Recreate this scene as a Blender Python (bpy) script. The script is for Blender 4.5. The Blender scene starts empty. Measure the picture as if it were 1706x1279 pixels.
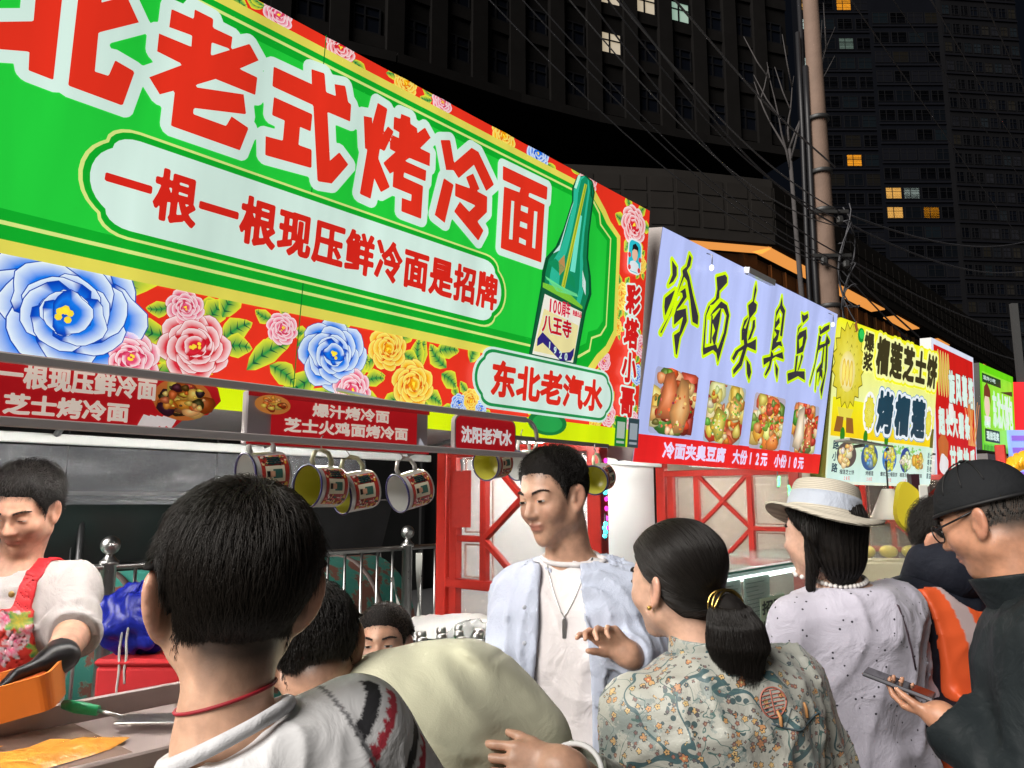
import bpy, bmesh, math, random
import numpy as np
from mathutils import Vector, Matrix
from mathutils.geometry import delaunay_2d_cdt
C = bpy.context.scene.collection
SC = bpy.context.scene
R = math.radians

# ---------------------------------------------------------------- camera, sky, light, exposure
PITCH, EYE, FPX = 8.5, 1.62, 1280.0
cd = bpy.data.cameras.new('camera'); cam = bpy.data.objects.new('camera', cd); C.objects.link(cam)
cd.sensor_width = 36.0; cd.lens = 36.0*FPX/1706.0; cd.clip_start = 0.05; cd.clip_end = 800.0
cam.location = (0, 0, EYE); cam.rotation_euler = (R(90+PITCH), 0, 0)
SC.camera = cam
W = bpy.data.worlds.new('World'); SC.world = W; W.use_nodes = True
bg = W.node_tree.nodes['Background']; bg.inputs[0].default_value = (0.32, 0.40, 0.62, 1); bg.inputs[1].default_value = 0.0075
sl = bpy.data.lights.new('sun', 'SUN'); sl.energy = 4.9; sl.angle = R(42); sl.color = (1.0, 0.95, 0.89)
sun = bpy.data.objects.new('sun', sl); C.objects.link(sun); sun.rotation_euler = Vector((.58, .56, -.56)).to_track_quat('-Z', 'Y').to_euler()
SC.view_settings.view_transform = 'Standard'; SC.view_settings.look = 'None'
SC.view_settings.exposure = 0.3; SC.view_settings.gamma = 1.0; SC.view_settings.use_curve_mapping = False
SC.cycles.max_bounces = 6; SC.cycles.diffuse_bounces = 3; SC.cycles.transparent_max_bounces = 10
SC.cycles.sample_clamp_indirect = 4.0
SC.cycles.use_denoising = True

# ---------------------------------------------------------------- helpers
rnd = random.Random(7)
def lin(c):
    r = []
    for x in c[:3]:
        x = x/255.0
        r.append(x/12.92 if x <= 0.04045 else ((x+0.055)/1.055)**2.4)
    return (r[0], r[1], r[2], 1.0)
FW = Vector((0, math.cos(R(PITCH)), math.sin(R(PITCH)))); UPV = Vector((0, -math.sin(R(PITCH)), math.cos(R(PITCH))))
def at(u, v, Y):
    "a place in the street seen along (u, v), Y metres ahead"
    r = Vector(((u-853)/FPX, 0, 0)) + UPV*((639.5-v)/FPX) + FW
    return Vector((0, 0, EYE)) + r*(Y/r.y)
HEAD = R(40.9)
D1 = Vector((math.sin(HEAD), math.cos(HEAD), 0)); N1 = Vector((math.cos(HEAD), -math.sin(HEAD), 0))
O1 = Vector((0.50543, 3.16, 0))
def S(s, w, z): return O1 + D1*s + N1*w + Vector((0, 0, z))     # stall row: s along it, w out to the street

def link(o, parent=None):
    C.objects.link(o)
    if parent is not None: o.parent = parent
    return o
def thing(name, label, cat, loc=(0, 0, 0), rot=None, group=None):
    o = bpy.data.objects.new(name, None); o.empty_display_size = 0.05
    C.objects.link(o); o.location = loc
    if rot is not None: o.rotation_euler = rot
    tag(o, label, cat, group); return o
def tag(o, label, cat, group=None):
    o['label'] = label; o['category'] = cat
    if group: o['group'] = group
    return o
def struct(o): o['kind'] = 'structure'; return o

MATS = {}
def mat(name, col=(0.5, 0.5, 0.5), rough=0.6, metal=0.0, noise=0.0, nscale=20.0, bump=0.0, bscale=60.0, emit=None, es=0.0, alpha=1.0, trans=0.0, spec=0.5, ior=1.45, stretch=None, rvar=0.0, thin=False):
    if name in MATS: return MATS[name]
    m = bpy.data.materials.new(name); m.use_nodes = True; nt = m.node_tree; b = nt.nodes['Principled BSDF']
    b.inputs['Base Color'].default_value = (*col[:3], 1); b.inputs['Roughness'].default_value = rough
    b.inputs['Metallic'].default_value = metal; b.inputs['Specular IOR Level'].default_value = spec; b.inputs['IOR'].default_value = ior
    b.inputs['Alpha'].default_value = alpha; b.inputs['Transmission Weight'].default_value = trans
    if emit: b.inputs['Emission Color'].default_value = (*emit[:3], 1); b.inputs['Emission Strength'].default_value = es
    if noise or bump or rvar:
        tc = nt.nodes.new('ShaderNodeTexCoord'); mp = nt.nodes.new('ShaderNodeMapping')
        nt.links.new(tc.outputs['Object'], mp.inputs[0])
        if stretch: mp.inputs['Scale'].default_value = stretch
        if noise or rvar:
            n = nt.nodes.new('ShaderNodeTexNoise'); n.inputs['Scale'].default_value = nscale; n.inputs['Detail'].default_value = 6
            nt.links.new(mp.outputs[0], n.inputs['Vector'])
        if noise:
            mx = nt.nodes.new('ShaderNodeMix'); mx.data_type = 'RGBA'
            mx.inputs[6].default_value = (*[c*(1-noise) for c in col[:3]], 1); mx.inputs[7].default_value = (*[min(1, c*(1+noise)) for c in col[:3]], 1)
            nt.links.new(n.outputs['Fac'], mx.inputs[0]); nt.links.new(mx.outputs[2], b.inputs['Base Color'])
        if rvar:
            mr = nt.nodes.new('ShaderNodeMapRange'); mr.inputs[3].default_value = max(0, rough-rvar); mr.inputs[4].default_value = min(1, rough+rvar)
            nt.links.new(n.outputs['Fac'], mr.inputs[0]); nt.links.new(mr.outputs[0], b.inputs['Roughness'])
        if bump:
            n2 = nt.nodes.new('ShaderNodeTexNoise'); n2.inputs['Scale'].default_value = bscale; n2.inputs['Detail'].default_value = 5
            nt.links.new(mp.outputs[0], n2.inputs['Vector'])
            bp = nt.nodes.new('ShaderNodeBump'); bp.inputs['Strength'].default_value = bump; bp.inputs['Distance'].default_value = 0.01
            nt.links.new(n2.outputs['Fac'], bp.inputs['Height']); nt.links.new(bp.outputs[0], b.inputs['Normal'])
    MATS[name] = m; return m
def print_mat(name, es, rough=0.45, base=0.35, streak=0.0):
    "flat colour print from the mesh's own colours; es > 0 for a back-lit sheet or an added glow"
    m = bpy.data.materials.new(name); m.use_nodes = True; nt = m.node_tree; b = nt.nodes['Principled BSDF']
    a = nt.nodes.new('ShaderNodeAttribute'); a.attribute_name = 'Col'
    v = nt.nodes.new('ShaderNodeVectorMath'); v.operation = 'SCALE'; v.inputs[3].default_value = base
    nt.links.new(a.outputs['Color'], v.inputs[0]); nt.links.new(v.outputs[0], b.inputs['Base Color'])
    b.inputs['Roughness'].default_value = rough
    if es:
        nt.links.new(a.outputs['Color'], b.inputs['Emission Color'])
        if streak:
            tc = nt.nodes.new('ShaderNodeTexCoord'); mp = nt.nodes.new('ShaderNodeMapping'); mp.inputs['Scale'].default_value = (5, .7, .01)
            n = nt.nodes.new('ShaderNodeTexNoise'); n.inputs['Scale'].default_value = 1.3; n.inputs['Detail'].default_value = 3
            mr = nt.nodes.new('ShaderNodeMapRange'); mr.inputs[1].default_value = .3; mr.inputs[2].default_value = .7
            mr.inputs[3].default_value = es*(1-streak); mr.inputs[4].default_value = es*(1+streak)
            nt.links.new(tc.outputs['Object'], mp.inputs[0]); nt.links.new(mp.outputs[0], n.inputs['Vector'])
            nt.links.new(n.outputs['Fac'], mr.inputs[0]); nt.links.new(mr.outputs[0], b.inputs['Emission Strength'])
        else: b.inputs['Emission Strength'].default_value = es
    MATS[name] = m; return m
LIT = print_mat('lit_print', 0.71, streak=0.10); LITB = print_mat('lit_print_dim', 0.65, streak=0.14); PRINT = print_mat('plain_print', 0.0, base=0.9)
PRINTGLOW = print_mat('board_print_glow', 0.38, base=0.8)  # boards and cards with no lamp behind; glow added to brighten their print

class MB:
    "collects boxes, tubes and lathes into one mesh"
    def __init__(s): s.v = []; s.f = []; s.sm = []
    def add(s, vs, fs, smooth=False):
        o = len(s.v); s.v += [tuple(v) for v in vs]; s.f += [tuple(i+o for i in f) for f in fs]; s.sm += [smooth]*len(fs)
    def box(s, c, size, M=None, bev=0.0):
        x, y, z = [q/2 for q in size]; c = Vector(c)
        bev = min(bev, x*.9, y*.9, z*.9)
        if bev <= 0:
            vs = [Vector((i*x, j*y, k*z)) for i in (-1, 1) for j in (-1, 1) for k in (-1, 1)]
            fs = [(0,1,3,2),(4,6,7,5),(0,4,5,1),(2,3,7,6),(0,2,6,4),(1,5,7,3)]
        else:
            vs = []; idx = {}
            for i in (-1, 1):
                for j in (-1, 1):
                    for k in (-1, 1):
                        for a in range(3):
                            p = [i*x, j*y, k*z]
                            for q in range(3):
                                if q != a: p[q] -= (i, j, k)[q]*bev
                            idx[(i, j, k, a)] = len(vs); vs.append(Vector(p))
            fs = []
            for a in range(3):
                b, c2 = [q for q in range(3) if q != a]
                for sg in (-1, 1):
                    f = []
                    for (p, q) in ((-1,-1),(1,-1),(1,1),(-1,1)):
                        t = [0, 0, 0]; t[a] = sg; t[b] = p; t[c2] = q; f.append(idx[(*t, a)])
                    if (sg > 0) == (a == 1): f.reverse()
                    fs.append(tuple(f))
                for p in (-1, 1):
                    for q in (-1, 1):
                        t0 = [0]*3; t1 = [0]*3
                        for t, sg in ((t0, -1), (t1, 1)): t[a] = sg; t[b] = p; t[c2] = q
                        fs.append((idx[(*t0, b)], idx[(*t1, b)], idx[(*t1, c2)], idx[(*t0, c2)]))
            for i in (-1, 1):
                for j in (-1, 1):
                    for k in (-1, 1): fs.append((idx[(i,j,k,0)], idx[(i,j,k,1)], idx[(i,j,k,2)]))
        if M is not None: vs = [M @ v for v in vs]
        s.add([v+c for v in vs], fs); return s
    def bar(s, a, b, w, h, up=(0, 0, 1), bev=0.0):
        a = Vector(a); b = Vector(b); x = (b-a); L = x.length; x.normalize(); up = Vector(up)
        y = up.cross(x)
        if y.length < 1e-4: y = Vector((1, 0, 0)).cross(x)
        y.normalize(); z = x.cross(y); M = Matrix((x, y, z)).transposed()
        return s.box((a+b)/2, (L, w, h), M, bev)
    def tube(s, pts, r, n=8, cap=True):
        pts = [Vector(p) for p in pts]; m = len(pts); rr = r if isinstance(r, (list, tuple)) else [r]*m
        vs = []; fs = []; ref = None
        for i, p in enumerate(pts):
            t = (pts[min(i+1, m-1)]-pts[max(i-1, 0)]).normalized()
            if ref is None:
                ref = Vector((0, 0, 1)) if abs(t.z) < .9 else Vector((1, 0, 0))
            u = t.cross(ref)
            if u.length < 1e-5: u = t.cross(Vector((0, 1, 0)))
            u.normalize(); w = t.cross(u); ref = -t.cross(u).cross(Vector((0,0,0))) if False else ref
            for k in range(n):
                a = 2*math.pi*k/n; vs.append(p+(u*math.cos(a)+w*math.sin(a))*rr[i])
        for i in range(m-1):
            for k in range(n): fs.append((i*n+k, i*n+(k+1) % n, (i+1)*n+(k+1) % n, (i+1)*n+k))
        if cap: fs += [tuple(reversed(range(n))), tuple(range((m-1)*n, m*n))]
        s.add(vs, fs, True); return s
    def lathe(s, prof, n=20, M=None, cap=True):
        vs = []; fs = []; m = len(prof)
        for (r, z) in prof:
            for k in range(n):
                a = 2*math.pi*k/n; vs.append(Vector((r*math.cos(a), r*math.sin(a), z)))
        for i in range(m-1):
            for k in range(n): fs.append((i*n+k, i*n+(k+1) % n, (i+1)*n+(k+1) % n, (i+1)*n+k))
        if cap: fs += [tuple(reversed(range(n))), tuple(range((m-1)*n, m*n))]
        if M is not None: vs = [M @ v for v in vs]
        s.add(vs, fs, True); return s
    def ball(s, c, r, n=12, M=None):
        r = (r, r, r) if isinstance(r, (int, float)) else r
        prof = [(math.sin(math.pi*i/n), -math.cos(math.pi*i/n)) for i in range(n+1)]
        prof[0] = (1e-3, -1); prof[-1] = (1e-3, 1)
        X = Matrix.Translation(Vector(c)) @ (M.to_4x4() if M is not None else Matrix.Identity(4)) @ Matrix.Diagonal((*r, 1))
        return s.lathe(prof, 2*n, X)
    def build(s, name, m, parent=None, smooth=None):
        me = bpy.data.meshes.new(name); me.from_pydata(s.v, [], s.f); me.materials.append(m)
        me.polygons.foreach_set('use_smooth', [bool(x) if smooth is None else smooth for x in s.sm]); me.update()
        return link(bpy.data.objects.new(name, me), parent)

# ---------------------------------------------------------------- flat print: fields, outlines, fills
def seg_field(segs, X, Y, inside=True):
    "signed distance to a set of closed outlines given as segments (even-odd)"
    d2 = np.full(X.shape, 1e9); par = np.zeros(X.shape, bool)
    for (x0, y0, x1, y1) in segs:
        dx, dy = x1-x0, y1-y0; L = dx*dx+dy*dy
        if L < 1e-14: continue
        t = np.clip(((X-x0)*dx+(Y-y0)*dy)/L, 0, 1)
        d2 = np.minimum(d2, (X-x0-t*dx)**2+(Y-y0-t*dy)**2)
        if y0 != y1:
            c = ((y0 > Y) != (y1 > Y)) & (X < (x1-x0)*(Y-y0)/(y1-y0)+x0)
            par ^= c
    d = np.sqrt(d2)
    return np.where(par, -d, d)
def loops_segs(loops):
    o = []
    for l in loops:
        for i in range(len(l)): o.append((*l[i], *l[(i+1) % len(l)]))
    return o
def contour(F, xs, ys, iso):
    G = F-iso; ny, nx = G.shape; nxt = {}; ins = G < 0
    cells = np.argwhere((ins[:-1, :-1] != ins[1:, 1:]) | (ins[:-1, :-1] != ins[:-1, 1:]) | (ins[:-1, :-1] != ins[1:, :-1]))
    def pt(k):
        j, i, h = k
        if h == 0: a, b = G[j, i], G[j, i+1]; t = a/(a-b); return (xs[i]+(xs[i+1]-xs[i])*t, ys[j])
        a, b = G[j, i], G[j+1, i]; t = a/(a-b); return (xs[i], ys[j]+(ys[j+1]-ys[j])*t)
    for j, i in cells:
        c = (ins[j, i], ins[j, i+1], ins[j+1, i+1], ins[j+1, i])
        e = ((j, i, 0), (j, i+1, 1), (j+1, i, 0), (j, i, 1))
        cr = [q for q in range(4) if c[q] != c[(q+1) % 4]]
        # edge q lies between corner q and q+1; walk with the inside on the left
        st = [q for q in cr if c[q]]; en = [q for q in cr if not c[q]]
        if len(cr) == 2: nxt.setdefault(e[st[0]], []).append(e[en[0]])
        else:
            for q in st: nxt.setdefault(e[q], []).append(e[(q-1) % 4])
    loops = []
    while nxt:
        k0 = next(iter(nxt)); k = k0; l = []
        while k in nxt:
            n = nxt[k].pop()
            if not nxt[k]: del nxt[k]
            l.append(pt(k)); k = n
            if k == k0: break
        if len(l) > 3: loops.append(l)
    return loops
def simplify(l, tol):
    a = np.array(l); n = len(a)
    if n < 8: return l
    i0 = 0; i1 = int(np.argmax(((a-a[0])**2).sum(1)))
    keep = np.zeros(n+1, bool); keep[[0, i1, n]] = True; b = np.vstack([a, a[:1]]); st = [(0, i1), (i1, n)]
    while st:
        p, q = st.pop()
        if q-p < 2: continue
        d = b[q]-b[p]; L = math.hypot(*d) or 1e-9
        e = np.abs((b[p+1:q, 0]-b[p, 0])*d[1]-(b[p+1:q, 1]-b[p, 1])*d[0])/L
        m = int(np.argmax(e))
        if e[m] > tol: keep[p+1+m] = True; st += [(p, p+1+m), (p+1+m, q)]
    return [tuple(x) for x in b[:-1][keep[:-1]]]
def fill(loops):
    vs = []; es = []
    for l in loops:
        o = len(vs); n = len(l); vs += [Vector((p[0], p[1])) for p in l]; es += [(o+i, o+(i+1) % n) for i in range(n)]
    if len(vs) < 3: return [], []
    V, E, F, *_ = delaunay_2d_cdt(vs, es, [], 0, 1e-9)
    P = np.array([(v.x, v.y) for v in V]); F = np.array(F); c = P[F].mean(1); par = np.zeros(len(F), bool)
    for x0, y0, x1, y1 in loops_segs(loops):
        if y0 != y1: par ^= ((y0 > c[:, 1]) != (y1 > c[:, 1])) & (c[:, 0] < (x1-x0)*(c[:, 1]-y0)/(y1-y0)+x0)
    return [tuple(p) for p in P], [tuple(int(i) for i in f) for f in F[par]]
_G = {}
def glyph(ch):
    if ch in _G: return _G[ch]
    cu = bpy.data.curves.new('t', 'FONT'); cu.body = ch; cu.size = 1; cu.fill_mode = 'FRONT'; cu.resolution_u = 4
    o = bpy.data.objects.new('t', cu); C.objects.link(o)
    dg = bpy.context.evaluated_depsgraph_get(); me = bpy.data.meshes.new_from_object(o.evaluated_get(dg))
    cnt = {}
    for p in me.polygons:
        for k in p.edge_keys: cnt[k] = cnt.get(k, 0)+1
    V = [q.co for q in me.vertices]
    # the fill may double vertices: merge by position
    segs = [(V[a].x, V[a].y, V[b].x, V[b].y) for (a, b), n in cnt.items() if n == 1]
    A = np.array(segs) if segs else np.zeros((0, 4))
    bpy.data.objects.remove(o); bpy.data.curves.remove(cu); bpy.data.meshes.remove(me)
    _G[ch] = A; return A
class Field:
    def __init__(s, x0, x1, y0, y1, step):
        s.xs = np.arange(x0, x1+step, step); s.ys = np.arange(y0, y1+step, step); s.X, s.Y = np.meshgrid(s.xs, s.ys)
        s.F = np.full(s.X.shape, 1e3); s.step = step
    def add(s, segs, pad):
        A = np.asarray(segs, float)
        if not len(A): return
        x0, x1 = A[:, [0, 2]].min()-pad, A[:, [0, 2]].max()+pad; y0, y1 = A[:, [1, 3]].min()-pad, A[:, [1, 3]].max()+pad
        i0, i1 = np.searchsorted(s.xs, [x0, x1]); j0, j1 = np.searchsorted(s.ys, [y0, y1])
        if i1 <= i0 or j1 <= j0: return
        d = seg_field(A, s.X[j0:j1, i0:i1], s.Y[j0:j1, i0:i1]); s.F[j0:j1, i0:i1] = np.minimum(s.F[j0:j1, i0:i1], d)
    def shape(s, iso, tol=None):
        l = contour(s.F, s.xs, s.ys, iso); tol = tol or s.step*.22
        l = [simplify(q, tol) for q in l]; l = [q for q in l if len(q) > 2]
        return fill(l) if l else ([], [])
class Art:
    "a flat printed sheet: polygons in sheet coordinates, layer by layer"
    STEP = 0.0006
    def __init__(s): s.v = []; s.f = []; s.c = []
    def poly(s, pts, col, layer, cols=None):
        o = len(s.v); z = layer*s.STEP
        s.v += [(p[0], p[1], z) for p in pts]; s.c += (cols or [col]*len(pts)); s.f.append(tuple(range(o, o+len(pts))))
    def tris(s, vf, col, layer):
        o = len(s.v); z = layer*s.STEP; s.v += [(p[0], p[1], z) for p in vf[0]]; s.c += [col]*len(vf[0]); s.f += [tuple(i+o for i in f) for f in vf[1]]
    def rect(s, x0, x1, y0, y1, col, layer): s.poly([(x0, y0), (x1, y0), (x1, y1), (x0, y1)], col, layer)
    def fan(s, c, pts, cc, rim, layer, mid=None, mr=.55):
        "soft round patch: colour cc at the heart, rim at the edge"
        o = len(s.v); z = layer*s.STEP; n = len(pts)
        rim = rim if isinstance(rim, list) else [rim]*n
        s.v.append((c[0], c[1], z)); s.c.append(cc)
        for p in pts: s.v.append(((p[0]-c[0])*mr+c[0], (p[1]-c[1])*mr+c[1], z))
        s.c += [mid or cc]*n
        for p in pts: s.v.append((p[0], p[1], z))
        s.c += rim
        for k in range(n):
            k2 = (k+1) % n
            s.f.append((o, o+1+k, o+1+k2)); s.f.append((o+1+k, o+1+n+k, o+1+n+k2, o+1+k2))
    def text(s, txt, x0, x1, y0, y1, col, layer, bold=.03, halo=None, halo_col=None, vertical=False, fillx=.94, filly=.94, slant=0.0, halo2=None):
        n = len(txt); cw = (x1-x0)/n if not vertical else (x1-x0); chh = (y1-y0) if not vertical else (y1-y0)/n
        em = min(cw, chh); hp = (halo or 0)
        fl = Field(x0-em*.3, x1+em*.3, y0-em*.3, y1+em*.3, em/44)
        for i, ch in enumerate(txt):
            if ch == ' ': continue
            A = glyph(ch)
            if not len(A): continue
            bx = (x0+cw*i, y0) if not vertical else (x0, y1-chh*(i+1))
            if ord(ch) > 0x2000: gx0, gx1, gy0, gy1 = 0.03, 0.97, -0.10, 0.86
            else:
                gx0, gx1, gy0, gy1 = A[:, [0, 2]].min()-.06, A[:, [0, 2]].max()+.06, -0.06, 0.80
            sx = cw*fillx/(gx1-gx0); sy = chh*filly/(gy1-gy0)
            if ord(ch) < 0x2000 and sx > sy*.95: k_ = sy*.95; gm = (gx0+gx1)/2; hw = (gx1-gx0)/2*sx/k_; gx0, gx1 = gm-hw, gm+hw; sx = k_
            B = A.copy()
            B[:, 1] = bx[1]+chh*(1-filly)/2+(A[:, 1]-gy0)*sy; B[:, 3] = bx[1]+chh*(1-filly)/2+(A[:, 3]-gy0)*sy
            B[:, 0] = bx[0]+cw*(1-fillx)/2+(A[:, 0]-gx0)*sx+(B[:, 1]-bx[1])*slant; B[:, 2] = bx[0]+cw*(1-fillx)/2+(A[:, 2]-gx0)*sx+(B[:, 3]-bx[1])*slant
            fl.add(B, em*(bold+hp)+em*.1)
        if halo2: s.tris(fl.shape(em*(bold+halo2[0])), halo2[1], layer-.5)
        if halo: s.tris(fl.shape(em*(bold+halo)), halo_col, layer)
        s.tris(fl.shape(em*bold), col, layer+1)
    def traced(s, loops, holes, col, layer, halo, halo_col, step=0.004):
        pts = np.array([p for l in loops for p in l]); x0, y0 = pts.min(0)-halo*1.6; x1, y1 = pts.max(0)+halo*1.6
        fl = Field(x0, x1, y0, y1, step)
        for l in loops: fl.add(loops_segs([l]), halo*1.5)
        if holes:
            for h in holes: fl.F = np.maximum(fl.F, -seg_field(loops_segs([h]), fl.X, fl.Y))
        if halo: s.tris(fl.shape(halo), halo_col, layer)
        s.tris(fl.shape(0), col, layer+1)
    def build(s, name, m, parent=None):
        me = bpy.data.meshes.new(name); me.from_pydata(s.v, [], s.f); me.materials.append(m)
        a = me.color_attributes.new('Col', 'FLOAT_COLOR', 'POINT'); a.data.foreach_set('color', [x for c in s.c for x in c]); me.update()
        return link(bpy.data.objects.new(name, me), parent)
def circ(cx, cy, rx, ry=None, n=20, a0=0.0, wob=0.0, k=0, ph=0.0):
    ry = ry or rx
    return [(cx+rx*math.cos(a0+2*math.pi*i/n)*(1+wob*math.sin(k*2*math.pi*i/n+ph)), cy+ry*math.sin(a0+2*math.pi*i/n)*(1+wob*math.sin(k*2*math.pi*i/n+ph))) for i in range(n)]
def rrect(x0, x1, y0, y1, r, n=5):
    o = []
    for cx, cy, a in ((x1-r, y1-r, 0), (x0+r, y1-r, 90), (x0+r, y0+r, 180), (x1-r, y0+r, 270)):
        o += [(cx+r*math.cos(R(a+90*i/n)), cy+r*math.sin(R(a+90*i/n))) for i in range(n+1)]
    return o
def plaque(x0, x1, y0, y1, q=1.0):
    "a cartouche: straight long sides, cusped corners, bulging ends"
    h = (y1-y0); cy = (y0+y1)/2; o = []
    rc = h*.30*q; bx = h*.36*q
    for sx, xe in ((1, x1), (-1, x0)):
        half = []
        xc = xe-sx*bx
        half += [(xc-sx*rc*.5+sx*rc*math.sin(R(t)), y1-rc*.62+rc*.62*math.cos(R(t))) for t in range(0, 91, 18)]
        rb = h*.36
        half += [(xe-sx*rb*.9+sx*rb*.9*math.cos(R(t)), cy+rb*math.sin(R(t))) for t in range(56, -1, -14)]
        full = half+[(x, 2*cy-y) for x, y in reversed(half[:-1])]
        o += full if sx > 0 else list(reversed(full))
    return list(reversed(o))

# ---------------------------------------------------------------- printed peonies
def peony(A, x, y, r, deep, midc, pale, layer, seed=0, edge=None, sq=.92):
    q = random.Random(seed); edge = edge or deep
    rings = ((1.0, 8, .50), (.74, 7, .46), (.50, 6, .40), (.28, 4, .30))
    L = layer
    for ri, (R0, n, w) in enumerate(rings):
        off = q.random()*6
        for k in range(n):
            a = off+2*math.pi*k/n+q.uniform(-.12, .12); pr = r*w*q.uniform(.9, 1.12); d = r*R0-pr*.72
            cx, cy = x+d*math.cos(a), y+d*math.sin(a)*sq
            pts = []; m = 18
            for i in range(m):
                t = 2*math.pi*i/m; rr = pr*(1+.10*math.cos(3*t+q.random()*.3)+.05*math.sin(5*t))
                lx, ly = rr*math.cos(t)*.82, rr*math.sin(t)*1.05
                pts.append((cx+lx*math.cos(a)-ly*math.sin(a), cy+(lx*math.sin(a)+ly*math.cos(a))*sq))
            A.fan((cx, cy), [((p[0]-cx)*1.035+cx, (p[1]-cy)*1.035+cy) for p in pts], edge, edge, L); L += .08
            inx, iny = cx-pr*.45*math.cos(a), cy-pr*.45*math.sin(a)*sq
            rim = [pale if math.cos(math.atan2(p[1]-cy, p[0]-cx)-a) > .05 else deep for p in pts]
            A.fan((inx, iny), pts, deep, rim, L, mid=midc, mr=.62); L += .08
    for k in range(7):
        a = q.random()*6.28; d = r*.14*q.random()
        A.poly(circ(x+d*math.cos(a), y+d*math.sin(a), r*.05, n=7), lin((255, 225, 60)), L+.1)
    return L
BLUE = (lin((0, 60, 185)), lin((20, 125, 240)), lin((232, 246, 255)))
REDP = (lin((200, 10, 30)), lin((228, 40, 60)), lin((255, 236, 236)))
YEL = (lin((222, 80, 10)), lin((252, 180, 10)), lin((255, 244, 120)))
PINK = (lin((205, 20, 70)), lin((238, 90, 130)), lin((255, 240, 242)))
def leaf(A, x, y, ang, L, w, layer, c1=(20, 150, 70), c2=(235, 235, 60), c3=(10, 90, 60)):
    ca, sa = math.cos(R(ang)), math.sin(R(ang))
    def P(t, o): 
        lx, ly = L*t, o+L*.10*math.sin(t*3); return (x+lx*ca-ly*sa, y+lx*sa+ly*ca)
    ts = [0, .15, .35, .55, .75, .9, 1]; ws = [0, .55, .95, 1, .72, .35, 0]
    up = [P(t, w*q*(1+.12*(i % 2))) for i, (t, q) in enumerate(zip(ts, ws))]; dn = [P(t, -w*q*(1+.12*(i % 2))) for i, (t, q) in enumerate(zip(ts, ws))]
    midl = [P(t, 0) for t in ts]
    for side in (up, dn):
        for i in range(len(ts)-1):
            A.poly([midl[i], midl[i+1], side[i+1], side[i]], None, layer, cols=[lin(c1), lin(c1), lin(c2), lin(c2)])
    for i in range(1, len(ts)-2):
        A.poly([midl[i], midl[i+1], P(ts[i+1]+.02, w*.02)], lin(c3), layer+.1)
        for sg in (1, -1): A.poly([P(ts[i], 0), P(ts[i]+.05, 0), P(ts[i]+.14, sg*w*.6)], lin(c3), layer+.1)
# ---------------------------------------------------------------- outlines of the lettering, in mm on each sheet
T_bei = [[(-2292,782),(-2246,805),(-2243,619),(-2287,620),(-2289,657),(-2374,626),(-2379,674),(-2289,719)],[(-2218,802),(-2175,815),(-2128,854),(-2097,810),(-2173,751),(-2171,668),(-2144,670),(-2135,708),(-2094,701),(-2110,619),(-2216,619)],[(-2296,894),(-2251,919),(-2246,805),(-2292,782)],[(-2223,936),(-2179,961),(-2175,815),(-2218,802)]]
T_lao = [[(-2034,872),(-1888,876),(-1889,845),(-2034,829)],[(-1983,897),(-1938,896),(-1934,788),(-1980,767)],[(-2054,806),(-1936,810),(-1864,808),(-1815,807),(-1816,762),(-1928,760),(-1994,761),(-2054,764)],[(-1844,879),(-1816,850),(-1925,753),(-2038,673),(-2064,702),(-1993,762),(-1936,807)],[(-2006,702),(-1961,733),(-1960,659),(-1880,661),(-1870,689),(-1824,677),(-1840,616),(-2006,614)],[(-1960,722),(-1845,753),(-1834,707),(-1961,673)]]
T_shi = [[(-1776,852),(-1665,853),(-1671,892),(-1631,897),(-1621,850),(-1590,852),(-1598,882),(-1564,891),(-1550,851),(-1540,849),(-1538,801),(-1611,800),(-1590,675),(-1563,708),(-1531,685),(-1578,617),(-1621,610),(-1655,801),(-1774,802)],[(-1767,778),(-1655,777),(-1655,731),(-1687,731),(-1686,684),(-1647,686),(-1642,638),(-1774,627),(-1779,674),(-1731,679),(-1731,731),(-1767,731)]]
T_kao = [[(-1454,889),(-1418,885),(-1426,807),(-1411,837),(-1389,829),(-1415,762),(-1432,764),(-1434,735),(-1385,668),(-1415,644),(-1442,676),(-1448,615),(-1486,618),(-1474,748),(-1482,746),(-1497,834),(-1468,840),(-1465,822)],[(-1393,872),(-1369,874),(-1369,890),(-1333,892),(-1331,874),(-1304,870),(-1302,857),(-1275,884),(-1249,861),(-1287,816),(-1246,815),(-1244,775),(-1324,774),(-1339,760),(-1256,759),(-1255,726),(-1339,726),(-1339,712),(-1263,710),(-1260,611),(-1337,612),(-1339,651),(-1304,651),(-1304,671),(-1376,672),(-1377,717),(-1390,705),(-1416,728),(-1376,774),(-1398,775),(-1398,797),(-1391,818),(-1368,817),(-1369,835),(-1391,836)]]
T_leng = [[(-1210,869),(-1171,883),(-1147,819),(-1078,892),(-1044,889),(-963,808),(-997,776),(-1062,842),(-1123,778),(-1147,796),(-1178,786)],[(-1184,759),(-1141,752),(-1165,625),(-1209,637)],[(-1092,792),(-1062,814),(-1027,774),(-1041,763),(-990,760),(-986,709),(-1026,668),(-995,647),(-1015,608),(-1131,671),(-1109,709),(-1066,688),(-1040,716),(-1132,719),(-1135,759),(-1069,762)]]
T_mian = [[(-928,883),(-691,885),(-690,838),(-786,835),(-789,821),(-700,819),(-696,612),(-909,611),(-915,817),(-837,821),(-833,838),(-924,837)]]
T_mianh = [[(-874,781),(-860,783),(-855,653),(-872,651)],[(-754,780),(-737,782),(-735,652),(-751,652)],[(-824,780),(-787,782),(-788,762),(-824,762)],[(-822,725),(-786,726),(-785,708),(-823,707)],[(-821,670),(-786,668),(-786,651),(-821,652)]]
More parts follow.
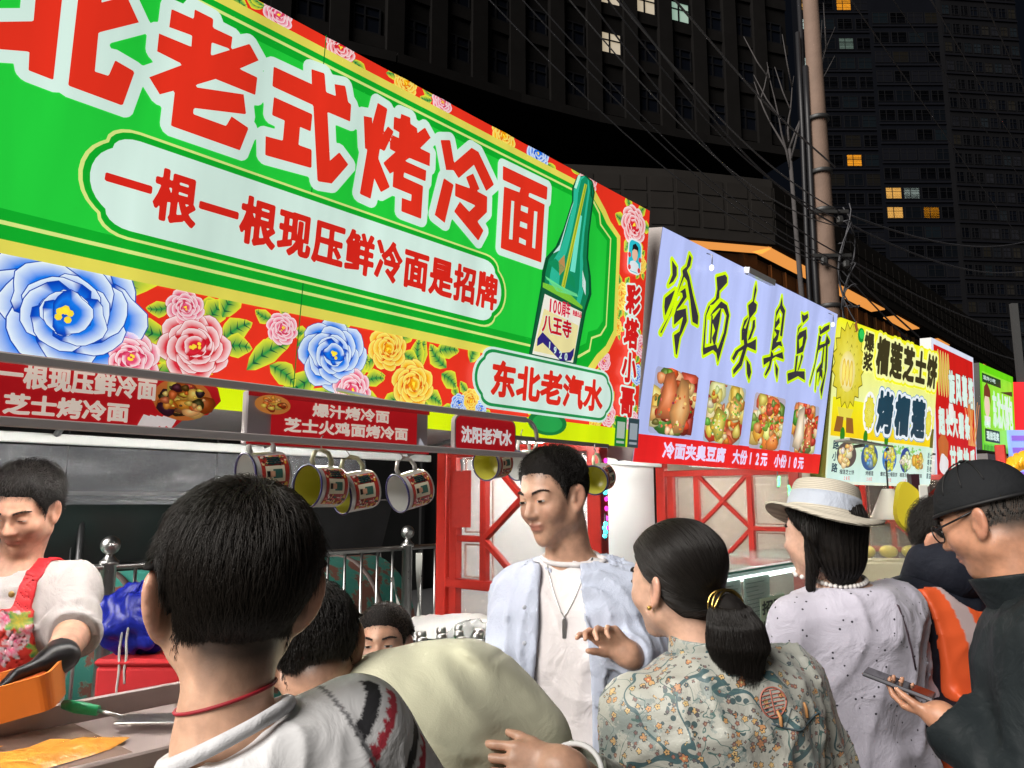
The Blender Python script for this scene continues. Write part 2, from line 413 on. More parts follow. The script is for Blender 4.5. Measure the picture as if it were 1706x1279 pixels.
T_brush = [[(103,900),(151,877),(159,843),(139,811),(99,785),(123,837)],[(244,958),(267,946),(264,910),(233,876),(221,846),(178,749),(150,670),(92,569),(82,572),(136,653),(166,722),(194,801),(211,856),(200,874),(232,898)],[(235,886),(266,861),(320,787),(394,699),(399,659),(346,665),(302,758),(252,838),(220,851)],[(246,804),(268,766),(220,713),(184,684),(193,708),(233,760),(224,777),(196,772)],[(188,687),(273,715),(297,662),(267,602),(253,582),(246,495),(235,498),(199,579),(243,603),(259,675),(188,623),(179,666)],[(86,726),(161,779),(139,717),(105,648),(89,688)],[(517,912),(602,943),(624,933),(629,907),(564,854),(570,820),(522,780),(477,766),(537,809),(541,857)],[(477,766),(494,764),(468,717),(489,565),(485,528),(474,552),(458,716)],[(525,749),(593,809),(657,802),(695,758),(687,670),(638,512),(609,556),(659,665),(665,752),(629,778),(585,775),(496,714)],[(477,561),(598,597),(621,574),(609,556),(573,567),(485,528)],[(536,708),(605,784),(602,709),(588,595),(572,593),(548,621),(570,661),(526,702)],[(515,726),(530,728),(549,595),(534,590)],[(942,971),(958,937),(944,872),(982,867),(981,833),(924,783),(914,730),(913,685),(932,642),(894,530),(817,474),(805,496),(859,542),(895,637),(871,678),(885,720),(911,786),(882,843),(930,875),(932,938)],[(909,791),(861,760),(845,707),(859,654),(876,662),(891,721),(865,722)],[(981,787),(992,749),(959,681),(926,664),(959,738),(958,777)],[(1022,690),(1037,629),(934,634),(845,596),(804,543),(777,553),(808,596),(895,640),(964,664)],[(939,572),(990,548),(1014,511),(1000,466),(965,499)],[(1275,968),(1296,921),(1340,899),(1340,801),(1340,752),(1310,753),(1310,875),(1267,897),(1238,850),(1232,771),(1237,658),(1223,656),(1229,782),(1224,871),(1262,914)],[(1273,853),(1289,823),(1237,778),(1301,782),(1289,726),(1242,689),(1227,716),(1266,752),(1232,771),(1234,813)],[(1225,698),(1333,726),(1384,679),(1356,699),(1311,699),(1237,658)],[(1135,602),(1245,629),(1371,671),(1398,632),(1288,632),(1152,566)],[(1223,656),(1256,642),(1238,556),(1195,512),(1179,519),(1218,578)],[(1290,599),(1343,569),(1346,509),(1314,542)],[(1569,924),(1608,919),(1659,941),(1670,917),(1606,874),(1584,892)],[(1606,874),(1545,835),(1545,784),(1562,831)],[(1663,848),(1684,800),(1657,712),(1568,683),(1545,784),(1568,813)],[(1563,673),(1592,683),(1593,588),(1567,585)],[(1637,696),(1664,687),(1632,606),(1607,584),(1629,644)],[(1473,561),(1574,586),(1715,603),(1735,551),(1629,564),(1494,517)],[(2013,936),(2019,907),(1879,847),(1857,886),(1882,891),(1887,875),(1931,906)],[(1862,844),(1907,841),(1885,744),(1859,634),(1822,534),(1811,543),(1855,674),(1864,781)],[(1991,865),(2055,837),(2052,819),(1922,770),(1892,752),(1890,785),(1980,812)],[(1958,795),(1976,798),(1985,657),(1910,614),(1917,508),(1907,514),(1895,632),(1958,687)],[(1985,853),(2020,832),(2056,666),(2026,479),(1993,523),(2031,629),(2006,762)],[(1929,663),(1990,644),(2009,585),(1966,607),(1948,551),(1944,618)]]
T_brushh = [[(1630,798),(1629,746),(1596,722),(1574,770)]]
T_bottle = [[(-526,977),(-472,998),(-427,990),(-408,952),(-416,892),(-426,780),(-423,694),(-399,630),(-387,563),(-415,489),(-455,279),(-728,282),(-689,534),(-688,582),(-675,634),(-623,687),(-585,764),(-546,876),(-551,925)]]
T_label = [[(-682,528),(-427,493),(-463,285),(-723,285)]]
T_label2 = [[(-667,507),(-443,484),(-477,289),(-711,289)]]
T_panel = [[(-416,958),(-334,903),(-300,872),(-223,833),(-219,798),(-206,455),(-253,385),(-310,341),(-363,282)]]
T_pale = [[(-411,911),(-361,872),(-349,831),(-275,793),(-273,730),(-268,445),(-301,404),(-359,382),(-368,333),(-437,298)]]
def mm(l): return [[(x*.001, y*.001) for x, y in q] for q in l]
# ---------------------------------------------------------------- ground, far buildings
bm = MB(); bm.add([(-300, -300, 0), (300, -300, 0), (300, 300, 0), (-300, 300, 0)], [(0, 1, 2, 3)])
struct(bm.build('ground', mat('asphalt', (.055, .055, .057), .8, noise=.35, nscale=30, bump=.5, bscale=90)))
pave_m = mat('paving_slab', (.30, .285, .25), .65, noise=.2, nscale=9, bump=.25, bscale=120)
pv = MB(); q = .012
slab = MB(); slab.box((0, 0, .03), (.388, .388, .06), bev=.006); sl0 = slab.build('paving_slab', pave_m); slm = sl0.data; bpy.data.objects.remove(sl0)
pb = MB(); pb.bar(S(-6, 2.1, .002), S(16, 2.1, .002), 4.6, .06); pave = struct(pb.build('pavement', mat('joint_sand', (.12, .11, .09), .9)))
for i in range(24):
    for j in range(7):
        o = bpy.data.objects.new('paving_slab', slm); link(o, pave); p = S(.6+i*.4, .1+j*.4, .006+rnd.uniform(0, .003)); o.location = p; o.rotation_euler = (0, 0, math.pi/2-HEAD)

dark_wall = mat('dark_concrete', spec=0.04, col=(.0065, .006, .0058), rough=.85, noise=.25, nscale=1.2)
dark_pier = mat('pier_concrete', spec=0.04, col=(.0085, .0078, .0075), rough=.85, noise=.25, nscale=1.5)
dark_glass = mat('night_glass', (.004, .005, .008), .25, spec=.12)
frame_dark = mat('window_frame', spec=0.04, col=(.008, .008, .009), rough=.5)
def lit_mat(n, c, s): return mat(n, (.2, .2, .2), .6, noise=0, emit=lin(c)[:3], es=s)
warm = lit_mat('lit_window_warm', (255, 190, 95), .75); cool = lit_mat('lit_window_cool', (225, 245, 235), .55); amber = lit_mat('lit_window_amber', (255, 165, 40), .8); dimw = lit_mat('lit_window_dim', (150, 175, 160), .25)
FAINT = [None]*5+[mat('faint_window_%d' % k, (.006, .006, .007), .4, spec=.1, emit=lin(c)[:3], es=.05) for k, c in enumerate(((90, 110, 120), (120, 110, 90), (60, 70, 80), (100, 100, 110)))]
WIN = {}
def window_mesh(w, h, key):
    "frame ring with one mullion and a transom, and its pane, facing -y"
    k = (round(w, 2), round(h, 2))
    if k not in WIN:
        f = MB(); t = .09
        f.bar((-w/2, 0, -h/2+t/2), (w/2, 0, -h/2+t/2), .1, t); f.bar((-w/2, 0, h/2-t/2), (w/2, 0, h/2-t/2), .1, t)
        for x in (-w/2+t/2, w/2-t/2, -w*.08): f.bar((x, 0, -h/2+t), (x, 0, h/2-t), t, .1, up=(0, 1, 0))
        f.bar((-w/2+t, -.003, h*.12), (w/2-t, -.003, h*.12), .09, .06)
        fo = f.build('window', frame_dark); 
        g = MB(); g.add([(-w/2+.05, .02, -h/2+.05), (w/2-.05, .02, -h/2+.05), (w/2-.05, .02, h/2-.05), (-w/2+.05, .02, h/2-.05)], [(0, 1, 2, 3)])
        go = g.build('pane', dark_glass); WIN[k] = (fo.data, go.data); bpy.data.objects.remove(fo); bpy.data.objects.remove(go)
    return WIN[k]
PANES = {}
def window(parent, loc, rz, w, h, glow=None):
    fm, gm = window_mesh(w, h, 0)
    o = link(bpy.data.objects.new('window', fm), parent); o.location = loc; o.rotation_euler = (0, 0, rz)
    if glow:
        k = (gm.name, glow.name)
        if k not in PANES: PANES[k] = gm.copy(); PANES[k].materials.clear(); PANES[k].materials.append(glow)
        gm = PANES[k]
    link(bpy.data.objects.new('pane', gm), o)
    return o
# curved apartment block, its lower edge high over the street
base = [Vector((-30, 26, 0)), Vector((-14, 33.5, 0)), Vector((-6.2, 37, 0)), Vector((.2, 41, 0)), Vector((4.9, 43.3, 0)), Vector((12, 46, 0)), Vector((18.6, 48.1, 0))]
def polyline(pts, step):
    out = []; 
    for a, b in zip(pts[:-1], pts[1:]):
        n = max(1, round((b-a).length/step))
        out += [a.lerp(b, i/n) for i in range(n)]
    return out+[pts[-1]]
cb = thing('apartment_block', 'dark curved apartment block high above the green banner with two lit windows', 'building', base[3])
arc = polyline(base, 2.55); Z0, ST, NF = 24.0, 3.3, 6
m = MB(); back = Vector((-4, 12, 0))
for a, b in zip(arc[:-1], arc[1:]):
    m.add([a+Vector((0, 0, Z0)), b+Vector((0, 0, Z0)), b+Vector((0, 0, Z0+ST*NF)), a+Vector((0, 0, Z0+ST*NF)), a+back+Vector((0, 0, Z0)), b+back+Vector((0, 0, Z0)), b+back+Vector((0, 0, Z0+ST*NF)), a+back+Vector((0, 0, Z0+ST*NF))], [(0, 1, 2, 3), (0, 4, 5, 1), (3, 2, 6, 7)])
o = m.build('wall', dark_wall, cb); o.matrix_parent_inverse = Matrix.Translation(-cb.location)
inv_cb = Matrix.Translation(-cb.location)
def cbpart(nm, mb, ma):
    o = mb.build(nm, ma, cb); o.matrix_parent_inverse = inv_cb
floors = [MB() for _ in range(NF+1)]
for i, (a, b) in enumerate(zip(arc[:-1], arc[1:])):
    m2 = MB(); t = (b-a).normalized(); nn = Vector((t.y, -t.x, 0)); rz = math.atan2(t.y, t.x)
    cbpart('pier', MB().bar(a+nn*.1+Vector((0, 0, Z0)), a+nn*.1+Vector((0, 0, Z0+ST*NF)), .95, .5, up=nn), dark_pier)
    floors[NF].bar(a+nn*.30+Vector((0, 0, Z0-.05)), b+nn*.30+Vector((0, 0, Z0-.05)), .8, .55)
    cbpart('rib', MB().bar(a-nn*-.1+back*.25+Vector((0, 0, 3)), a+back*.25+Vector((0, 0, Z0)), .3, .3), mat('black_rib', spec=0.04, col=(.003, .0034, .0042), rough=.5))
    for f in range(NF):
        floors[f].bar(a+nn*.06+Vector((0, 0, Z0+ST*f+.95)), b+nn*.06+Vector((0, 0, Z0+ST*f+.95)), .14, .7)
        c = (a+b)/2+nn*.06+Vector((0, 0, Z0+ST*f+2.05)); q_ = c-Vector((0, 0, EYE)); px = 853+FPX*c.x/q_.dot(FW); py = 639.5-FPX*q_.dot(UPV)/q_.dot(FW)
        g = None
        if abs(px-1052) < 36 and abs(py-33) < 46: g = lit_mat('lit_window_ivory', (245, 225, 190), .40)
        if abs(px-1135) < 36 and abs(py-50) < 46: g = lit_mat('lit_window_green', (190, 230, 205), .38)
        if px > 500 and f < 5:
            wo = window(cb, c-cb.location, rz, 1.45, 1.5, g)
for fm in floors: cbpart('balcony_band', fm, dark_pier)
m = MB()
for a, b in zip(arc[:-1], arc[1:]):
    m.add([a+back*.25, b+back*.25, b+back*.25+Vector((0, 0, Z0)), a+back*.25+Vector((0, 0, Z0))], [(0, 1, 2, 3)])
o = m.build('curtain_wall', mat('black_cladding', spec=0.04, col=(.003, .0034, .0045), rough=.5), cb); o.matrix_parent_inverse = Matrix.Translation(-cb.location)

# podium with the warm lit soffit
pod = thing('podium_building', 'low dark building with warm lit soffit behind the white stall sign', 'building', (8, 30, 0))
pp = [Vector((-12, 23.2, 0)), Vector((5.6, 25.2, 0)), Vector((9.3, 26.1, 0)), Vector((18.2, 35.6, 0)), Vector((31, 49.5, 0)), Vector((40, 60, 0))]
inv = Matrix.Translation(-pod.location)
m = MB(); so = MB(); col = MB(); lo = MB(); pl = MB()
for k, (a, b) in enumerate(zip(pp[:-1], pp[1:])):
    t = (b-a).normalized(); nn = Vector((t.y, -t.x, 0)); H0, H1 = 10.5, 12.9
    m.bar(a-nn*.2+Vector((0, 0, (H0+H1)/2)), b-nn*.2+Vector((0, 0, (H0+H1)/2)), .4, H1-H0)
    m.bar(a-nn*3+Vector((0, 0, 12.86)), b-nn*3+Vector((0, 0, 12.86)), 5.6, .06)
    lo.bar(a-nn*1.35+Vector((0, 0, 5)), b-nn*1.35+Vector((0, 0, 5)), .5, 8.4)
    L = (b-a).length; gaps = [(0, L)] if k < 2 else ([(0, L*.95)] if k == 2 else [(L*.06, L*.26), (L*.45, L*.58)])
    for g0, g1 in gaps:
        so = MB(); so.bar(a+t*g0-nn*.56+Vector((0, 0, H0-.04)), a+t*g1-nn*.56+Vector((0, 0, H0-.04)), .62, .05); o = so.build('lit_soffit', mat('soffit_light', (.5, .4, .3), .6, emit=lin((255, 165, 75))[:3], es=.66), pod); o.matrix_parent_inverse = inv
    lo.bar(a-nn*1.35+Vector((0, 0, 9.85)), b-nn*1.35+Vector((0, 0, 9.85)), .3, 1.25)
    n = int(L/1.25)
    for i in range(n): 
        p = a+t*(L*(i+.5)/n)-nn*1.12; o = MB().bar(p+Vector((0, 0, 9.2)), p+Vector((0, 0, H0-.08)), .09, .12, up=nn).build('mullion', mat('bronze', (.36, .22, .12), .5), pod); o.matrix_parent_inverse = inv
    n = int(L/.9)
    for i in range(n):
        p = a+t*(L*(i+.5)/n)+nn*.012
        for z in (10.9, 11.5, 12.1): pl.box(p+Vector((0, 0, z+.25)), (.8, .03, .52), Matrix.Rotation(math.atan2(t.y, t.x), 3, 'Z'))
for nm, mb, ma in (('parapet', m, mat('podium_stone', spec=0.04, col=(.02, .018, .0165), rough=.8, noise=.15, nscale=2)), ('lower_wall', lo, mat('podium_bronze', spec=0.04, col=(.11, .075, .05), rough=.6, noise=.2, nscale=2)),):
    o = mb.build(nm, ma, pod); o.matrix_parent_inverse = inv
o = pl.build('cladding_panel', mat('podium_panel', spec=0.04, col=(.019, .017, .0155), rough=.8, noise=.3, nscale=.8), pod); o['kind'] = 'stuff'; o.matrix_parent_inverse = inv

# far towers
def tower(label, u0, u1, Y, ztop, cols, v0, dv, rows, wsz, glow, turn=0.0, wallc=(.0035, .004, .006)):
    a = at(u0, 831, Y); b = at(u1, 831, Y); a.z = b.z = 0
    if turn: b = a+(Matrix.Rotation(R(turn), 3, 'Z') @ (b-a))
    t = (b-a).normalized(); nn = Vector((t.y, -t.x, 0)); rz = math.atan2(t.y, t.x); L = (b-a).length
    T = thing('apartment_tower', label, 'building', a)
    m = MB(); m.bar(a-nn*1.5+Vector((0, 0, ztop/2)), b-nn*1.5+Vector((0, 0, ztop/2)), 3, ztop)
    o = m.build('wall', mat('tower_wall_%d' % u0, spec=0.04, col=wallc, rough=.9, noise=.2, nscale=.5), T); o.matrix_parent_inverse = Matrix.Translation(-a)
    bd = MB()
    st = dv*Y/FPX
    for r in range(rows):
        z = at((u0+u1)/2, v0+dv*r, Y).z
        bd.bar(a+nn*.08+Vector((0, 0, z-st*.5)), b+nn*.08+Vector((0, 0, z-st*.5)), .2, .22)
        for c in range(cols):
            s_ = L*(c+.5)/cols; p = t*s_+nn*.02+Vector((0, 0, z))
            window(T, p, rz, wsz[0], wsz[1], glow.get((c, r), FAINT[rnd.randrange(9)]))
    o = bd.build('floor_band', mat('tower_band', spec=0.04, col=(.006, .0062, .0085), rough=.9), T); o.matrix_parent_inverse = Matrix.Translation(-a)
    return T
tower('far dark tower just right of the utility pole with white and amber windows', 1380, 1512, 113, 112, 4, -24.5, 32.4, 18, (2.4, 2.0),
      {(0, 1): warm, (0, 2): cool, (2, 1): amber, (0, 4): cool, (2, 3): dimw, (2, 9): amber, (0, 10): dimw, (2, 2): None})
tower('far dark tower with yellow lit windows above the durian sign', 1512, 1640, 112, 100, 4, 30, 32.4, 17, (2.5, 1.9),
      {(0, 9): warm, (0, 10): warm, (1, 9): cool, (2, 10): amber})
tower('dark closely windowed tower slab at the right edge', 1640, 1790, 111, 120, 8, -16, 31, 20, (1.3, 1.7), {}, turn=6, wallc=(.006, .006, .007))

# concrete pole, cables, bare tree
pb_ = at(1402, 831, 9.0); pb_.z = 0
pole = thing('utility_pole', 'tall tapered concrete utility pole with dark conduits strapped on', 'pole', pb_)
m = MB(); m.tube([(0, 0, 0), (0, 0, 3), (0, 0, 6), (0, 0, 11)], [.15, .125, .105, .075], 20); m.build('shaft', mat('pole_concrete', (.16, .105, .078), .8, noise=.25, nscale=6, bump=.3, bscale=40), pole)
for k, (dx, dy, r) in enumerate(((-.16, -.03, .035), (-.22, .03, .03), (-.13, .10, .03))):
    m = MB(); m.tube([(dx, dy, 0), (dx, dy, 4.4), (dx*.85, dy, 6.2), (dx*.8, dy, 7.0+.5*k)], r, 10); m.build('conduit', mat('black_conduit', (.008, .008, .010), .5), pole)
for z in (3.9, 4.5, 5.1, 5.6, 6.3):
    m = MB(); m.lathe([(.135, -.025), (.14, -.02), (.14, .02), (.135, .025)], 20, Matrix.Translation((0, 0, z))); m.build('clamp', mat('steel_clamp', (.05, .05, .05), .5, metal=.6), pole)
for z in (5.05, 4.5): MB().bar((-.22, -.13, z), (.24, -.13, z), .04, .04).build('cross_arm', mat('steel_clamp'), pole)
for x, z in ((.12, 4.93), (.16, 4.38), (-.1, 4.42)): MB().box((x, -.17, z), (.08, .07, .10), bev=.02).build('cable_box', mat('steel_clamp'), pole)
tb = at(1352, 831, 9.6); tb.z = 0
tree = thing('bare_tree', 'slim leafless tree with forked pale branches beside the pole', 'tree', tb)
m = MB(); m.tube([(.1, 0, 0), (.06, 0, 3), (.0, 0, 5), (-.03, 0, 6.2)], [.05, .04, .03, .022], 10); m.build('trunk', mat('grey_bark', (.055, .05, .05), .9, noise=.4, nscale=14, bump=.6), tree)
m = MB(); rb = random.Random(3)
for k in range(5):
    ang = rb.uniform(-1, 1); L = rb.uniform(1.0, 1.9); p = Vector((-.03, 0, 5.9+.1*k)); pts = [p.copy()]; d = Vector((ang*.35, rb.uniform(-.3, .3), 1)).normalized()
    for i in range(6): 
        d = (d+Vector((rb.uniform(-.12, .12)+ang*.03, rb.uniform(-.1, .1), .05))).normalized(); p = p+d*L/6; pts.append(p.copy())
        if i in (2, 4):
            e = (d+Vector((rb.uniform(-.6, .6), rb.uniform(-.4, .4), .1))).normalized(); m.tube([p, p+e*.3, p+e*.62+Vector((0, 0, .1))], [.012, .009, .004], 6)
    m.tube(pts, [.017, .015, .012, .010, .008, .006, .003], 7)
m.build('branches', mat('grey_bark'), tree)
cab_m = mat('cable_black', (.055, .055, .062), .45); cab_p = mat('cable_grey', (.13, .13, .14), .45)
def cable(a, b, sag, r=.009, m=None):
    n = 18; pts = []
    for i in range(n+1):
        t = i/n; p = a.lerp(b, t); p.z -= sag*4*t*(1-t); p.x += .01*math.sin(9*t); pts.append(p)
    c = MB(); c.tube(pts, r, 6); o = c.build('overhead_cable', m or cab_m)
    tag(o, 'thin dark overhead cable strung to or past the concrete pole', 'cable', 'overhead cables'); return o
att = [pole.location+Vector((.1, -.17, z)) for z in (5.05, 4.95, 4.85, 4.5, 4.4, 4.3, 5.6)]
for k, (u, v, Y, ai, sag, r) in enumerate([(980, -60, 5.0, 0, .25, .008), (960, -70, 5.2, 1, .35, .007), (1000, -50, 5.2, 2, .30, .010), (900, -60, 5.0, 2, .40, .006), (930, -70, 5.4, 3, .35, .008), (840, -60, 5.4, 4, .35, .006), (1090, -40, 5.8, 6, .10, .011), (800, -80, 5.6, 5, .35, .006), (760, -60, 5.6, 5, .4, .006)]):
    cable(at(u, v, Y), att[ai], sag, r, cab_p if k % 3 == 0 else None)
for k, (ai, u, v, Y, sag, r) in enumerate([(0, 1760, 380, 17, .45, .012), (1, 1780, 420, 18, .6, .012), (3, 1780, 600, 17, .5, .010), (4, 1790, 640, 17, .8, .009), (5, 1800, 660, 17, .9, .008), (4, 1830, 700, 18, .7, .008), (5, 1790, 690, 18, .8, .008), (3, 1780, 560, 16, .3, .009)]):
    cable(att[ai], at(u, v, Y), sag, r)
for k, (u0, v0, Y0, u1, v1, Y1) in enumerate([(1540, -20, 7, 1740, 300, 14), (1630, -20, 8, 1760, 240, 12), (1390, -40, 7, 1760, 470, 20), (1460, -40, 9, 1770, 380, 22)]):
    cable(at(u0, v0, Y0), at(u1, v1, Y1), .15, .008)
coil = MB(); rc = random.Random(5)
for k in range(7):
    pts = []; 
    for i in range(15):
        t = i/14; pts.append(pole.location+Vector((.14+.10*math.sin(t*9+k)+.02*k, -.2+.03*k, 4.9-1.25*t+.25*math.sin(t*6+k*1.3))))
    coil.tube(pts, .008, 5)
tag(coil.build('cable_tangle', cab_m), 'loose tangle of black cables hanging on the pole', 'cable')
# ---------------------------------------------------------------- stall signs
def sheet_frame(name, label, cat, O, heading, lean, group=None):
    a, p = R(heading), R(lean)
    d = Vector((math.sin(a), math.cos(a), 0)); n0 = Vector((math.cos(a), -math.sin(a), 0)); up = Vector((0, 0, 1))*math.cos(p)+n0*math.sin(p)
    t = thing(name, label, cat, O, None, group); M = Matrix((d, up, d.cross(up))).transposed(); t.rotation_euler = M.to_euler(); return t
steel = mat('brushed_steel', (.55, .55, .54), .32, metal=1, noise=.1, nscale=40, rvar=.12)
steel_d = mat('dull_steel', (.30, .30, .31), .45, metal=.9, noise=.2, nscale=20)
GRN, GRN2 = lin((36, 212, 62)), lin((14, 178, 44)); RED, RED2 = lin((236, 52, 32)), lin((224, 40, 28)); WHT = lin((222, 248, 236)); PALE = lin((225, 242, 140)); YLW = lin((236, 226, 92)); LIME = lin((226, 250, 8)); DGR = lin((28, 150, 78))
s1 = sheet_frame('signboard', 'big green back-lit banner with red 老式烤冷面 lettering and peony borders', 'sign', Vector((.50543, 3.16, 1.82677)), 40.9, 5.55)
m = MB(); m.box((-1.55, .5, -.052), (3.1, .995, .1)); m.build('light_box', mat('box_white', (.6, .6, .6), .6), s1)
A = Art(); A.rect(-3.1, .005, 0, 1.0, RED, 0); A.build('floral_cloth', LIT, s1)
A = Art(); q = random.Random(11)
# lower band, then the corner column, then the thin upper band
fl = [(-2.165, .165, .148, BLUE, 1), (-1.893, .137, .082, REDP, 2), (-1.925, .222, .042, PINK, 3), (-1.675, .215, .042, PINK, 4), (-1.445, .085, .06, PINK, 5), (-1.515, .172, .10, BLUE, 6), (-1.335, .215, .065, YEL, 7), (-1.23, .125, .075, YEL, 8), (-2.03, .09, .06, PINK, 9),
      (-1.035, .085, .034, BLUE, 10), (-.985, .10, .04, YEL, 11), (-.94, .08, .028, BLUE, 12), (-.63, .09, .045, PINK, 13), (-.265, .325, .042, PINK, 14), (-.215, .12, .05, PINK, 15), (-2.45, .13, .1, REDP, 16), (-2.75, .17, .12, BLUE, 17), (-.30, .085, .035, YEL, 18)]
for x, y, r, c, sd in fl:
    for k in range(5):
        an = q.uniform(0, 360); leaf(A, x+r*.75*math.cos(R(an)), y+r*.75*math.sin(R(an))*.9, an+q.uniform(-25, 25), r*q.uniform(.75, 1.0)+.02, r*.26+.006, 1+k*.2)
for x, y, an, L in ((-1.985, .10, 10, .1), (-1.835, .215, 60, .09), (-1.76, .10, 35, .14), (-1.70, .12, -30, .09), (-1.63, .18, 15, .11), (-1.38, .25, 20, .09), (-1.15, .23, 10, .1), (-1.10, .19, 140, .1), (-1.12, .17, -30, .08), (-1.0, .22, 60, .08), (-2.1, .09, 200, .2), (-2.0, .05, 10, .16), (-1.5, .08, 200, .12), (-1.45, .06, -10, .12), (-.55, .1, 20, .1)): leaf(A, x, y, an, L, .028, 2.2)
for i, (x, y, r, c, sd) in enumerate(fl): peony(A, x, y, r, *c, 3+.0*i, seed=sd, edge=lin((10, 70, 175)) if c is BLUE else None)
for x, y, r, c, sd in ((-.115, .905, .085, REDP, 21), (-.155, .60, .06, YEL, 22), (.0, .42, .05, PINK, 23), (-.05, .76, .045, YEL, 24), (-.02, .30, .045, BLUE, 25), (-.03, .10, .05, PINK, 26), (-.19, .47, .035, YEL, 27)):
    for k in range(6): an = k*60+q.uniform(-15, 15); leaf(A, x+r*.7*math.cos(R(an)), y+r*.7*math.sin(R(an)), an, r*.9, r*.3, 1+k*.2)
    peony(A, x, y, r, *c, 3, seed=sd)
x = -3.0; i = 0
while x < -.35:
    c = (BLUE, PINK, REDP, YEL, YEL, PINK, BLUE, YEL)[i % 8]; r = q.uniform(.032, .06)
    for k in range(4): an = q.uniform(0, 360); leaf(A, x+r*math.cos(R(an)), .985+r*.5*math.sin(R(an)), an, r*1.3, r*.35, 1+k*.2)
    if i % 3 != 2: peony(A, x, .99, r, *c, 3, seed=40+i)
    x += q.uniform(.09, .2); i += 1
A.v = [(min(max(a, -3.1), .004), min(max(b, .0), .999), z) for a, b, z in A.v]
A.build('flower_print', LIT, s1)
def s1_panel(trace, b, t, k=1.0, dx=0.0, x0=-3.1):
    p = [(x*k+dx, y) for x, y in mm(trace)[0]]
    ys = [y for x, y in p]; y0, y1 = min(ys), max(ys)
    p = [(x, b+(y-y0)/(y1-y0)*(t-b)) for x, y in p]
    return p+[(x0, b), (x0, t)]
A = Art(); A.rect(-3.1, .005, 0, .071, LIME, 9)
A.poly(s1_panel(T_panel, .257, .965, 1, .012), YLW, 9); A.poly(s1_panel(T_panel, .284, .942, 1, -.012), GRN2, 10)
A.poly(s1_panel(T_pale, .312, .926), PALE, 11); A.poly(s1_panel(T_pale, .320, .918, 1, -.008), GRN2, 12)
A.poly(s1_panel(T_pale, .342, .898, 1, -.03), GRN, 12.6)
pq = plaque(-2.178, -.862, .340, .577, .9); A.poly(pq, PALE, 13.5); A.poly(plaque(-2.17, -.87, .346, .571, .9), GRN2, 14.2); A.poly(plaque(-2.156, -.888, .360, .557, .9), WHT, 15)
A.poly([(-1.632, 0), (-1.629, 0), (-1.634, 1), (-1.637, 1)], lin((10, 120, 40)), 12.8)
A.build('green_panel', LITB, s1)
A = Art(); A.traced(sum([mm(t) for t in (T_bei, T_lao, T_shi, T_kao, T_leng, T_mian)], []), None, RED, 16, .024, WHT)
for h in mm(T_mianh): A.poly(h, WHT, 17.6)
A.build('title_lettering', LITB, s1)
A = Art(); A.text('一根一根现压鲜冷面是招牌', -2.13, -.905, .395, .522, RED2, 16, bold=.042, filly=.9, fillx=.9); A.build('subtitle_lettering', LITB, s1)
A = Art(); bt = mm(T_bottle)[0]
A.poly(bt, lin((8, 84, 46)), 17); cxx = -.55
def shrinkx(p, k, dx=0): 
    out = []
    for x, y in p:
        ax = -.487-(1-y)*.10; out.append((ax+(x-ax)*k+dx, .64+(y-.64)*.985))
    return out
for k, c, dx in ((.88, (18, 140, 88), 0), (.68, (48, 196, 160), -.006), (.40, (20, 150, 104), .004)): A.poly(shrinkx(bt, k, dx), lin(c), 17+(.9-k)*2+.2)
for p, c in (([(-.545, .86), (-.535, .88), (-.60, .70), (-.635, .66), (-.60, .68)], (215, 250, 245)), ([(-.50, .84), (-.48, .84), (-.50, .62), (-.53, .62)], (120, 240, 215)), ([(-.455, .82), (-.445, .80), (-.44, .56), (-.452, .58)], (20, 130, 80)), ([(-.52, .985), (-.505, .985), (-.525, .93), (-.54, .93)], (190, 250, 225)), ([(-.44, .98), (-.43, .97), (-.42, .92), (-.435, .93)], (10, 90, 50)), ([(-.66, .62), (-.62, .645), (-.50, .60), (-.49, .56), (-.60, .60)], (20, 150, 95)), ([(-.67, .57), (-.66, .56), (-.48, .545), (-.47, .535), (-.60, .53)], (110, 225, 150)), ([(-.60, .64), (-.57, .67), (-.56, .62), (-.59, .59)], (200, 150, 90)), ([(-.455, .64), (-.43, .60), (-.425, .55), (-.45, .58)], (230, 255, 250)),
             ([(-.68, .545), (-.60, .545), (-.52, .535), (-.44, .505), (-.44, .49), (-.56, .51), (-.68, .525)], (130, 210, 60))): A.poly(p, lin(c), 18.4)
A.poly([(-.478, .965), (-.462, .965), (-.555, .55), (-.575, .555)], lin((205, 215, 60)), 18.8); A.poly([(-.472, .965), (-.466, .965), (-.560, .555), (-.566, .555)], lin((150, 170, 30)), 19.2)
A.poly(mm(T_label)[0], lin((20, 95, 60)), 19.4); L2 = mm(T_label2)[0]; A.poly(L2, lin((250, 250, 235)), 19.8)
A.poly([(-.665, .455), (-.458, .43), (-.475, .30), (-.705, .30)], lin((250, 238, 170)), 20.1)
A.build('bottle_print', LITB, s1)
A = Art(); A.text('100周年', -.645, -.515, .445, .505, lin((225, 20, 70)), 21, bold=.05, slant=0); A.text('八王寺', -.67, -.50, .372, .44, lin((210, 20, 40)), 21, bold=.045, halo=.04, halo_col=WHT)
A.text('限量出品', -.50, -.445, .46, .482, lin((225, 20, 70)), 21, bold=.05)
rb_ = [(-.69, .345), (-.665, .372), (-.62, .352), (-.55, .315), (-.50, .325), (-.475, .345), (-.478, .315), (-.49, .295), (-.55, .285), (-.62, .318), (-.66, .335), (-.69, .318)]
A.poly(rb_, lin((52, 40, 130)), 20.6)
for k, ch in enumerate('1920'): A.text(ch, -.635+.033*k, -.608+.033*k, (.318, .305, .292, .29)[k], (.348, .335, .324, .322)[k], WHT, 21.2, bold=.05)
A.build('label_lettering', LITB, s1)
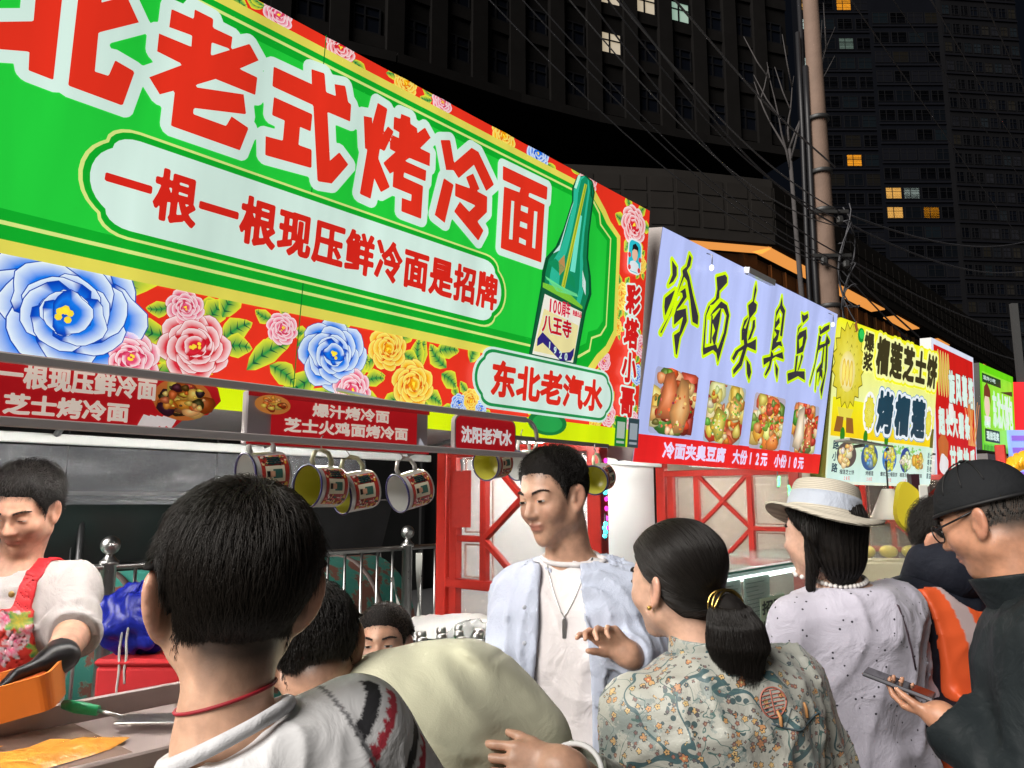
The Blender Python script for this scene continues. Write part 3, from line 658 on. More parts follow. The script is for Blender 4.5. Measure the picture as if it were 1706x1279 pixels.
A = Art(); A.poly(plaque(-.998, -.198, .083, .284, .9), WHT, 22); A.poly(plaque(-.988, -.208, .091, .276, .9), DGR, 22.7); A.poly(plaque(-.976, -.220, .101, .266, .9), WHT, 23.4)
A.text('东北老汽水', -.915, -.275, .122, .245, lin((232, 44, 28)), 24, bold=.042, filly=.95, fillx=.92); A.poly(circ(-.60, .06, .11, .045, 24), lin((24, 130, 60)), 20.5); A.poly(circ(-.60, .058, .085, .032, 24), lin((40, 170, 80)), 21)
A.build('soda_plaque', LITB, s1)
A = Art(); A.text('彩塔小哥', -.152, -.042, .112, .668, lin((214, 30, 28)), 18, bold=.05, halo=.075, halo_col=WHT, vertical=True, fillx=.92, filly=.86); A.build('column_lettering', LIT, s1)
A = Art(); px, py = -.105, .775
A.poly(rrect(px-.052, px+.052, py-.072, py+.072, .03), lin((235, 240, 240)), 16); A.poly(rrect(px-.045, px+.045, py-.065, py+.065, .026), lin((40, 190, 205)), 16.6)
A.poly([(px-.042, py-.062), (px+.042, py-.062), (px+.03, py-.025), (px, py-.015), (px-.03, py-.025)], lin((225, 232, 235)), 17.2); A.poly(circ(px, py+.012, .021, .03, 18), lin((236, 188, 160)), 17.8)
A.poly([(px-.023, py+.018), (px-.02, py+.045), (px, py+.055), (px+.022, py+.042), (px+.024, py+.015), (px+.014, py+.03), (px-.01, py+.03)], lin((25, 25, 30)), 18.4)
for a, b in ((-.036, -.05), (.036, -.05), (-.04, .0), (.04, -.005)): A.poly(circ(px+a, py+b, .011, n=10), lin((225, 60, 60)), 18.2)
A.build('portrait_print', LIT, s1)
for k, (x0, x1, c, d) in enumerate(((-.178, -.098, (24, 150, 62), (210, 235, 215)), (-.085, -.004, (62, 88, 96), (190, 205, 215)))):
    A = Art(); A.rect(x0, x1, .0, .118, lin(c), 26); A.rect(x0+.012, x1-.012, .032, .098, lin(d), 26.8); A.rect(x0+.012, x1-.012, .012, .022, lin(d), 26.8)
    A.build('payment_card', PRINTGLOW, s1)

# white sign: cold noodles with stinky tofu
s2 = sheet_frame('signboard', 'pale lilac-white back-lit sign 冷面夹臭豆腐 in dark brush lettering with food photos', 'sign', Vector((.51615, 3.3, 1.77695)), 41.775, 10.23)
LITW = print_mat('lit_lilac_print', .75, streak=.16)
m = MB(); m.box((1.067, .51, -.083), (2.134, 1.02, .16)); m.build('light_box', mat('box_grey', (.42, .38, .36), .5, noise=.15, nscale=5), s2)
LIL = lin((186, 198, 250)); A = Art(); A.rect(0, 2.134, 0, 1.02, LIL, 0)
A.build('banner_sheet', LITW, s2)
A = Art(); A.rect(.0, 2.134, 0, .122, lin((236, 30, 32)), 1.5)
A.text('冷面夹臭豆腐', .23, .84, .024, .102, lin((236, 222, 255)), 3, bold=.045); A.text('大份12元', .92, 1.345, .022, .100, lin((236, 222, 255)), 3, bold=.045); A.text('小份10元', 1.44, 1.87, .020, .098, lin((236, 222, 255)), 3, bold=.045)
A.build('price_strip', LITW, s2)
A = Art(); A.traced(mm(T_brush), None, lin((58, 54, 62)), 2, .016, lin((214, 250, 10)), step=.0045)
A.poly(mm(T_brushh)[0], lin((214, 250, 10)), 4.5); A.build('brush_lettering', LITW, s2)
def food(A, x0, x1, y0, y1, cols, base, layer, seed, n=60, shape='rr'):
    q = random.Random(seed); r = min(x1-x0, y1-y0)
    A.poly(rrect(x0, x1, y0, y1, r*.08) if shape == 'rr' else circ((x0+x1)/2, (y0+y1)/2, (x1-x0)/2, (y1-y0)/2, 28), base, layer)
    L = layer+.3; cx, cy = (x0+x1)/2, (y0+y1)/2
    for k in range(n):
        s_ = (1-k/n)**1.3*.26+.03; a = q.uniform(0, 6.28); d = q.random()**.55*(.50 if shape == 'rr' else .36)
        bx, by = cx+(x1-x0)*d*math.cos(a), cy+(y1-y0)*d*math.sin(a)
        c = q.choice(cols); c = tuple(min(255, max(0, v+q.randint(-22, 22))) for v in c)
        pts = circ(bx, by, r*s_*q.uniform(.7, 1.5), r*s_*q.uniform(.5, 1.0), 11, q.random()*6, .12, 3, q.random()*6)
        if shape == 'rr': pts = [(min(max(p[0], x0), x1), min(max(p[1], y0), y1)) for p in pts]
        hi = tuple(min(255, v+55) for v in c); lo = tuple(int(v*.72) for v in c)
        A.fan((bx, by+r*s_*.25), pts, lin(hi), lin(lo), L, mid=lin(c)); L += .05
TOFU = [(214, 96, 46), (196, 60, 30), (232, 160, 90), (240, 200, 140), (150, 40, 20), (90, 120, 40)]
A = Art()
food(A, .085, .470, .131, .427, TOFU, lin((176, 180, 214)), 2, 1, 70)
food(A, .585, .985, .120, .420, [(232, 196, 90), (210, 120, 50), (120, 160, 60), (236, 220, 150), (200, 80, 40)], lin((172, 184, 190)), 2, 2, 70)
food(A, 1.09, 1.50, .114, .415, [(226, 170, 80), (204, 70, 36), (240, 214, 150), (110, 150, 50), (236, 120, 60)], lin((186, 176, 190)), 2, 3, 70)
food(A, 1.63, 2.02, .118, .416, [(240, 220, 180), (206, 60, 36), (226, 150, 80), (90, 130, 50), (190, 40, 30)], lin((178, 182, 208)), 2, 4, 70)
def slab_(A, pts, c, L):
    cx = sum(p[0] for p in pts)/len(pts); cy = sum(p[1] for p in pts)/len(pts); A.fan((cx, cy), pts, lin(tuple(min(255, v+50) for v in c)), lin(tuple(int(v*.65) for v in c)), L, mid=lin(c))
slab_(A, [(.13, .20), (.17, .40), (.24, .42), (.30, .33), (.25, .20)], (216, 120, 72), 6.5); slab_(A, [(.24, .23), (.31, .40), (.38, .38), (.42, .26), (.38, .15), (.30, .14)], (226, 160, 96), 6.6)
slab_(A, [(.63, .20), (.69, .30), (.80, .27), (.78, .16), (.72, .13)], (206, 190, 80), 6.5); slab_(A, [(.80, .30), (.85, .37), (.95, .33), (.93, .25), (.85, .24)], (226, 178, 92), 6.5)
slab_(A, [(1.66, .15), (1.70, .37), (1.78, .40), (1.82, .2), (1.76, .13)], (236, 214, 184), 6.5); slab_(A, [(1.82, .14), (1.85, .33), (1.93, .30), (1.95, .16)], (216, 110, 70), 6.6)
q = random.Random(77)
for cx, cy, rx, ry, cs in ((.27, .24, .12, .08, TOFU), (.72, .22, .07, .06, [(90, 150, 40), (240, 230, 170), (200, 200, 60)]), (.88, .30, .05, .04, [(90, 150, 40), (240, 210, 120)]), (1.30, .26, .12, .10, TOFU), (1.88, .24, .05, .08, TOFU)):
    for k in range(26): c = q.choice(cs); A.poly(circ(cx+rx*q.uniform(-1, 1), cy+ry*q.uniform(-1, 1), q.uniform(.005, .014), q.uniform(.004, .009), 6, q.random()*6), lin(tuple(min(255, v+q.randint(-10, 60)) for v in c)), 7+k*.03)
A.build('food_photo', LITW, s2)
m = MB(); m.bar((.78, 1.005, .02), (1.10, 1.005, .02), .03, .03, up=(0, 0, 1)); m.bar((.80, 1.02, .0), (.80, .99, .02), .02, .02); o = m.build('clip_rail', mat('white_paint', (.7, .7, .72), .4), s2)
for sx, sy in ((.40, .93), (1.98, .93)):
    m = MB(); m.tube([(sx, sy+.07, .0), (sx, sy+.06, .03), (sx, sy+.01, .035)], .003, 6); m.build('lamp_stem', steel_d, s2); m = MB(); m.ball((sx, sy, .035), (.011, .014, .010), 8); m.build('spot_lamp', mat('spot_glow', (.8, .8, .8), .3, emit=(1, 1, 1), es=2.2), s2)
    ld = bpy.data.lights.new('spot_lamp_light', 'AREA'); ld.energy = 9; ld.size = .06; ld.color = (1, .97, .93); lo_ = link(bpy.data.objects.new('spot_lamp_light', ld), s2); lo_.location = (sx, sy, .06); lo_.rotation_euler = (R(180-25), 0, 0)

# yellow durian sign
s3 = sheet_frame('signboard', 'yellow durian sign 榴莲芝士饼 烤榴莲 with a pale menu strip below', 'sign', Vector((1.97815, 4.9, 1.71312)), 46.7, 7.6)
m = MB(); p = rrect(0, 1.863, 0, 1.075, .07); n = len(p); m.add([(x, y, -.10) for x, y in p]+[(x, y, -.002) for x, y in p], [tuple(reversed(range(n))), tuple(range(n, 2*n))]+[(i, (i+1) % n, n+(i+1) % n, n+i) for i in range(n)]); m.build('light_box', mat('box_olive', (.30, .30, .05), .5), s3)
LITY = print_mat('lit_yellow_print', .76, streak=.08)
YEL1, YEL2 = (244, 240, 20), (250, 206, 24); A = Art()
o_ = [(x, y) for x, y in p]
A.poly(o_, None, 0, cols=[lin((232, 246, 226)) if y < .3 else lin((246, 244, 30)) for x, y in o_])
A.poly([(.03, .31), (1.84, .315), (1.84, .56), (.03, .56)], None, .8, cols=[lin((250, 212, 20)), lin((250, 212, 20)), lin((246, 240, 30)), lin((246, 240, 30))])
A.poly([(.02, .02), (1.84, .02), (1.84, .315), (.02, .30)], None, 1.2, cols=[lin((214, 244, 236)), lin((220, 246, 240)), lin((206, 238, 216)), lin((222, 240, 200))])
q = random.Random(5)
for k in range(70):
    x = q.uniform(.22, 1.62); A.poly(circ(x, .29-q.random()**2*.06, q.uniform(.01, .03), q.uniform(.006, .014), 7, q.random()*6), lin((q.randint(90, 170), q.randint(190, 220), q.randint(90, 140))), 1.5+k*.01)
A.rect(1.79, 1.86, .31, .46, lin((110, 104, 40)), 1.8)
A.build('sign_sheet', LITY, s3)
def spiky(A, cx, cy, rx, ry, n, layer, c, seed=0):
    q = random.Random(seed); pts = []
    for i in range(2*n):
        t = math.pi*i/n; k = 1.0 if i % 2 == 0 else .83; pts.append((cx+rx*k*math.cos(t), cy+ry*k*math.sin(t)))
    big = [((x-cx)*1.05+cx, (y-cy)*1.04+cy) for x, y in pts]; A.poly(big, lin((120, 110, 20)), layer); A.fan((cx, cy), pts, lin((242, 236, 110)), lin(c), layer+.4, mid=lin((232, 220, 80)))
    for k in range(int(n*1.6)):
        a = q.random()*6.28; d = q.random()**.5*.72; x, y = cx+rx*d*math.cos(a), cy+ry*d*math.sin(a); w = rx*.07
        A.poly([(x-w, y-w), (x, y+w*.7), (x+w, y-w), (x, y+w*.1)], lin((150, 136, 30)), layer+.8)
A = Art(); spiky(A, .225, .78, .24, .285, 17, 3, (222, 206, 50), 1)
A.poly([(.26, 1.06), (.30, 1.09), (.33, 1.03), (.30, 1.01)], lin((150, 96, 50)), 4.4); A.poly(circ(.385, 1.005, .055, .05, 16), lin((20, 150, 50)), 4.4); A.poly(circ(.39, 1.012, .038, .032, 14), lin((50, 205, 90)), 4.8)
A.fan((.21, .74), circ(.21, .74, .12, .135, 22), lin((250, 240, 180)), lin((240, 222, 120)), 4.4)
for dx in (-.055, .0, .055): A.fan((.21+dx, .73), circ(.21+dx, .73, .028, .09, 14), lin((255, 236, 120)), lin((226, 180, 50)), 4.9)
A.poly([(.10, .50), (.34, .50), (.30, .42), (.14, .42)], lin((232, 220, 80)), 3.2); A.poly([(.10, .44), (.20, .44), (.19, .34), (.07, .34)], lin((150, 96, 40)), 3.6); A.poly([(.24, .44), (.34, .44), (.37, .34), (.25, .34)], lin((150, 96, 40)), 3.6)
A.build('durian_print', LITY, s3); A = Art(); A.poly(circ(.60, .50, .105, .145, 20), lin((250, 250, 245)), 3); spiky(A, .60, .50, .085, .12, 12, 3.4, (236, 226, 60), 2)
A.build('durian_print', LITY, s3); A = Art(); A.poly(circ(1.73, .50, .085, .135, 20), lin((250, 250, 235)), 3); spiky(A, 1.73, .50, .065, .11, 11, 3.4, (236, 226, 60), 3)
A.build('durian_print', LITY, s3)
for x in (.20, .56, .92):
    A = Art(); A.poly(circ(x, .325, .036, .05, 12, 0, .14, 6), lin((40, 130, 30)), 4.6); A.build('leaf_print', LITY, s3)
A = Art(); DK = lin((40, 44, 60)); DK2 = lin((30, 66, 84))
A.text('爆浆', .435, .60, .775, 1.045, lin((62, 56, 30)), 6, bold=.045, halo=.10, halo_col=lin((250, 252, 150)), vertical=True, fillx=.92)
A.text('榴莲芝士饼', .64, 1.85, .775, 1.045, lin((62, 56, 30)), 6, bold=.055, halo=.10, halo_col=lin((250, 252, 170)), fillx=.86, halo2=(.17, lin((246, 246, 40))))
A.text('烤榴莲', .70, 1.66, .37, .67, DK2, 8, bold=.06, halo=.075, halo_col=lin((236, 244, 250)), fillx=.8, halo2=(.10, lin((120, 160, 190))))
A.build('sign_lettering', LITY, s3); A = Art(); A.text('路小路', .065, .155, .07, .29, DK2, 8, bold=.03, vertical=True, filly=.8); A.text('七年老店', 1.80, 1.85, .06, .275, DK2, 8, bold=.03, vertical=True, filly=.85); A.text('后塔百家', 1.745, 1.79, .06, .275, DK2, 8, bold=.03, vertical=True, filly=.85)
A.build('sign_lettering', LITY, s3); A = Art()
for x, t in ((.30, '榴莲芝士饼'), (.66, '烤榴莲'), (1.00, '爆浆芝士榴莲饼'), (1.29, '榴莲汤圆'), (1.56, '榴莲蛋糕')):
    A.text(t, x-.028*len(t)/2*1.6, x+.028*len(t)/2*1.6, .066, .100, DK, 8, bold=.02); A.text('28元' if x < .9 else '15元', x-.05, x+.05, .028, .058, lin((230, 90, 110)), 8, bold=.02)
A.build('sign_lettering', LITY, s3)
A = Art(); 
for x, w, h, cs, bs in ((.285, .15, .10, [(246, 214, 150), (240, 196, 110), (250, 236, 200)], (96, 84, 80)), (.652, .14, .11, [(226, 224, 90), (206, 200, 70), (120, 150, 190)], (60, 96, 150)), (1.0, .13, .11, [(238, 224, 80), (226, 204, 60), (244, 240, 160)], (60, 120, 190)), (1.30, .10, .11, [(230, 236, 190), (160, 190, 90)], (36, 72, 150)), (1.56, .10, .10, [(232, 190, 70), (240, 214, 130), (210, 160, 50)], (216, 238, 224))):
    food(A, x-w, x+w, .195-h*.85, .195+h*.85, cs, lin(bs), 4, int(x*100), 22, 'c')
A.build('food_photo', LITY, s3)

# red snack sign and green snack sign further on
s4 = sheet_frame('signboard', 'red back-lit snack sign with white lettering and a white edge', 'sign', Vector((3.77856, 6.9, 1.7989)), 43.98, 2.64)
m = MB(); m.box((.71, .638, -.05), (1.42, 1.276, .096)); m.build('light_box', mat('box_white'), s4)
A = Art(); A.rect(0, 1.42, 0, 1.276, lin((226, 232, 250)), 0); A.rect(.05, 1.39, .02, 1.225, lin((214, 30, 24)), 1.2)
for k in range(5): leafx = .18+.08*k; A.poly(circ(leafx, .98, .035, .22, 14), lin((240, 226, 130)), 2+k*.1); A.poly(circ(leafx, .98, .02, .2, 12), lin((216, 180, 70)), 2.6+k*.1)
q = random.Random(9)
for k in range(14): a = q.uniform(60, 120); A.poly([(1.12+.02*k, .35), (1.15+.02*k, .35), (1.15+.02*k+.5*math.cos(R(a)), .35+.5*math.sin(R(a))), (1.13+.02*k+.5*math.cos(R(a)), .35+.5*math.sin(R(a)))], lin((236, 170+q.randint(-30, 30), 90)), 2.2+k*.05)
A.poly(circ(.26, .29, .16, .13, 16, 0, .1, 5), lin((206, 110, 50)), 2.4); A.poly(circ(.26, .13, .14, .10, 16, 0, .1, 4), lin((240, 236, 236)), 2.8); A.poly(circ(.55, .63, .09, .12, 14), lin((244, 240, 235)), 2.4)
A.build('sign_sheet', LIT, s4)
A = Art(); A.text('旋风薯塔', .48, 1.38, .72, 1.05, WHT, 4, bold=.06, halo=.03, halo_col=lin((120, 10, 10)), fillx=.8)
A.text('超长大薯条', .12, 1.2, .40, .66, WHT, 4, bold=.06, fillx=.8); A.text('甘梅地瓜', .44, 1.36, .06, .32, WHT, 4, bold=.06, fillx=.8); A.build('sign_lettering', LIT, s4)
s5 = sheet_frame('signboard', 'bright green back-lit snack sign with tall white lettering', 'sign', Vector((5.07532, 8.3, 2.14371)), 45.18, 2.7)
m = MB(); m.box((.71, .474, -.05), (1.431, .949, .096)); m.build('light_box', mat('box_dark', (.05, .05, .05), .6), s5)
A = Art(); A.rect(0, 1.431, 0, .949, lin((110, 224, 20)), 0); A.rect(.08, 1.36, .08, .87, lin((150, 236, 60)), 1); A.rect(.08, .85, .75, .85, lin((40, 70, 40)), 1.8); A.rect(.12, .72, .10, .24, lin((30, 60, 40)), 1.8)
A.poly([(.8, .70), (1.36, .76), (1.36, .70)], lin((30, 60, 40)), 1.8)
for k in range(24): A.rect(.06+.055*k, .085+.055*k, .0, .06, lin((40, 90, 20)), 1.8)
A.poly(circ(.24, .50, .11, .13, 16), lin((244, 214, 196)), 2.2); A.poly([(.10, .52), (.14, .70), (.26, .76), (.38, .68), (.40, .50), (.34, .60), (.16, .60)], lin((120, 60, 40)), 2.8); A.poly([(.12, .38), (.36, .38), (.34, .28), (.14, .28)], lin((240, 240, 240)), 2.3)
A.build('sign_sheet', LIT, s5)
A = Art(); A.text('东北大酥包', .46, 1.34, .26, .70, WHT, 4, bold=.075, fillx=.9); A.text('现炸小吃', .12, .62, .78, .83, WHT, 4, bold=.03); A.text('老味', .10, .34, .25, .33, WHT, 4, bold=.05); A.text('现做现卖', .17, .68, .12, .22, WHT, 4, bold=.05); A.build('sign_lettering', LIT, s5)
s6 = thing('signboard', 'small glowing red board at the far right behind the green sign', 'sign', at(1712, 700, 9.5))
m = MB(); m.box((0, 0, 0), (.5, .06, .95)); m.build('panel', mat('red_glow', (.5, .02, .02), .5, emit=(1, .02, .03), es=.7), s6)
m = MB(); m.box((0, .05, -.2), (.08, .05, 3.4)); m.build('post', mat('box_dark'), s6)
s7 = thing('signboard', 'slim blue and white lit price panel at the right edge', 'sign', at(1708, 770, 9.0)); m = MB(); m.box((0, 0, 0), (.34, .05, .75)); m.build('panel', mat('blue_glow', (.2, .3, .6), .5, emit=lin((150, 170, 240))[:3], es=.7), s7)
for k in range(5):
    m = MB(); m.box((-.02, -.03, -.28+.14*k), (.26, .012, .06)); m.build('price_line', mat('pink_glow', (.4, .1, .2), .5, emit=lin((236, 60, 90) if k % 2 else (60, 90, 220))[:3], es=.8), s7)
# ---------------------------------------------------------------- stalls: frames, partitions, canopies, lamps
red_m = mat('red_paint', (.52, .028, .018), .38, noise=.15, nscale=15, bump=.05, bscale=60)
pane_m = mat('plastic_pane', (.62, .55, .50), .15, alpha=.17, noise=.2, nscale=5, bump=.35, bscale=9)
def lattice(label, s, ws, post, zs, bottom=.72):
    "a red side screen: posts, bars, a diamond and panes; ws = w of left bar, diamond centre, right bar; zs = bottom, middle, tip, top"
    wl, wc, wr = ws; w0, w1 = post; zb, zm, zt, z1 = zs
    T = thing('lattice_screen', label, 'screen', S(s, (w0+w1)/2, 0)); inv = Matrix.Translation(-T.location)
    def bar(name, a, b, wid=.036, dep=.045, m=red_m, off=0.0):
        mb = MB(); mb.bar(S(s+off, *a), S(s+off, *b), dep, wid, up=(0, 0, 1) if abs(a[0]-b[0]) > 1e-3 else D1, bev=.004); o = mb.build(name, m, T); o.matrix_parent_inverse = inv; return o
    bar('post', (w0, 0), (w0, z1+.25), .06, .07); bar('post', (w1, 0), (w1, z1+.25), .06, .07)
    bar('post', (w0+.075, bottom), (w0+.075, z1), .045, .05)
    bar('bar', (wl, zb), (wl, z1), .036, .040); bar('bar', (wr, zb), (wr, z1), .036, .040)
    for z in (zb, z1): bar('rail', (w0, z), (w1, z), .045, .048)
    bar('rail', (w0, bottom), (w1, bottom), .05, .048)
    bar('rail', (w0+.09, zm), (wl, zm), .03, .034); bar('rail', (wr, zm), (w1, zm), .03, .034)
    for a, b in (((wl, zm), (wc, zt)), ((wc, zt), (wr, zm)), ((wl, zm), (wc, zb+.02)), ((wc, zb+.02), (wr, zm)), ((wc, zt), (wl, z1)), ((wc, zt), (wr, z1))): bar('brace', a, b, .028, .03, off=-.004)
    for a, b in ((w0+.09, wl), (wl, wr), (wr, w1)):
        for c, d in (((zb, zm), (zm, z1)) if a != wl else ((zb, z1),)):
            mb = MB(); mb.bar(S(s+.012, a, (c+d)/2), S(s+.012, b, (c+d)/2), .004, d-c-.01); o = mb.build('pane', pane_m, T); o.matrix_parent_inverse = inv
            mb = MB(); 
            for (p, q_) in (((a+.025, c+.03), (b-.025, c+.03)), ((a+.025, d-.03), (b-.025, d-.03)), ((a+.025, c+.03), (a+.025, d-.03)), ((b-.025, c+.03), (b-.025, d-.03))):
                mb.bar(S(s+.03, *p), S(s+.03, *q_), .008, .008, up=(0, 0, 1) if abs(p[0]-q_[0]) > 1e-3 else D1)
            o = mb.build('pane_edging', mat('pale_edging', (.72, .45, .38), .35), T); o.matrix_parent_inverse = inv
    mb = MB(); mb.bar(S(s+.012, w0+.09, (zb+bottom)/2), S(s+.012, w1, (zb+bottom)/2), .004, zb-bottom-.01); o = mb.build('pane', pane_m, T); o.matrix_parent_inverse = inv
    mb = MB(); mb.bar(S(s+.012, w0, bottom/2), S(s+.012, w1, bottom/2), .02, bottom-.02); o = mb.build('kick_panel', red_m, T); o.matrix_parent_inverse = inv
    return T
lattice('red lattice side screen behind the man in the blue shirt', 0.0, (-.84, -.60, -.37), (-1.11, -.19), (1.217, 1.43, 1.625, 1.845))
lattice('red lattice side screen behind the glass counter with papers', 2.3, (-.925, -.727, -.53), (-1.205, -.22), (1.205, 1.423, 1.603, 1.80))
lattice('red lattice side screen under the durian sign', 4.55, (-.24, .0, .24), (-.55, .60), (1.19, 1.42, 1.60, 1.80))
# stall backs and canopies
def panel(name, label, cat, a, b, z0, z1, th, m):
    mb = MB(); mb.bar(Vector((a.x, a.y, (z0+z1)/2)), Vector((b.x, b.y, (z0+z1)/2)), th, z1-z0); return tag(mb.build(name, m), label, cat)
panel('back_panel', 'plain white back wall of the stinky tofu stall', 'panel', S(.03, -1.16, 0), S(2.27, -1.27, 0), .0, 2.1, .03, mat('white_panel', (.74, .76, .76), .5, noise=.04, nscale=3))
panel('back_panel', 'pale printed back wall of the durian stall', 'panel', S(2.4, -1.3, 0), S(4.5, -.9, 0), .0, 2.1, .03, mat('pale_panel', (.58, .50, .42), .5, noise=.2, nscale=3))
def canopy(label, s0, s1, w0, w1, z0, z1, m):
    T = thing('stall_canopy', label, 'canopy', S((s0+s1)/2, (w0+w1)/2, 0)); inv = Matrix.Translation(-T.location)
    mb = MB(); a, b, c, d = S(s0, w0, z0), S(s1, w0, z0), S(s1, w1, z1), S(s0, w1, z1); up = Vector((0, 0, .012))
    mb.add([a, b, c, d, a+up, b+up, c+up, d+up], [(0, 3, 2, 1), (4, 5, 6, 7), (0, 1, 5, 4), (2, 3, 7, 6), (1, 2, 6, 5), (3, 0, 4, 7)]); o = mb.build('cover', m, T); o.matrix_parent_inverse = inv
    for k in range(4):
        s_ = s0+(s1-s0)*(k+.5)/4; mb = MB(); mb.tube([S(s_, w0, z0-.02), S(s_+.25, w1, z1-.02)], .011, 8); o = mb.build('roof_pole', steel_d, T); o.matrix_parent_inverse = inv
    mb = MB(); mb.bar(S(s0, w1, z1-.035), S(s1, w1, z1-.035), .03, .035, bev=.004); o = mb.build('rear_bar', mat('white_bar', (.62, .65, .64), .4), T); o.matrix_parent_inverse = inv
    return T
cv = mat('grey_canvas', (.26, .255, .25), .7, noise=.25, nscale=5, bump=.4, bscale=12)
canopy('grey canvas canopy over the cook in the noodle stall', -3.2, .02, -.12, -1.25, 1.985, 1.86, cv)
canopy('white canopy of the stinky tofu stall', .06, 2.28, -.12, -1.2, 1.99, 1.9, mat('white_canvas', (.55, .55, .55), .7)); canopy('pale canopy of the durian stall', 2.36, 4.6, .12, -1.0, 1.99, 1.9, mat('pale_canvas', (.5, .5, .48), .7))
mb = MB(); vs = []; fs = []; n = 40; q = random.Random(2)
for i in range(n+1):
    for j in range(5):
        s_ = -3.1+2.7*i/n; z = 1.80-.20*j/4; vs.append(S(s_, -1.22+.012*math.sin(i*1.7)+.02*math.sin(i*.6+j*.8)+q.uniform(-.004, .004), z))
for i in range(n):
    for j in range(4): a = i*5+j; fs.append((a, a+1, a+6, a+5))
mb.add(vs, fs, True); tag(mb.build('plastic_sheet', mat('clear_sheet', (.34, .36, .39), .06, alpha=.34, noise=.85, nscale=5, bump=1.0, bscale=14, stretch=(.5, .5, 3))), 'clear plastic curtain hanging under the rear bar of the noodle stall', 'plastic sheet')  # strong base-colour noise paints reflections into the clear film
# stall lamps: LED tubes under the canopies
tube_m = mat('led_tube', (.9, .9, .9), .3, emit=(1, .96, .90), es=85)
def led(label, s0, s1, w, z, m=tube_m):
    T = thing('led_lamp', label, 'lamp', S((s0+s1)/2, w, z)); inv = Matrix.Translation(-T.location)
    mb = MB(); mb.bar(S(s0, w, z+.028), S(s1, w, z+.028), .045, .03, bev=.004); o = mb.build('holder', mat('white_paint', (.7, .7, .72), .4), T); o.matrix_parent_inverse = inv
    mb = MB(); mb.tube([S(s0+.02, w, z), S(s1-.02, w, z)], .013, 10); o = mb.build('tube', m, T); o.matrix_parent_inverse = inv
led('white LED tube under the canvas above the griddle', -2.7, -1.5, -.36, 1.895); led('white LED tube over the soda bottles', -1.3, -.2, -.36, 1.895)
led('white LED tube over the glass counter', .4, 1.9, -.30, 1.90); led('extra LED tube added to brighten the back of the stinky tofu stall', .4, 2.0, -.95, 1.93); led('pale LED tube added inside the glass counter to brighten it', .35, 2.1, .10, 1.255, mat('counter_fill', (.9, .9, .9), .3, emit=(.86, 1, .95), es=6)); led('white LED tube in the durian stall', 2.6, 4.2, -.10, 1.90)  # second tofu-stall tube and counter tube are added to brighten them
# LED strip on the first screen, bead lights
mb = MB(); mb.tube([S(-.02, -1.10, .78), S(-.02, -1.095, 1.3), S(-.02, -1.105, 1.9)], .007, 8); o = mb.build('led_strip', mat('amber_strip', (.9, .6, .2), .4, emit=lin((255, 190, 60))[:3], es=2.0)); tag(o, 'glowing amber light strip on the red post beside the fence', 'light strip')
def bead(u, v, Y, c, label):
    T = thing('bead_light', label, 'light', at(u, v, Y)); mb = MB(); q = random.Random(u)
    for k in range(4): mb.ball((q.uniform(-.006, .006), 0, .016*k-.03), .0095, 5)
    mb.build('bulb', mat('bead_%d_%d_%d' % c, (.5, .5, .5), .4, emit=lin(c)[:3], es=2.6), T)
    mb = MB(); mb.tube([(0, .012, -.05), (.002, .014, .0), (0, .012, .06)], .004, 5); mb.build('wire', cab_m, T)
bead(1008, 808, 3.2, (40, 230, 240), 'upper cyan bead light on the red post behind the man'); bead(1009, 880, 3.2, (40, 225, 240), 'lower cyan bead light on the red post behind the man')
bead(1297, 800, 4.85, (20, 230, 120), 'left green bead light under the white sign corner'); bead(1315, 815, 4.85, (20, 225, 110), 'right green bead light by the straw hat crown')
bead(1529, 897-20, 5.6, (40, 110, 250), 'upper blue bead light on the dark post by the orange vest'); bead(1533, 934, 5.6, (40, 150, 250), 'lower blue bead light on the dark post by the orange vest')
mb = MB(); 
for k in range(8): mb.ball(S(.01, -.155, 1.50+.04*k), .011, 6)
tag(mb.build('light_string', mat('magenta_bead', (.5, .1, .4), .4, emit=lin((236, 60, 190))[:3], es=1.6)), 'magenta string of bead lights on the red post behind the man', 'light string')
mb = MB(); mb.bar(at(1527, 870, 5.7)+Vector((0, 0, -1.3)), at(1527, 870, 5.7)+Vector((0, 0, .35)), .06, .06, up=(0, 1, 0)); tag(mb.build('stall_post', mat('wine_post', (.06, .02, .03), .4)), 'dark wine-coloured post beside the orange vest', 'post')

# rails, menu boards, drink sign
rod = mat('rail_rod', (.62, .60, .60), .3, metal=.7)
T = thing('hanging_rail', 'two thin white rods hung before the green banner, carrying menu boards and mugs', 'rail', S(-1.9, .26, 1.74)); inv = Matrix.Translation(-T.location)
for z in (1.743, 1.846):
    mb = MB(); mb.bar(S(-3.1, .268, z), S(-1.02, .268, z), .012, .016, bev=.002); o = mb.build('rod', mat('rail_white', (.66, .62, .64), .35, metal=.2), T); o.matrix_parent_inverse = inv
mb = MB(); mb.tube([S(-1.02+.05*math.sin(R(t)), .268, 1.7945+.0515*math.cos(R(t))) for t in range(0, 181, 15)], .006, 8); o = mb.build('end_loop', rod, T); o.matrix_parent_inverse = inv
for s_ in (-2.6, -1.5):
    for z in (1.743, 1.846): mb = MB(); mb.tube([S(s_, .262, z+.0), S(s_, .02, z+.06)], .006, 6); o = mb.build('bracket', rod, T); o.matrix_parent_inverse = inv
def board(label, s0, s1, z0, z1, w=.25, name='menu_board'):
    T = thing(name, label, 'menu sign', S(s0, w, z0), (R(90), 0, math.pi/2-HEAD)); return T
BR = lin((190, 22, 30)); BRD = lin((150, 14, 22)); CRM = lin((245, 228, 214))
T = board('long red menu board with rounded end reading 根现压鲜冷面 芝士烤冷面 above the cook', -3.05, -1.945, 1.738, 1.858); Lx = 1.105
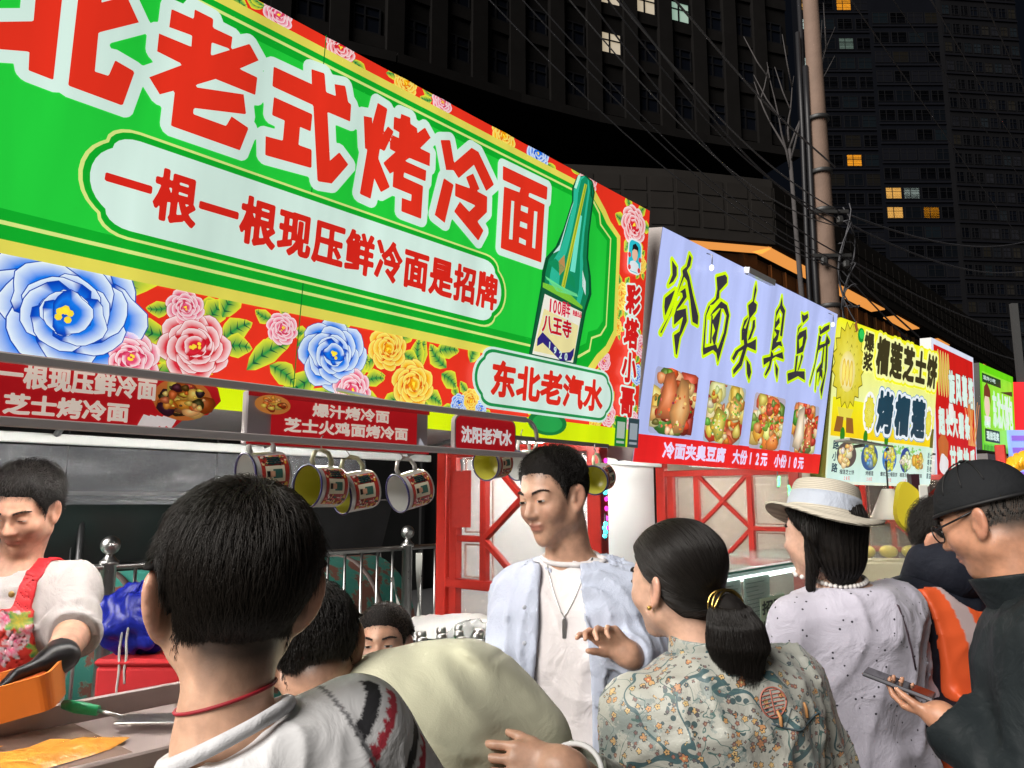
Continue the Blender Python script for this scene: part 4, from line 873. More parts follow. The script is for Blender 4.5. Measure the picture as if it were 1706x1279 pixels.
mb = MB(); pts = [(0, 0), (Lx-.16, 0), (Lx-.10, .012), (Lx-.075, .035), (Lx-.03, .045), (Lx-.004, .075), (Lx-.012, .10), (Lx-.05, .12), (0, .12)]; n = len(pts)
mb.add([(x, y, -.012) for x, y in pts]+[(x, y, 0) for x, y in pts], [tuple(reversed(range(n))), tuple(range(n, 2*n))]+[(i, (i+1) % n, n+(i+1) % n, n+i) for i in range(n)]); mb.build('backing', mat('board_red', lin((170, 18, 26)), .4), T)
A = Art(); A.poly(pts, BR, 1); x = lambda s_: s_+3.05
A.text('一根一根现压鲜冷面', x(-2.41), x(-2.078), .062, .106, CRM, 3, bold=.045); A.text('芝士烤冷面', x(-2.325), x(-2.125), .018, .054, CRM, 3, bold=.045)
q = random.Random(8); food(A, x(-2.085), x(-1.968), .03, .112, [(226, 160, 60), (200, 110, 40), (60, 30, 16), (236, 190, 90), (150, 60, 30)], lin((196, 110, 50)), 2, 61, 46, 'c')
for k in range(4): A.poly([(x(-2.11)+.012*k, .015+.004*k), (x(-2.085)+.012*k, .012), (x(-2.075)+.012*k, .03), (x(-2.1)+.012*k, .036)], lin((236, 226, 224)), 6+k)
A.build('print', PRINTGLOW, T)
T = board('red menu board in a pale frame reading 爆汁烤冷面 芝士火鸡面烤冷面 above the mugs', -1.89, -1.383, 1.731, 1.842)
mb = MB(); mb.box((.253, .055, -.012), (.507, .111, .02), bev=.003); mb.build('backing', mat('board_frame', (.52, .46, .50), .4), T)
A = Art(); A.rect(.055, .465, .022, .110, BR, 1.2); A.rect(.0, .507, .0, .012, BRD, 1.2); A.rect(.0, .507, .100, .1112, BRD, 1.5)
A.text('爆汁烤冷面', .155, .375, .068, .099, CRM, 3, bold=.045); A.text('芝士火鸡面烤冷面', .085, .435, .030, .062, CRM, 3, bold=.045)
food(A, .015, .10, .065, .106, [(226, 170, 70), (206, 120, 40), (160, 60, 30)], lin((206, 130, 60)), 2, 62, 30, 'c'); A.poly([(.47, .012), (.50, .012), (.475, .04)], lin((200, 200, 210)), 3); A.build('print', PRINTGLOW, T)
T = board('small red rounded drink sign reading 沈阳老汽水 by the lattice', -1.296, -1.05, 1.740, 1.842, .255, 'drink_sign')
mb = MB(); p = rrect(0, .246, 0, .102, .022); n = len(p); mb.add([(a, b, -.014) for a, b in p]+[(a, b, 0) for a, b in p], [tuple(reversed(range(n))), tuple(range(n, 2*n))]+[(i, (i+1) % n, n+(i+1) % n, n+i) for i in range(n)]); mb.build('backing', mat('board_rim', (.45, .40, .42), .35), T)
A = Art(); A.poly(rrect(.004, .242, .004, .098, .019), lin((182, 20, 30)), 1); A.text('沈阳老汽水', .022, .226, .028, .072, lin((248, 244, 244)), 3, bold=.045, filly=1.0); A.build('print', PRINTGLOW, T)

# enamel mugs hooked on the rail
mug_w = mat('enamel_white', (.74, .74, .73), .22); mug_y = mat('enamel_yellow', (.55, .52, .08), .25); rim_m = mat('rim_blue', (.03, .025, .10), .3)
def mug_print(kind):
    A = Art(); q = random.Random(4); r = .0462; H = .078
    def W_(a, z, k): rr = r+.0003*k; return (rr*math.cos(a), rr*math.sin(a), z)
    def patch(a0, a1, z0, z1, c, k, n=6):
        o = len(A.v)
        for i in range(n+1):
            a = a0+(a1-a0)*i/n
            for z in (z0, z1): A.v.append(W_(a, z, k)); A.c.append(c)
        for i in range(n): A.f.append((o+2*i, o+2*i+2, o+2*i+3, o+2*i+1))
    for half in (0, math.pi):
        patch(half-.95, half+.95, .010, .070, lin((178, 52, 44)), 1, 14); patch(half-.36, half+.36, .020, .062, lin((236, 226, 200)), 2, 8); patch(half-.2, half+.2, .026, .046, lin((60, 110, 100)), 3, 6); patch(half-.12, half+.12, .042, .056, lin((226, 170, 140)), 4, 4); patch(half-.13, half+.13, .053, .060, lin((30, 26, 26)), 5, 4)
        for k in range(110):
            a = half+q.choice((-1, 1))*q.uniform(.40, .90); z = q.uniform(.013, .066); da, dz = q.uniform(.02, .07), q.uniform(.001, .004)
            patch(a-da, a+da, z-dz, z+dz, lin(q.choice([(240, 210, 150), (40, 90, 70), (236, 120, 120), (250, 236, 220), (120, 20, 30), (230, 180, 60)])), 2+k % 5, 2)
        for k in range(4): patch(half+.42+.1*k, half+.49+.1*k, .026, .056, lin((30, 60, 60)), 8, 2)
    me = bpy.data.meshes.new('decal'); me.from_pydata(A.v, [], A.f); a = me.color_attributes.new('Col', 'FLOAT_COLOR', 'POINT'); a.data.foreach_set('color', [x for c in A.c for x in c]); me.materials.append(PRINT); me.update(); return me
DECAL = mug_print(0); MUGM = {}
for nm, inner in (('w', mug_w), ('y', mug_y)):
    m1 = MB(); m1.lathe([(.0005, 0), (.038, 0), (.043, .003), (.0455, .012), (.0455, .080), (.047, .083)], 32, cap=False); outer = m1
    m2 = MB(); m2.lathe([(.045, .083), (.0440, .080), (.0435, .012), (.040, .005), (.0005, .004)], 32, cap=False)
    m3 = MB(); m3.tube([(.0465*math.cos(R(t)), .0465*math.sin(R(t)), .0835) for t in range(0, 361, 12)], .0024, 6, cap=False)
    m4 = MB(); hp = [(0, .044, .070), (0, .058, .074), (0, .075, .068), (0, .080, .048), (0, .074, .030), (0, .058, .020), (0, .044, .020)]; m4.tube(hp, [.006, .0055, .005, .005, .005, .0055, .006], 8)
    objs = [m1.build('t', mug_w), m2.build('t', inner), m3.build('t', rim_m), m4.build('t', mug_w if nm == 'w' else mat('enamel_cream', (.66, .65, .42), .25))]; MUGM[nm] = [o.data for o in objs]
    for o in objs: bpy.data.objects.remove(o)
hk = MB(); hk.tube([(0, .078, .048), (0, .088, .05), (0, .096, .056), (0, .108, .05), (0, .112, .046)], .0016, 6); ho = hk.build('t', rod); HOOK = ho.data; bpy.data.objects.remove(ho)
for k, (s_, w, z, kind, tilt, yaw, lab) in enumerate([(-1.80, .25, 1.645, 'w', 6, -8, 'white enamel mug partly behind the boy\'s hair, first of the row'), (-1.66, .25, 1.617, 'y', 0, 8, 'yellow-lined enamel mug hung second from the left'), (-1.56, .25, 1.615, 'y', 10, -14, 'yellow-lined enamel mug tilted against its left neighbour'), (-1.395, .25, 1.622, 'w', 14, -10, 'white-lined enamel mug hung alone right of the yellow ones'),
                                              (-.99, .15, 1.70, 'y', 8, 10, 'yellow-lined enamel mug behind the man\'s hair'), (-.80, .12, 1.70, 'w', 5, -5, 'white enamel mug behind the man\'s head'), (-.60, .25, 1.665, 'y', 12, 20, 'yellow-lined enamel mug under the banner corner')]):
    T = thing('enamel_mug', lab, 'mug', S(s_, w, z+.03), None, 'enamel mugs on the rail')
    # local z = mouth direction (towards -s), local y = up
    zc = (-D1+N1*math.sin(R(yaw))*.6+Vector((0, 0, -math.sin(R(tilt))))).normalized(); xc = Vector((0, 0, 1)).cross(zc).normalized(); yc = zc.cross(xc)
    T.rotation_euler = Matrix((xc, yc, zc)).transposed().to_euler()
    for nm, me in zip(('body', 'lining', 'rim', 'handle'), MUGM[kind]): link(bpy.data.objects.new(nm, me), T)
    link(bpy.data.objects.new('decal', DECAL), T); link(bpy.data.objects.new('hook', HOOK), T)
mb = MB(); mb.bar(S(-1.1, .2, 1.80), S(-.5, .2, 1.80), .012, .012); tag(mb.build('mug_rod', rod), 'thin rod under the banner corner holding the right-hand mugs', 'rod')

# ---------------------------------------------------------------- fence and what stands behind the noodle stall
fence = thing('railing', 'stainless steel railing with ball-topped posts behind the noodle stall', 'railing', S(0, -2.5, 0)); inv = Matrix.Translation(-fence.location)
ss = [-3.05, -1.03, .985, 3.0]
for s_ in ss:
    mb = MB(); mb.lathe([(.055, 0), (.055, .015), (.036, .02), (.036, 1.285), (.047, 1.29), (.047, 1.305), (.038, 1.31), (.022, 1.33), (.018, 1.345)], 20, Matrix.Translation(S(s_, -2.5, 0))); mb.ball(S(s_, -2.5, 1.385), .048, 12); o = mb.build('post', steel, fence); o.matrix_parent_inverse = inv
mb = MB(); mb.tube([S(-3.05, -2.5, 1.278), S(3.0, -2.5, 1.278)], .017, 12); o = mb.build('top_rail', steel, fence); o.matrix_parent_inverse = inv
mb = MB(); mb.tube([S(-3.05, -2.5, .2), S(3.0, -2.5, .2)], .014, 10); o = mb.build('bottom_rail', steel, fence); o.matrix_parent_inverse = inv
bmsh = None
for a, b in zip(ss[:-1], ss[1:]):
    for k in range(1, 15):
        p = S(a+(b-a)*k/15, -2.5, 0)
        if bmsh is None: mb = MB(); mb.tube([(0, 0, .2), (0, 0, 1.27)], .0095, 8); bo = mb.build('baluster', steel, fence); bmsh = bo.data
        else: bo = link(bpy.data.objects.new('baluster', bmsh), fence)
        bo.location = p-fence.location
rust = bpy.data.materials.new('teal_rust'); rust.use_nodes = True; nt = rust.node_tree; b = nt.nodes['Principled BSDF']; tc = nt.nodes.new('ShaderNodeTexCoord')
n1 = nt.nodes.new('ShaderNodeTexNoise'); n1.inputs['Scale'].default_value = 4.5; n1.inputs['Detail'].default_value = 8; n1.inputs['Roughness'].default_value = .65
cr = nt.nodes.new('ShaderNodeValToRGB'); cr.color_ramp.elements[0].position = .49; cr.color_ramp.elements[0].color = (.05, .30, .24, 1); cr.color_ramp.elements[1].position = .53; cr.color_ramp.elements[1].color = (.25, .10, .07, 1)
e = cr.color_ramp.elements.new(.505); e.color = (.13, .36, .28, 1)
nt.links.new(tc.outputs['Object'], n1.inputs['Vector']); nt.links.new(n1.outputs['Fac'], cr.inputs[0]); nt.links.new(cr.outputs[0], b.inputs['Base Color']); b.inputs['Roughness'].default_value = .6
tank = thing('storage_tank', 'rust-patched teal metal tank lying behind the railing', 'tank', S(-.2, -3.3, .62)); inv = Matrix.Translation(-tank.location)
mb = MB(); prof = [(.02, -2.6), (.40, -2.58), (.56, -2.5), (.56, 1.5), (.40, 1.58), (.02, 1.6)]; X = Matrix((Vector((0, 0, 1)).cross(D1), Vector((0, 0, 1)), D1)).transposed().to_4x4(); X.translation = S(-.2, -3.3, .62); mb.lathe(prof, 36, X); o = mb.build('shell', rust, tank); o.matrix_parent_inverse = inv
for k in range(3): mb = MB(); mb.lathe([(.565, -.02), (.572, -.015), (.572, .015), (.565, .02)], 36, X @ Matrix.Translation((0, 0, -2.2+1.7*k))); o = mb.build('band', mat('dark_rust', (.07, .05, .045), .7), tank); o.matrix_parent_inverse = inv
for k in (-1.9, 1.0): mb = MB(); mb.bar(S(-.2+k, -3.75, .04), S(-.2+k, -2.85, .04), .1, .10); o = mb.build('cradle', mat('dark_rust'), tank); o.matrix_parent_inverse = inv
board_m = mat('black_sheet', (.085, .085, .09), .25, noise=.4, nscale=2); grey_edge = mat('grey_edge', (.45, .44, .42), .45)
for k, (s_, lab) in enumerate(((-1.9, 'dark leaning glass panel left, behind the railing post'), (-.1, 'dark leaning glass panel with steel edges behind the mugs'), (1.4, 'dark leaning glass panel behind the right railing post'))):
    T = thing('leaning_panel', lab, 'panel', S(s_, -4.3, 0)); inv = Matrix.Translation(-T.location)
    mb = MB(); mb.bar(S(s_-.8, -4.25, 1.02), S(s_+.75, -4.25, 1.02), .03, 1.25, up=(N1*.35+Vector((0, 0, 1))).normalized()); o = mb.build('sheet', board_m, T); o.matrix_parent_inverse = inv
    for a, b in ((S(s_-.82, -4.0, .1), S(s_-.82, -4.42, 1.68)), (S(s_+.78, -4.0, .1), S(s_+.78, -4.42, 1.68)), (S(s_-.82, -4.42, 1.66), S(s_+.78, -4.42, 1.66)), (S(s_-.82, -4.2, .9), S(s_+.78, -4.2, .9)), (S(s_-.2, -3.9, .1), S(s_-.75, -4.40, 1.68))):
        mb = MB(); mb.bar(a, b, .03, .03, up=N1); o = mb.build('edge_bar', grey_edge, T); o.matrix_parent_inverse = inv
backdrop_root = thing('backdrop', 'dark hoarding added far behind the stalls to keep the gap black', 'wall', S(4, -9, 0)); inv = Matrix.Translation(-backdrop_root.location)  # dark wall added only so the gap behind the stalls reads black
mb = MB(); mb.bar(S(-14, -9, 1.9), S(24, -9, 1.9), .1, 3.8); o = mb.build('sheet', mat('backdrop', (.022, .023, .023), .8, noise=.3, nscale=3), backdrop_root); o.matrix_parent_inverse = inv
for k in range(19): mb = MB(); mb.bar(S(-13+2*k, -8.92, 0), S(-13+2*k, -8.92, 3.85), .08, .06, up=N1); o = mb.build('batten', mat('batten', (.025, .025, .026), .7), backdrop_root); o.matrix_parent_inverse = inv
f2 = thing('small_fence', 'dark barred fence section behind the cook\'s shoulder', 'fence', at(95, 900, 5.4)); f2.location.z = 0
mb = MB(); mb.tube([(.16, 0, 0), (.16, 0, 1.5)], .022, 10); mb.build('post', steel_d, f2)
for k in range(14): mb = MB(); mb.tube([(.10-.055*k, .02*k, .1), (.10-.055*k, .02*k, 1.47)], .006, 6); mb.build('bar', steel_d, f2)
mb = MB(); mb.tube([(.16, 0, 1.40), (-.65, .28, 1.40)], .008, 6); mb.build('rail', steel_d, f2)
# ribbon on the railing
for k, (u, v, lab, dx) in enumerate(((700, 920, 'white strap hanging from the railing right of the post', .0), (655, 960, 'twisted white strap tied low on the railing left of the post', .12))):
    mb = MB(); p0 = at(u, v, 5.45); pts = []; vs = []; fs = []
    for i in range(15):
        t = i/14; c = p0+Vector((dx*t, -.06, -.62*t if k == 0 else -.45*t)); a = 3.2*t+k; vs += [c+Vector((.022*math.cos(a), .022*math.sin(a), 0)), c-Vector((.022*math.cos(a), .022*math.sin(a), 0))]
    fs = [(2*i, 2*i+1, 2*i+3, 2*i+2) for i in range(14)]; fs += [tuple(reversed(f)) for f in []]; mb.add(vs, fs, True); tag(mb.build('strap', mat('white_strap', (.55, .56, .52), .6)), lab, 'strap')

# ---------------------------------------------------------------- goods in the noodle stall
counter = thing('griddle_counter', 'stainless griddle counter of the noodle stall at lower left', 'counter', S(-2.3, -.15, 0)); inv = Matrix.Translation(-counter.location)
pk = mat('pink_steel', (.50, .41, .39), .34, metal=.35, noise=.2, nscale=12, rvar=.15)
def cbar(name, a, b, w, h, m, up=(0, 0, 1), bev=.004):
    mb = MB(); mb.bar(a, b, w, h, up=up, bev=bev); o = mb.build(name, m, counter); o.matrix_parent_inverse = inv; return o
cbar('top', S(-3.3, -.16, 1.075), S(-1.62, -.16, 1.075), .42, .03, pk); cbar('cabinet', S(-3.28, -.16, .52), S(-1.64, -.16, .52), .38, 1.02, pk)
cbar('rear_lip', S(-3.3, -.38, 1.11), S(-1.62, -.38, 1.11), .012, .06, pk); cbar('front_lip', S(-3.3, .05, 1.10), S(-1.62, .05, 1.10), .02, .035, pk); cbar('end_lip', S(-1.625, -.38, 1.105), S(-1.625, .05, 1.105), .015, .05, pk)
cbar('griddle_plate', S(-3.2, -.17, 1.093), S(-1.95, -.17, 1.093), .36, .006, mat('griddle', (.36, .25, .20), .25, metal=.3, noise=.3, nscale=8), bev=.001)
for k in range(26): cbar('vent_slot', S(-3.2+.06*k, .032, 1.0), S(-3.2+.06*k, .032, .94), .022, .004, mat('slot_black', (.01, .01, .01), .8), up=N1, bev=0)
for k, (s_, w, r, l) in enumerate(((-2.10, -.13, .13, 'cold noodle sheet frying nearest the spatula on the griddle'), (-2.27, -.10, .14, 'cold noodle sheet frying at the left front of the griddle'), (-2.30, -.25, .12, 'cold noodle sheet frying at the left rear of the griddle'))):
    q = random.Random(k); n = 16; mb = MB(); c = S(s_, w, 1.098+.003*k); pts = [c+D1*(r*1.35*math.cos(t)*(1+q.uniform(-.13, .1)))+N1*(r*.62*math.sin(t)*(1+q.uniform(-.15, .1))) for t in [6.283*i/n for i in range(n)]]
    mid = [c+(p-c)*.6+Vector((0, 0, .014+q.uniform(-.004, .008))) for p in pts]; vs = pts+mid+[c+Vector((0, 0, .016))]
    mb.add(vs, [(i, (i+1) % n, n+(i+1) % n, n+i) for i in range(n)]+[(n+i, n+(i+1) % n, 2*n) for i in range(n)], True); tag(mb.build('noodle_sheet', mat('noodle', (.88, .33, .05), .18, noise=.35, nscale=25, bump=.4, bscale=50)), l, 'food')
sp = thing('spatula', 'metal spatula with green handle resting on the griddle', 'spatula', S(-1.93, -.27, 1.125))
mb = MB(); mb.tube([Vector((-.085, .01, .02)), Vector((-.05, .0, .016)), Vector((.0, 0, .008))], [.011, .014, .012], 12); mb.build('handle', mat('green_plastic', (.02, .35, .14), .35), sp)
mb = MB(); mb.tube([(0, 0, .008), (.03, .004, 0), (.055, .006, -.008)], .005, 8); mb.box((.12, .012, -.012), (.14, .075, .003), Matrix.Rotation(R(4), 3, 'Z'), bev=.001); mb.build('blade', steel, sp)
tub = thing('food_tub', 'orange plastic tub held over the griddle by the cook', 'tub', at(34, 1152, 1.80)); tub.scale = (.86, .86, .86)
mb = MB(); o_ = rrect(-.16, .10, -.075, .075, .03); i_ = rrect(-.152, .092, -.067, .067, .026); k_ = len(o_)
mb.add([(x*.86, y*.82, -.05) for x, y in o_]+[(x, y, .045) for x, y in o_]+[(x, y, .045) for x, y in i_]+[(x*.86, y*.82, -.042) for x, y in i_], [tuple(reversed(range(k_)))]+[(i, (i+1) % k_, k_+(i+1) % k_, k_+i) for i in range(k_)]+[(k_+i, k_+(i+1) % k_, 2*k_+(i+1) % k_, 2*k_+i) for i in range(k_)]+[(2*k_+i, 2*k_+(i+1) % k_, 3*k_+(i+1) % k_, 3*k_+i) for i in range(k_)]+[tuple(range(3*k_, 4*k_))]); mb.build('body', mat('orange_plastic', (.80, .24, .04), .35), tub)
mb = MB(); mb.box((-.03, 0, .018), (.2, .10, .03), bev=.012); mb.build('sauce', mat('sauce', (.45, .08, .02), .3, noise=.3, nscale=30), tub)
tub.rotation_euler = (R(8), R(-14), R(12))
# red chest with blue bag
rc_ = thing('red_chest', 'red box standing by the railing post under a blue bag', 'box', at(262, 1100, 2.95)); rc_.location.z = 0
mb = MB(); mb.box((0, 0, .52), (.30, .3, 1.04), bev=.012); mb.build('body', mat('red_box', (.60, .03, .035), .4, noise=.1), rc_)
mb = MB(); mb.box((0, 0, 1.052), (.31, .31, .025), bev=.01); mb.build('lid', mat('red_box'), rc_)
mb = MB(); n = 26; q = random.Random(6); vs = []; fs = []
for i in range(n+1):
    th = math.pi*i/n
    for j in range(2*n):
        ph = math.pi*j/n; r = 1+.10*math.sin(5*ph+3*th)+.08*math.sin(9*ph-4*th)+.06*math.sin(7*th+2*ph)+q.uniform(-.025, .025)
        vs.append((.155*r*math.sin(th)*math.cos(ph), .11*r*math.sin(th)*math.sin(ph), .125*r*math.cos(th)*(1 if th < 1.6 else .8)))
for i in range(n):
    for j in range(2*n): fs.append((i*2*n+j, (i+1)*2*n+j, (i+1)*2*n+(j+1) % (2*n), i*2*n+(j+1) % (2*n)))
mb.add(vs, fs, True); o = mb.build('plastic_bag', mat('blue_bag', (.012, .022, .33), .3, bump=.6, bscale=25)); o.location = at(232, 1010, 2.9); o.location.z = 1.175; tag(o, 'crumpled shiny blue plastic bag on the red box', 'bag')
mb = MB()
for k, (x, L) in enumerate(((0, .26), (.022, .20))): mb.tube([at(203, 1040, 2.8)+Vector((x+.002*math.sin(i*1.3+k), 0, -L*i/10)) for i in range(11)], .0042, 6)
tag(mb.build('rope', mat('cord_white', (.62, .60, .56), .7)), 'white braided ropes hanging beside the blue bag', 'rope')
# foam cooler crate with bag lid, bottles
ck = thing('cooler_crate', 'pale crate with dark rim and white plastic over its top by the red lattice', 'crate', S(-.62, -.42, 0)); ck.rotation_euler = (0, 0, math.pi/2-HEAD-R(38))
mb = MB(); mb.box((0, 0, .55), (.36, .26, 1.10), bev=.02); mb.build('body', mat('crate_tan', (.42, .40, .32), .5), ck)
mb = MB(); mb.box((0, 0, 1.115), (.40, .30, .03), bev=.01); 
for sx in (-.12, .12): mb.box((sx, -.152, 1.11), (.02, .016, .06), bev=.004)
mb.build('rim', mat('black_plastic', (.02, .02, .022), .4), ck)
mb = MB(); vs = []; fs = []; n = 14; q = random.Random(8)
for i in range(n+1):
    for j in range(n+1):
        x, y = -1+2*i/n, -1+2*j/n; e = max(abs(x), abs(y)); vs.append((x*.195, y*.145, 1.132+.055*(1-e**4)+q.uniform(-.004, .004)))
for i in range(n):
    for j in range(n): a = i*(n+1)+j; fs.append((a, a+n+1, a+n+2, a+1))
mb.add(vs, fs, True); mb.build('lid', mat('white_film', (.72, .72, .70), .3, bump=.3, bscale=20), ck)
crate = thing('bottle_crate', 'low crate holding the green soda bottles beside the man', 'crate', S(-1.0, .0, 0)); crate.rotation_euler = (0, 0, math.pi/2-HEAD)
mb = MB(); mb.box((0, 0, .48), (.44, .34, .96), bev=.01); mb.build('body', mat('crate_white', (.5, .5, .48), .5), crate)
bot = MB(); bot.lathe([(.0005, 0), (.030, 0), (.033, .006), (.033, .13), (.031, .15), (.018, .19), (.0135, .205), (.013, .235), (.0145, .238), (.0145, .246), (.012, .25)], 20); bo = bot.build('t', mat('green_glass', (.02, .30, .09), .08, trans=.35, ior=1.3, spec=.6)); BM = bo.data; bpy.data.objects.remove(bo)
cp = MB(); cp.lathe([(.016, .240), (.0165, .243), (.015, .256), (.001, .258)], 16); co = cp.build('t', mat('cap_silver', (.6, .6, .58), .3, metal=.9)); CM = co.data; bpy.data.objects.remove(co)
lb = MB(); lb.lathe([(.0335, .05), (.0335, .11)], 20, cap=False); lo_ = lb.build('t', mat('bottle_label', (.55, .55, .45), .5, noise=.5, nscale=60)); LM = lo_.data; bpy.data.objects.remove(lo_)
q = random.Random(3)
for i in range(6):
    for j in range(4):
        p = S(-1.19+.075*i+q.uniform(-.008, .008), -.13+.078*j+q.uniform(-.006, .006), .96); T = thing('soda_bottle', 'green glass soda bottle with silver cap standing in the crate beside the man', 'bottle', p, (0, 0, q.random()*6), 'green soda bottles in the crate')
        for nm, me in (('glass', BM), ('cap', CM), ('label', LM)): link(bpy.data.objects.new(nm, me), T)
for k, (u, v, Y) in enumerate(((757, 1062, 2.55), (770, 1078, 2.5))):
    p = at(u, v, Y); T = thing('soda_bottle', ('green soda bottle leaning in the plastic wrap left of the crate', 'green soda bottle tipped over in the plastic wrap')[k], 'bottle', p-Vector((0, 0, .2)), (R(14+30*k), R(20), 0))
    for nm, me in (('glass', BM), ('cap', CM), ('label', LM)): link(bpy.data.objects.new(nm, me), T)
mb = MB(); vs = []; fs = []; n = 18; q = random.Random(12)
for i in range(n+1):
    for j in range(n+1):
        x, y = -1+2*i/n, -1+2*j/n; r2 = min(1, x*x+y*y); vs.append((x*.13, y*.10, .10*(1-r2)+q.uniform(-.012, .012)))
for i in range(n):
    for j in range(n): a = i*(n+1)+j; fs.append((a, a+n+1, a+n+2, a+1))
mb.add(vs, fs, True); o = mb.build('plastic_wrap', mat('clear_wrap', (.75, .77, .77), .12, alpha=.38, bump=.6, bscale=30)); o.location = at(790, 1085, 2.6); tag(o, 'crinkled clear plastic wrap over bottles beside the cooler crate', 'plastic wrap')
mb = MB(); mb.tube([S(-.02, -.76, 1.235), S(-.04, -.77, 1.15), S(-.07, -.76, 1.0), S(-.1, -.74, .95), S(-.05, -.70, .92)], .0065, 8); tag(mb.build('white_cable', mat('cable_white', (.72, .70, .66), .5)), 'white cable hanging from the red lattice rail', 'cable')
tp = thing('tissue_pack', 'red tissue packet clipped to the red lattice', 'tissue pack', S(-.045, -.95, 1.62)); tp.rotation_euler = (0, 0, math.pi-HEAD)
mb = MB(); vs = []; fs = []; n = 10
for i in range(n+1):
    for j in range(n+1):
        x, y = -1+2*i/n, -1+2*j/n; vs.append((x*.062, -.012*(1-x**4)*(1-y**4), y*.135))
for i in range(n):
    for j in range(n): a = i*(n+1)+j; fs.append((a, a+n+1, a+n+2, a+1))
mb.add(vs, fs, True); mb.box((0, .002, 0), (.124, .003, .27)); mb.build('packet', mat('red_packet', (.52, .045, .035), .35, noise=.1, nscale=30, bump=.2, bscale=40), tp)
pa = Art(); q = random.Random(4)
for k in range(12):
    w = q.uniform(.02, .042); pa.rect(-w, w, .075-.017*k-.002, .075-.017*k+.002, lin((236, 150, 140)), 1)
pa.text('抽纸巾', -.035, .035, .085, .112, lin((244, 200, 190)), 1, bold=.02)
o = pa.build('print', PRINT, tp); o.location = (0, -.0145, 0); o.rotation_euler = (R(90), 0, 0)
mb = MB(); mb.tube([(0, 0, .13), (.0, 0, .16), (.006, 0, .19)], .006, 6); mb.build('clip', steel_d, tp)

# ---------------------------------------------------------------- stinky tofu stall: glass counter, papers
gc = thing('glass_counter', 'glass-topped counter with notices inside in front of the second lattice', 'counter', S(1.2, -.1, 0)); inv = Matrix.Translation(-gc.location)
gl = mat('counter_glass', (.62, .80, .74), .06, alpha=.30, spec=.6); gle = mat('glass_edge', (.06, .22, .17), .2)
def gbar(name, a, b, w, h, m, up=(0, 0, 1)):
    mb = MB(); mb.bar(a, b, w, h, up=up, bev=.002); o = mb.build(name, m, gc); o.matrix_parent_inverse = inv
gbar('cabinet', S(.25, -.1, .45), S(2.2, -.1, .45), .46, .9, mat('white_panel')); gbar('shelf', S(.25, -.1, .91), S(2.2, -.1, .91), .48, .02, mat('white_panel'))
gbar('top_pane', S(.23, -.1, 1.30), S(2.22, -.1, 1.30), .52, .008, gl); gbar('front_pane', S(.25, .145, 1.11), S(2.2, .145, 1.11), .006, .37, gl); gbar('end_pane', S(.25, -.33, 1.11), S(.25, .14, 1.11), .006, .37, gl)
gbar('edge_strip', S(.23, .163, 1.30), S(2.22, .163, 1.30), .006, .010, gle); gbar('edge_strip', S(.227, -.36, 1.30), S(.227, .16, 1.30), .006, .010, gle)
def notice(label, s0, s1, z0, z1, w, lines, col=(236, 242, 240), big=None):
    T = thing('notice', label, 'paper notice', S(s0, w, z0), (R(90), 0, math.pi/2-HEAD)); W_, H_ = s1-s0, z1-z0
    mb = MB(); mb.box((W_/2, H_/2, -.0008), (W_, H_, .0012)); mb.build('sheet', mat('paper_%d' % col[0], lin(col)[:3], .7), T)
    A = Art(); q = random.Random(int(s0*100))
    for k in range(lines): y = H_*(.9-.8*k/lines); A.rect(W_*.08, W_*q.uniform(.5, .92), y, y+H_*.012, lin((110, 130, 140)), 1)
    if big:
        for k, t in enumerate(big): A.text(t, W_*.05, W_*.97, H_*(.68-.31*k), H_*(.95-.31*k), lin((40, 66, 60)), 2, bold=.035)
    A.build('print', PRINT, T)
notice('left white printed notice inside the glass counter', .40, .66, 1.02, 1.26, .13, 12); notice('right white printed notice inside the glass counter', .69, .98, .98, 1.26, .13, 12, (232, 240, 232))
notice('hand-lettered hiring notice 招聘 小时工 on the glass counter', .81, 1.10, .92, 1.16, .152, 0, (212, 236, 206), ['招聘', '小时工', '186981'])
mb = MB(); mb.bar(S(.82, .17, .905), S(1.25, .17, .905), .012, .02); tag(mb.build('teal_strip', mat('teal_glow', (.2, .6, .5), .4, emit=lin((40, 240, 200))[:3], es=1.2)), 'teal light strip under the hiring notice', 'light strip')
mb = MB(); mb.lathe([(.045, 0), (.055, .02), (.055, .12), (.04, .16), (.02, .2), (.02, .23)], 20, Matrix.Translation(at(1365-38, 925, 4.0))); 
# durian stall goods
def at0(u, v, Y, name, label, cat): return thing(name, label, cat, at(u, v, Y))
T = at0(1481, 838, 5.5, 'paper_lamp_shade', 'white conical lamp shade hanging under the durian sign', 'lamp shade'); mb = MB(); mb.lathe([(.04, .10), (.05, .08), (.10, -.04), (.13, -.11), (.125, -.115), (.09, -.03)], 24, cap=False); mb.build('shade', mat('shade_white', (.8, .78, .7), .6), T)
mb = MB(); mb.tube([(0, 0, .09), (0, 0, .30)], .006, 6); mb.build('flex', cab_m, T)
T = at0(1512, 845, 5.3, 'hanging_mascot', 'yellow sponge-like paper cut-out with a white card hung under the durian sign', 'decoration'); mb = MB(); p = circ(0, 0, .085, .17, 24, 0, .07, 4); n = len(p)
mb.add([(x, -.03, z) for x, z in p]+[(x, .03, z) for x, z in p], [tuple(range(n)), tuple(reversed(range(n, 2*n)))]+[(i, (i+1) % n, n+(i+1) % n, n+i) for i in range(n)]); mb.build('body', mat('yellow_foam', (.75, .62, .03), .6), T)
mb = MB(); mb.box((.09, -.05, .06), (.06, .012, .18), bev=.02); mb.box((.085, -.052, -.07), (.085, .012, .18), bev=.03); mb.build('card', mat('white_card', (.75, .75, .7), .5), T)
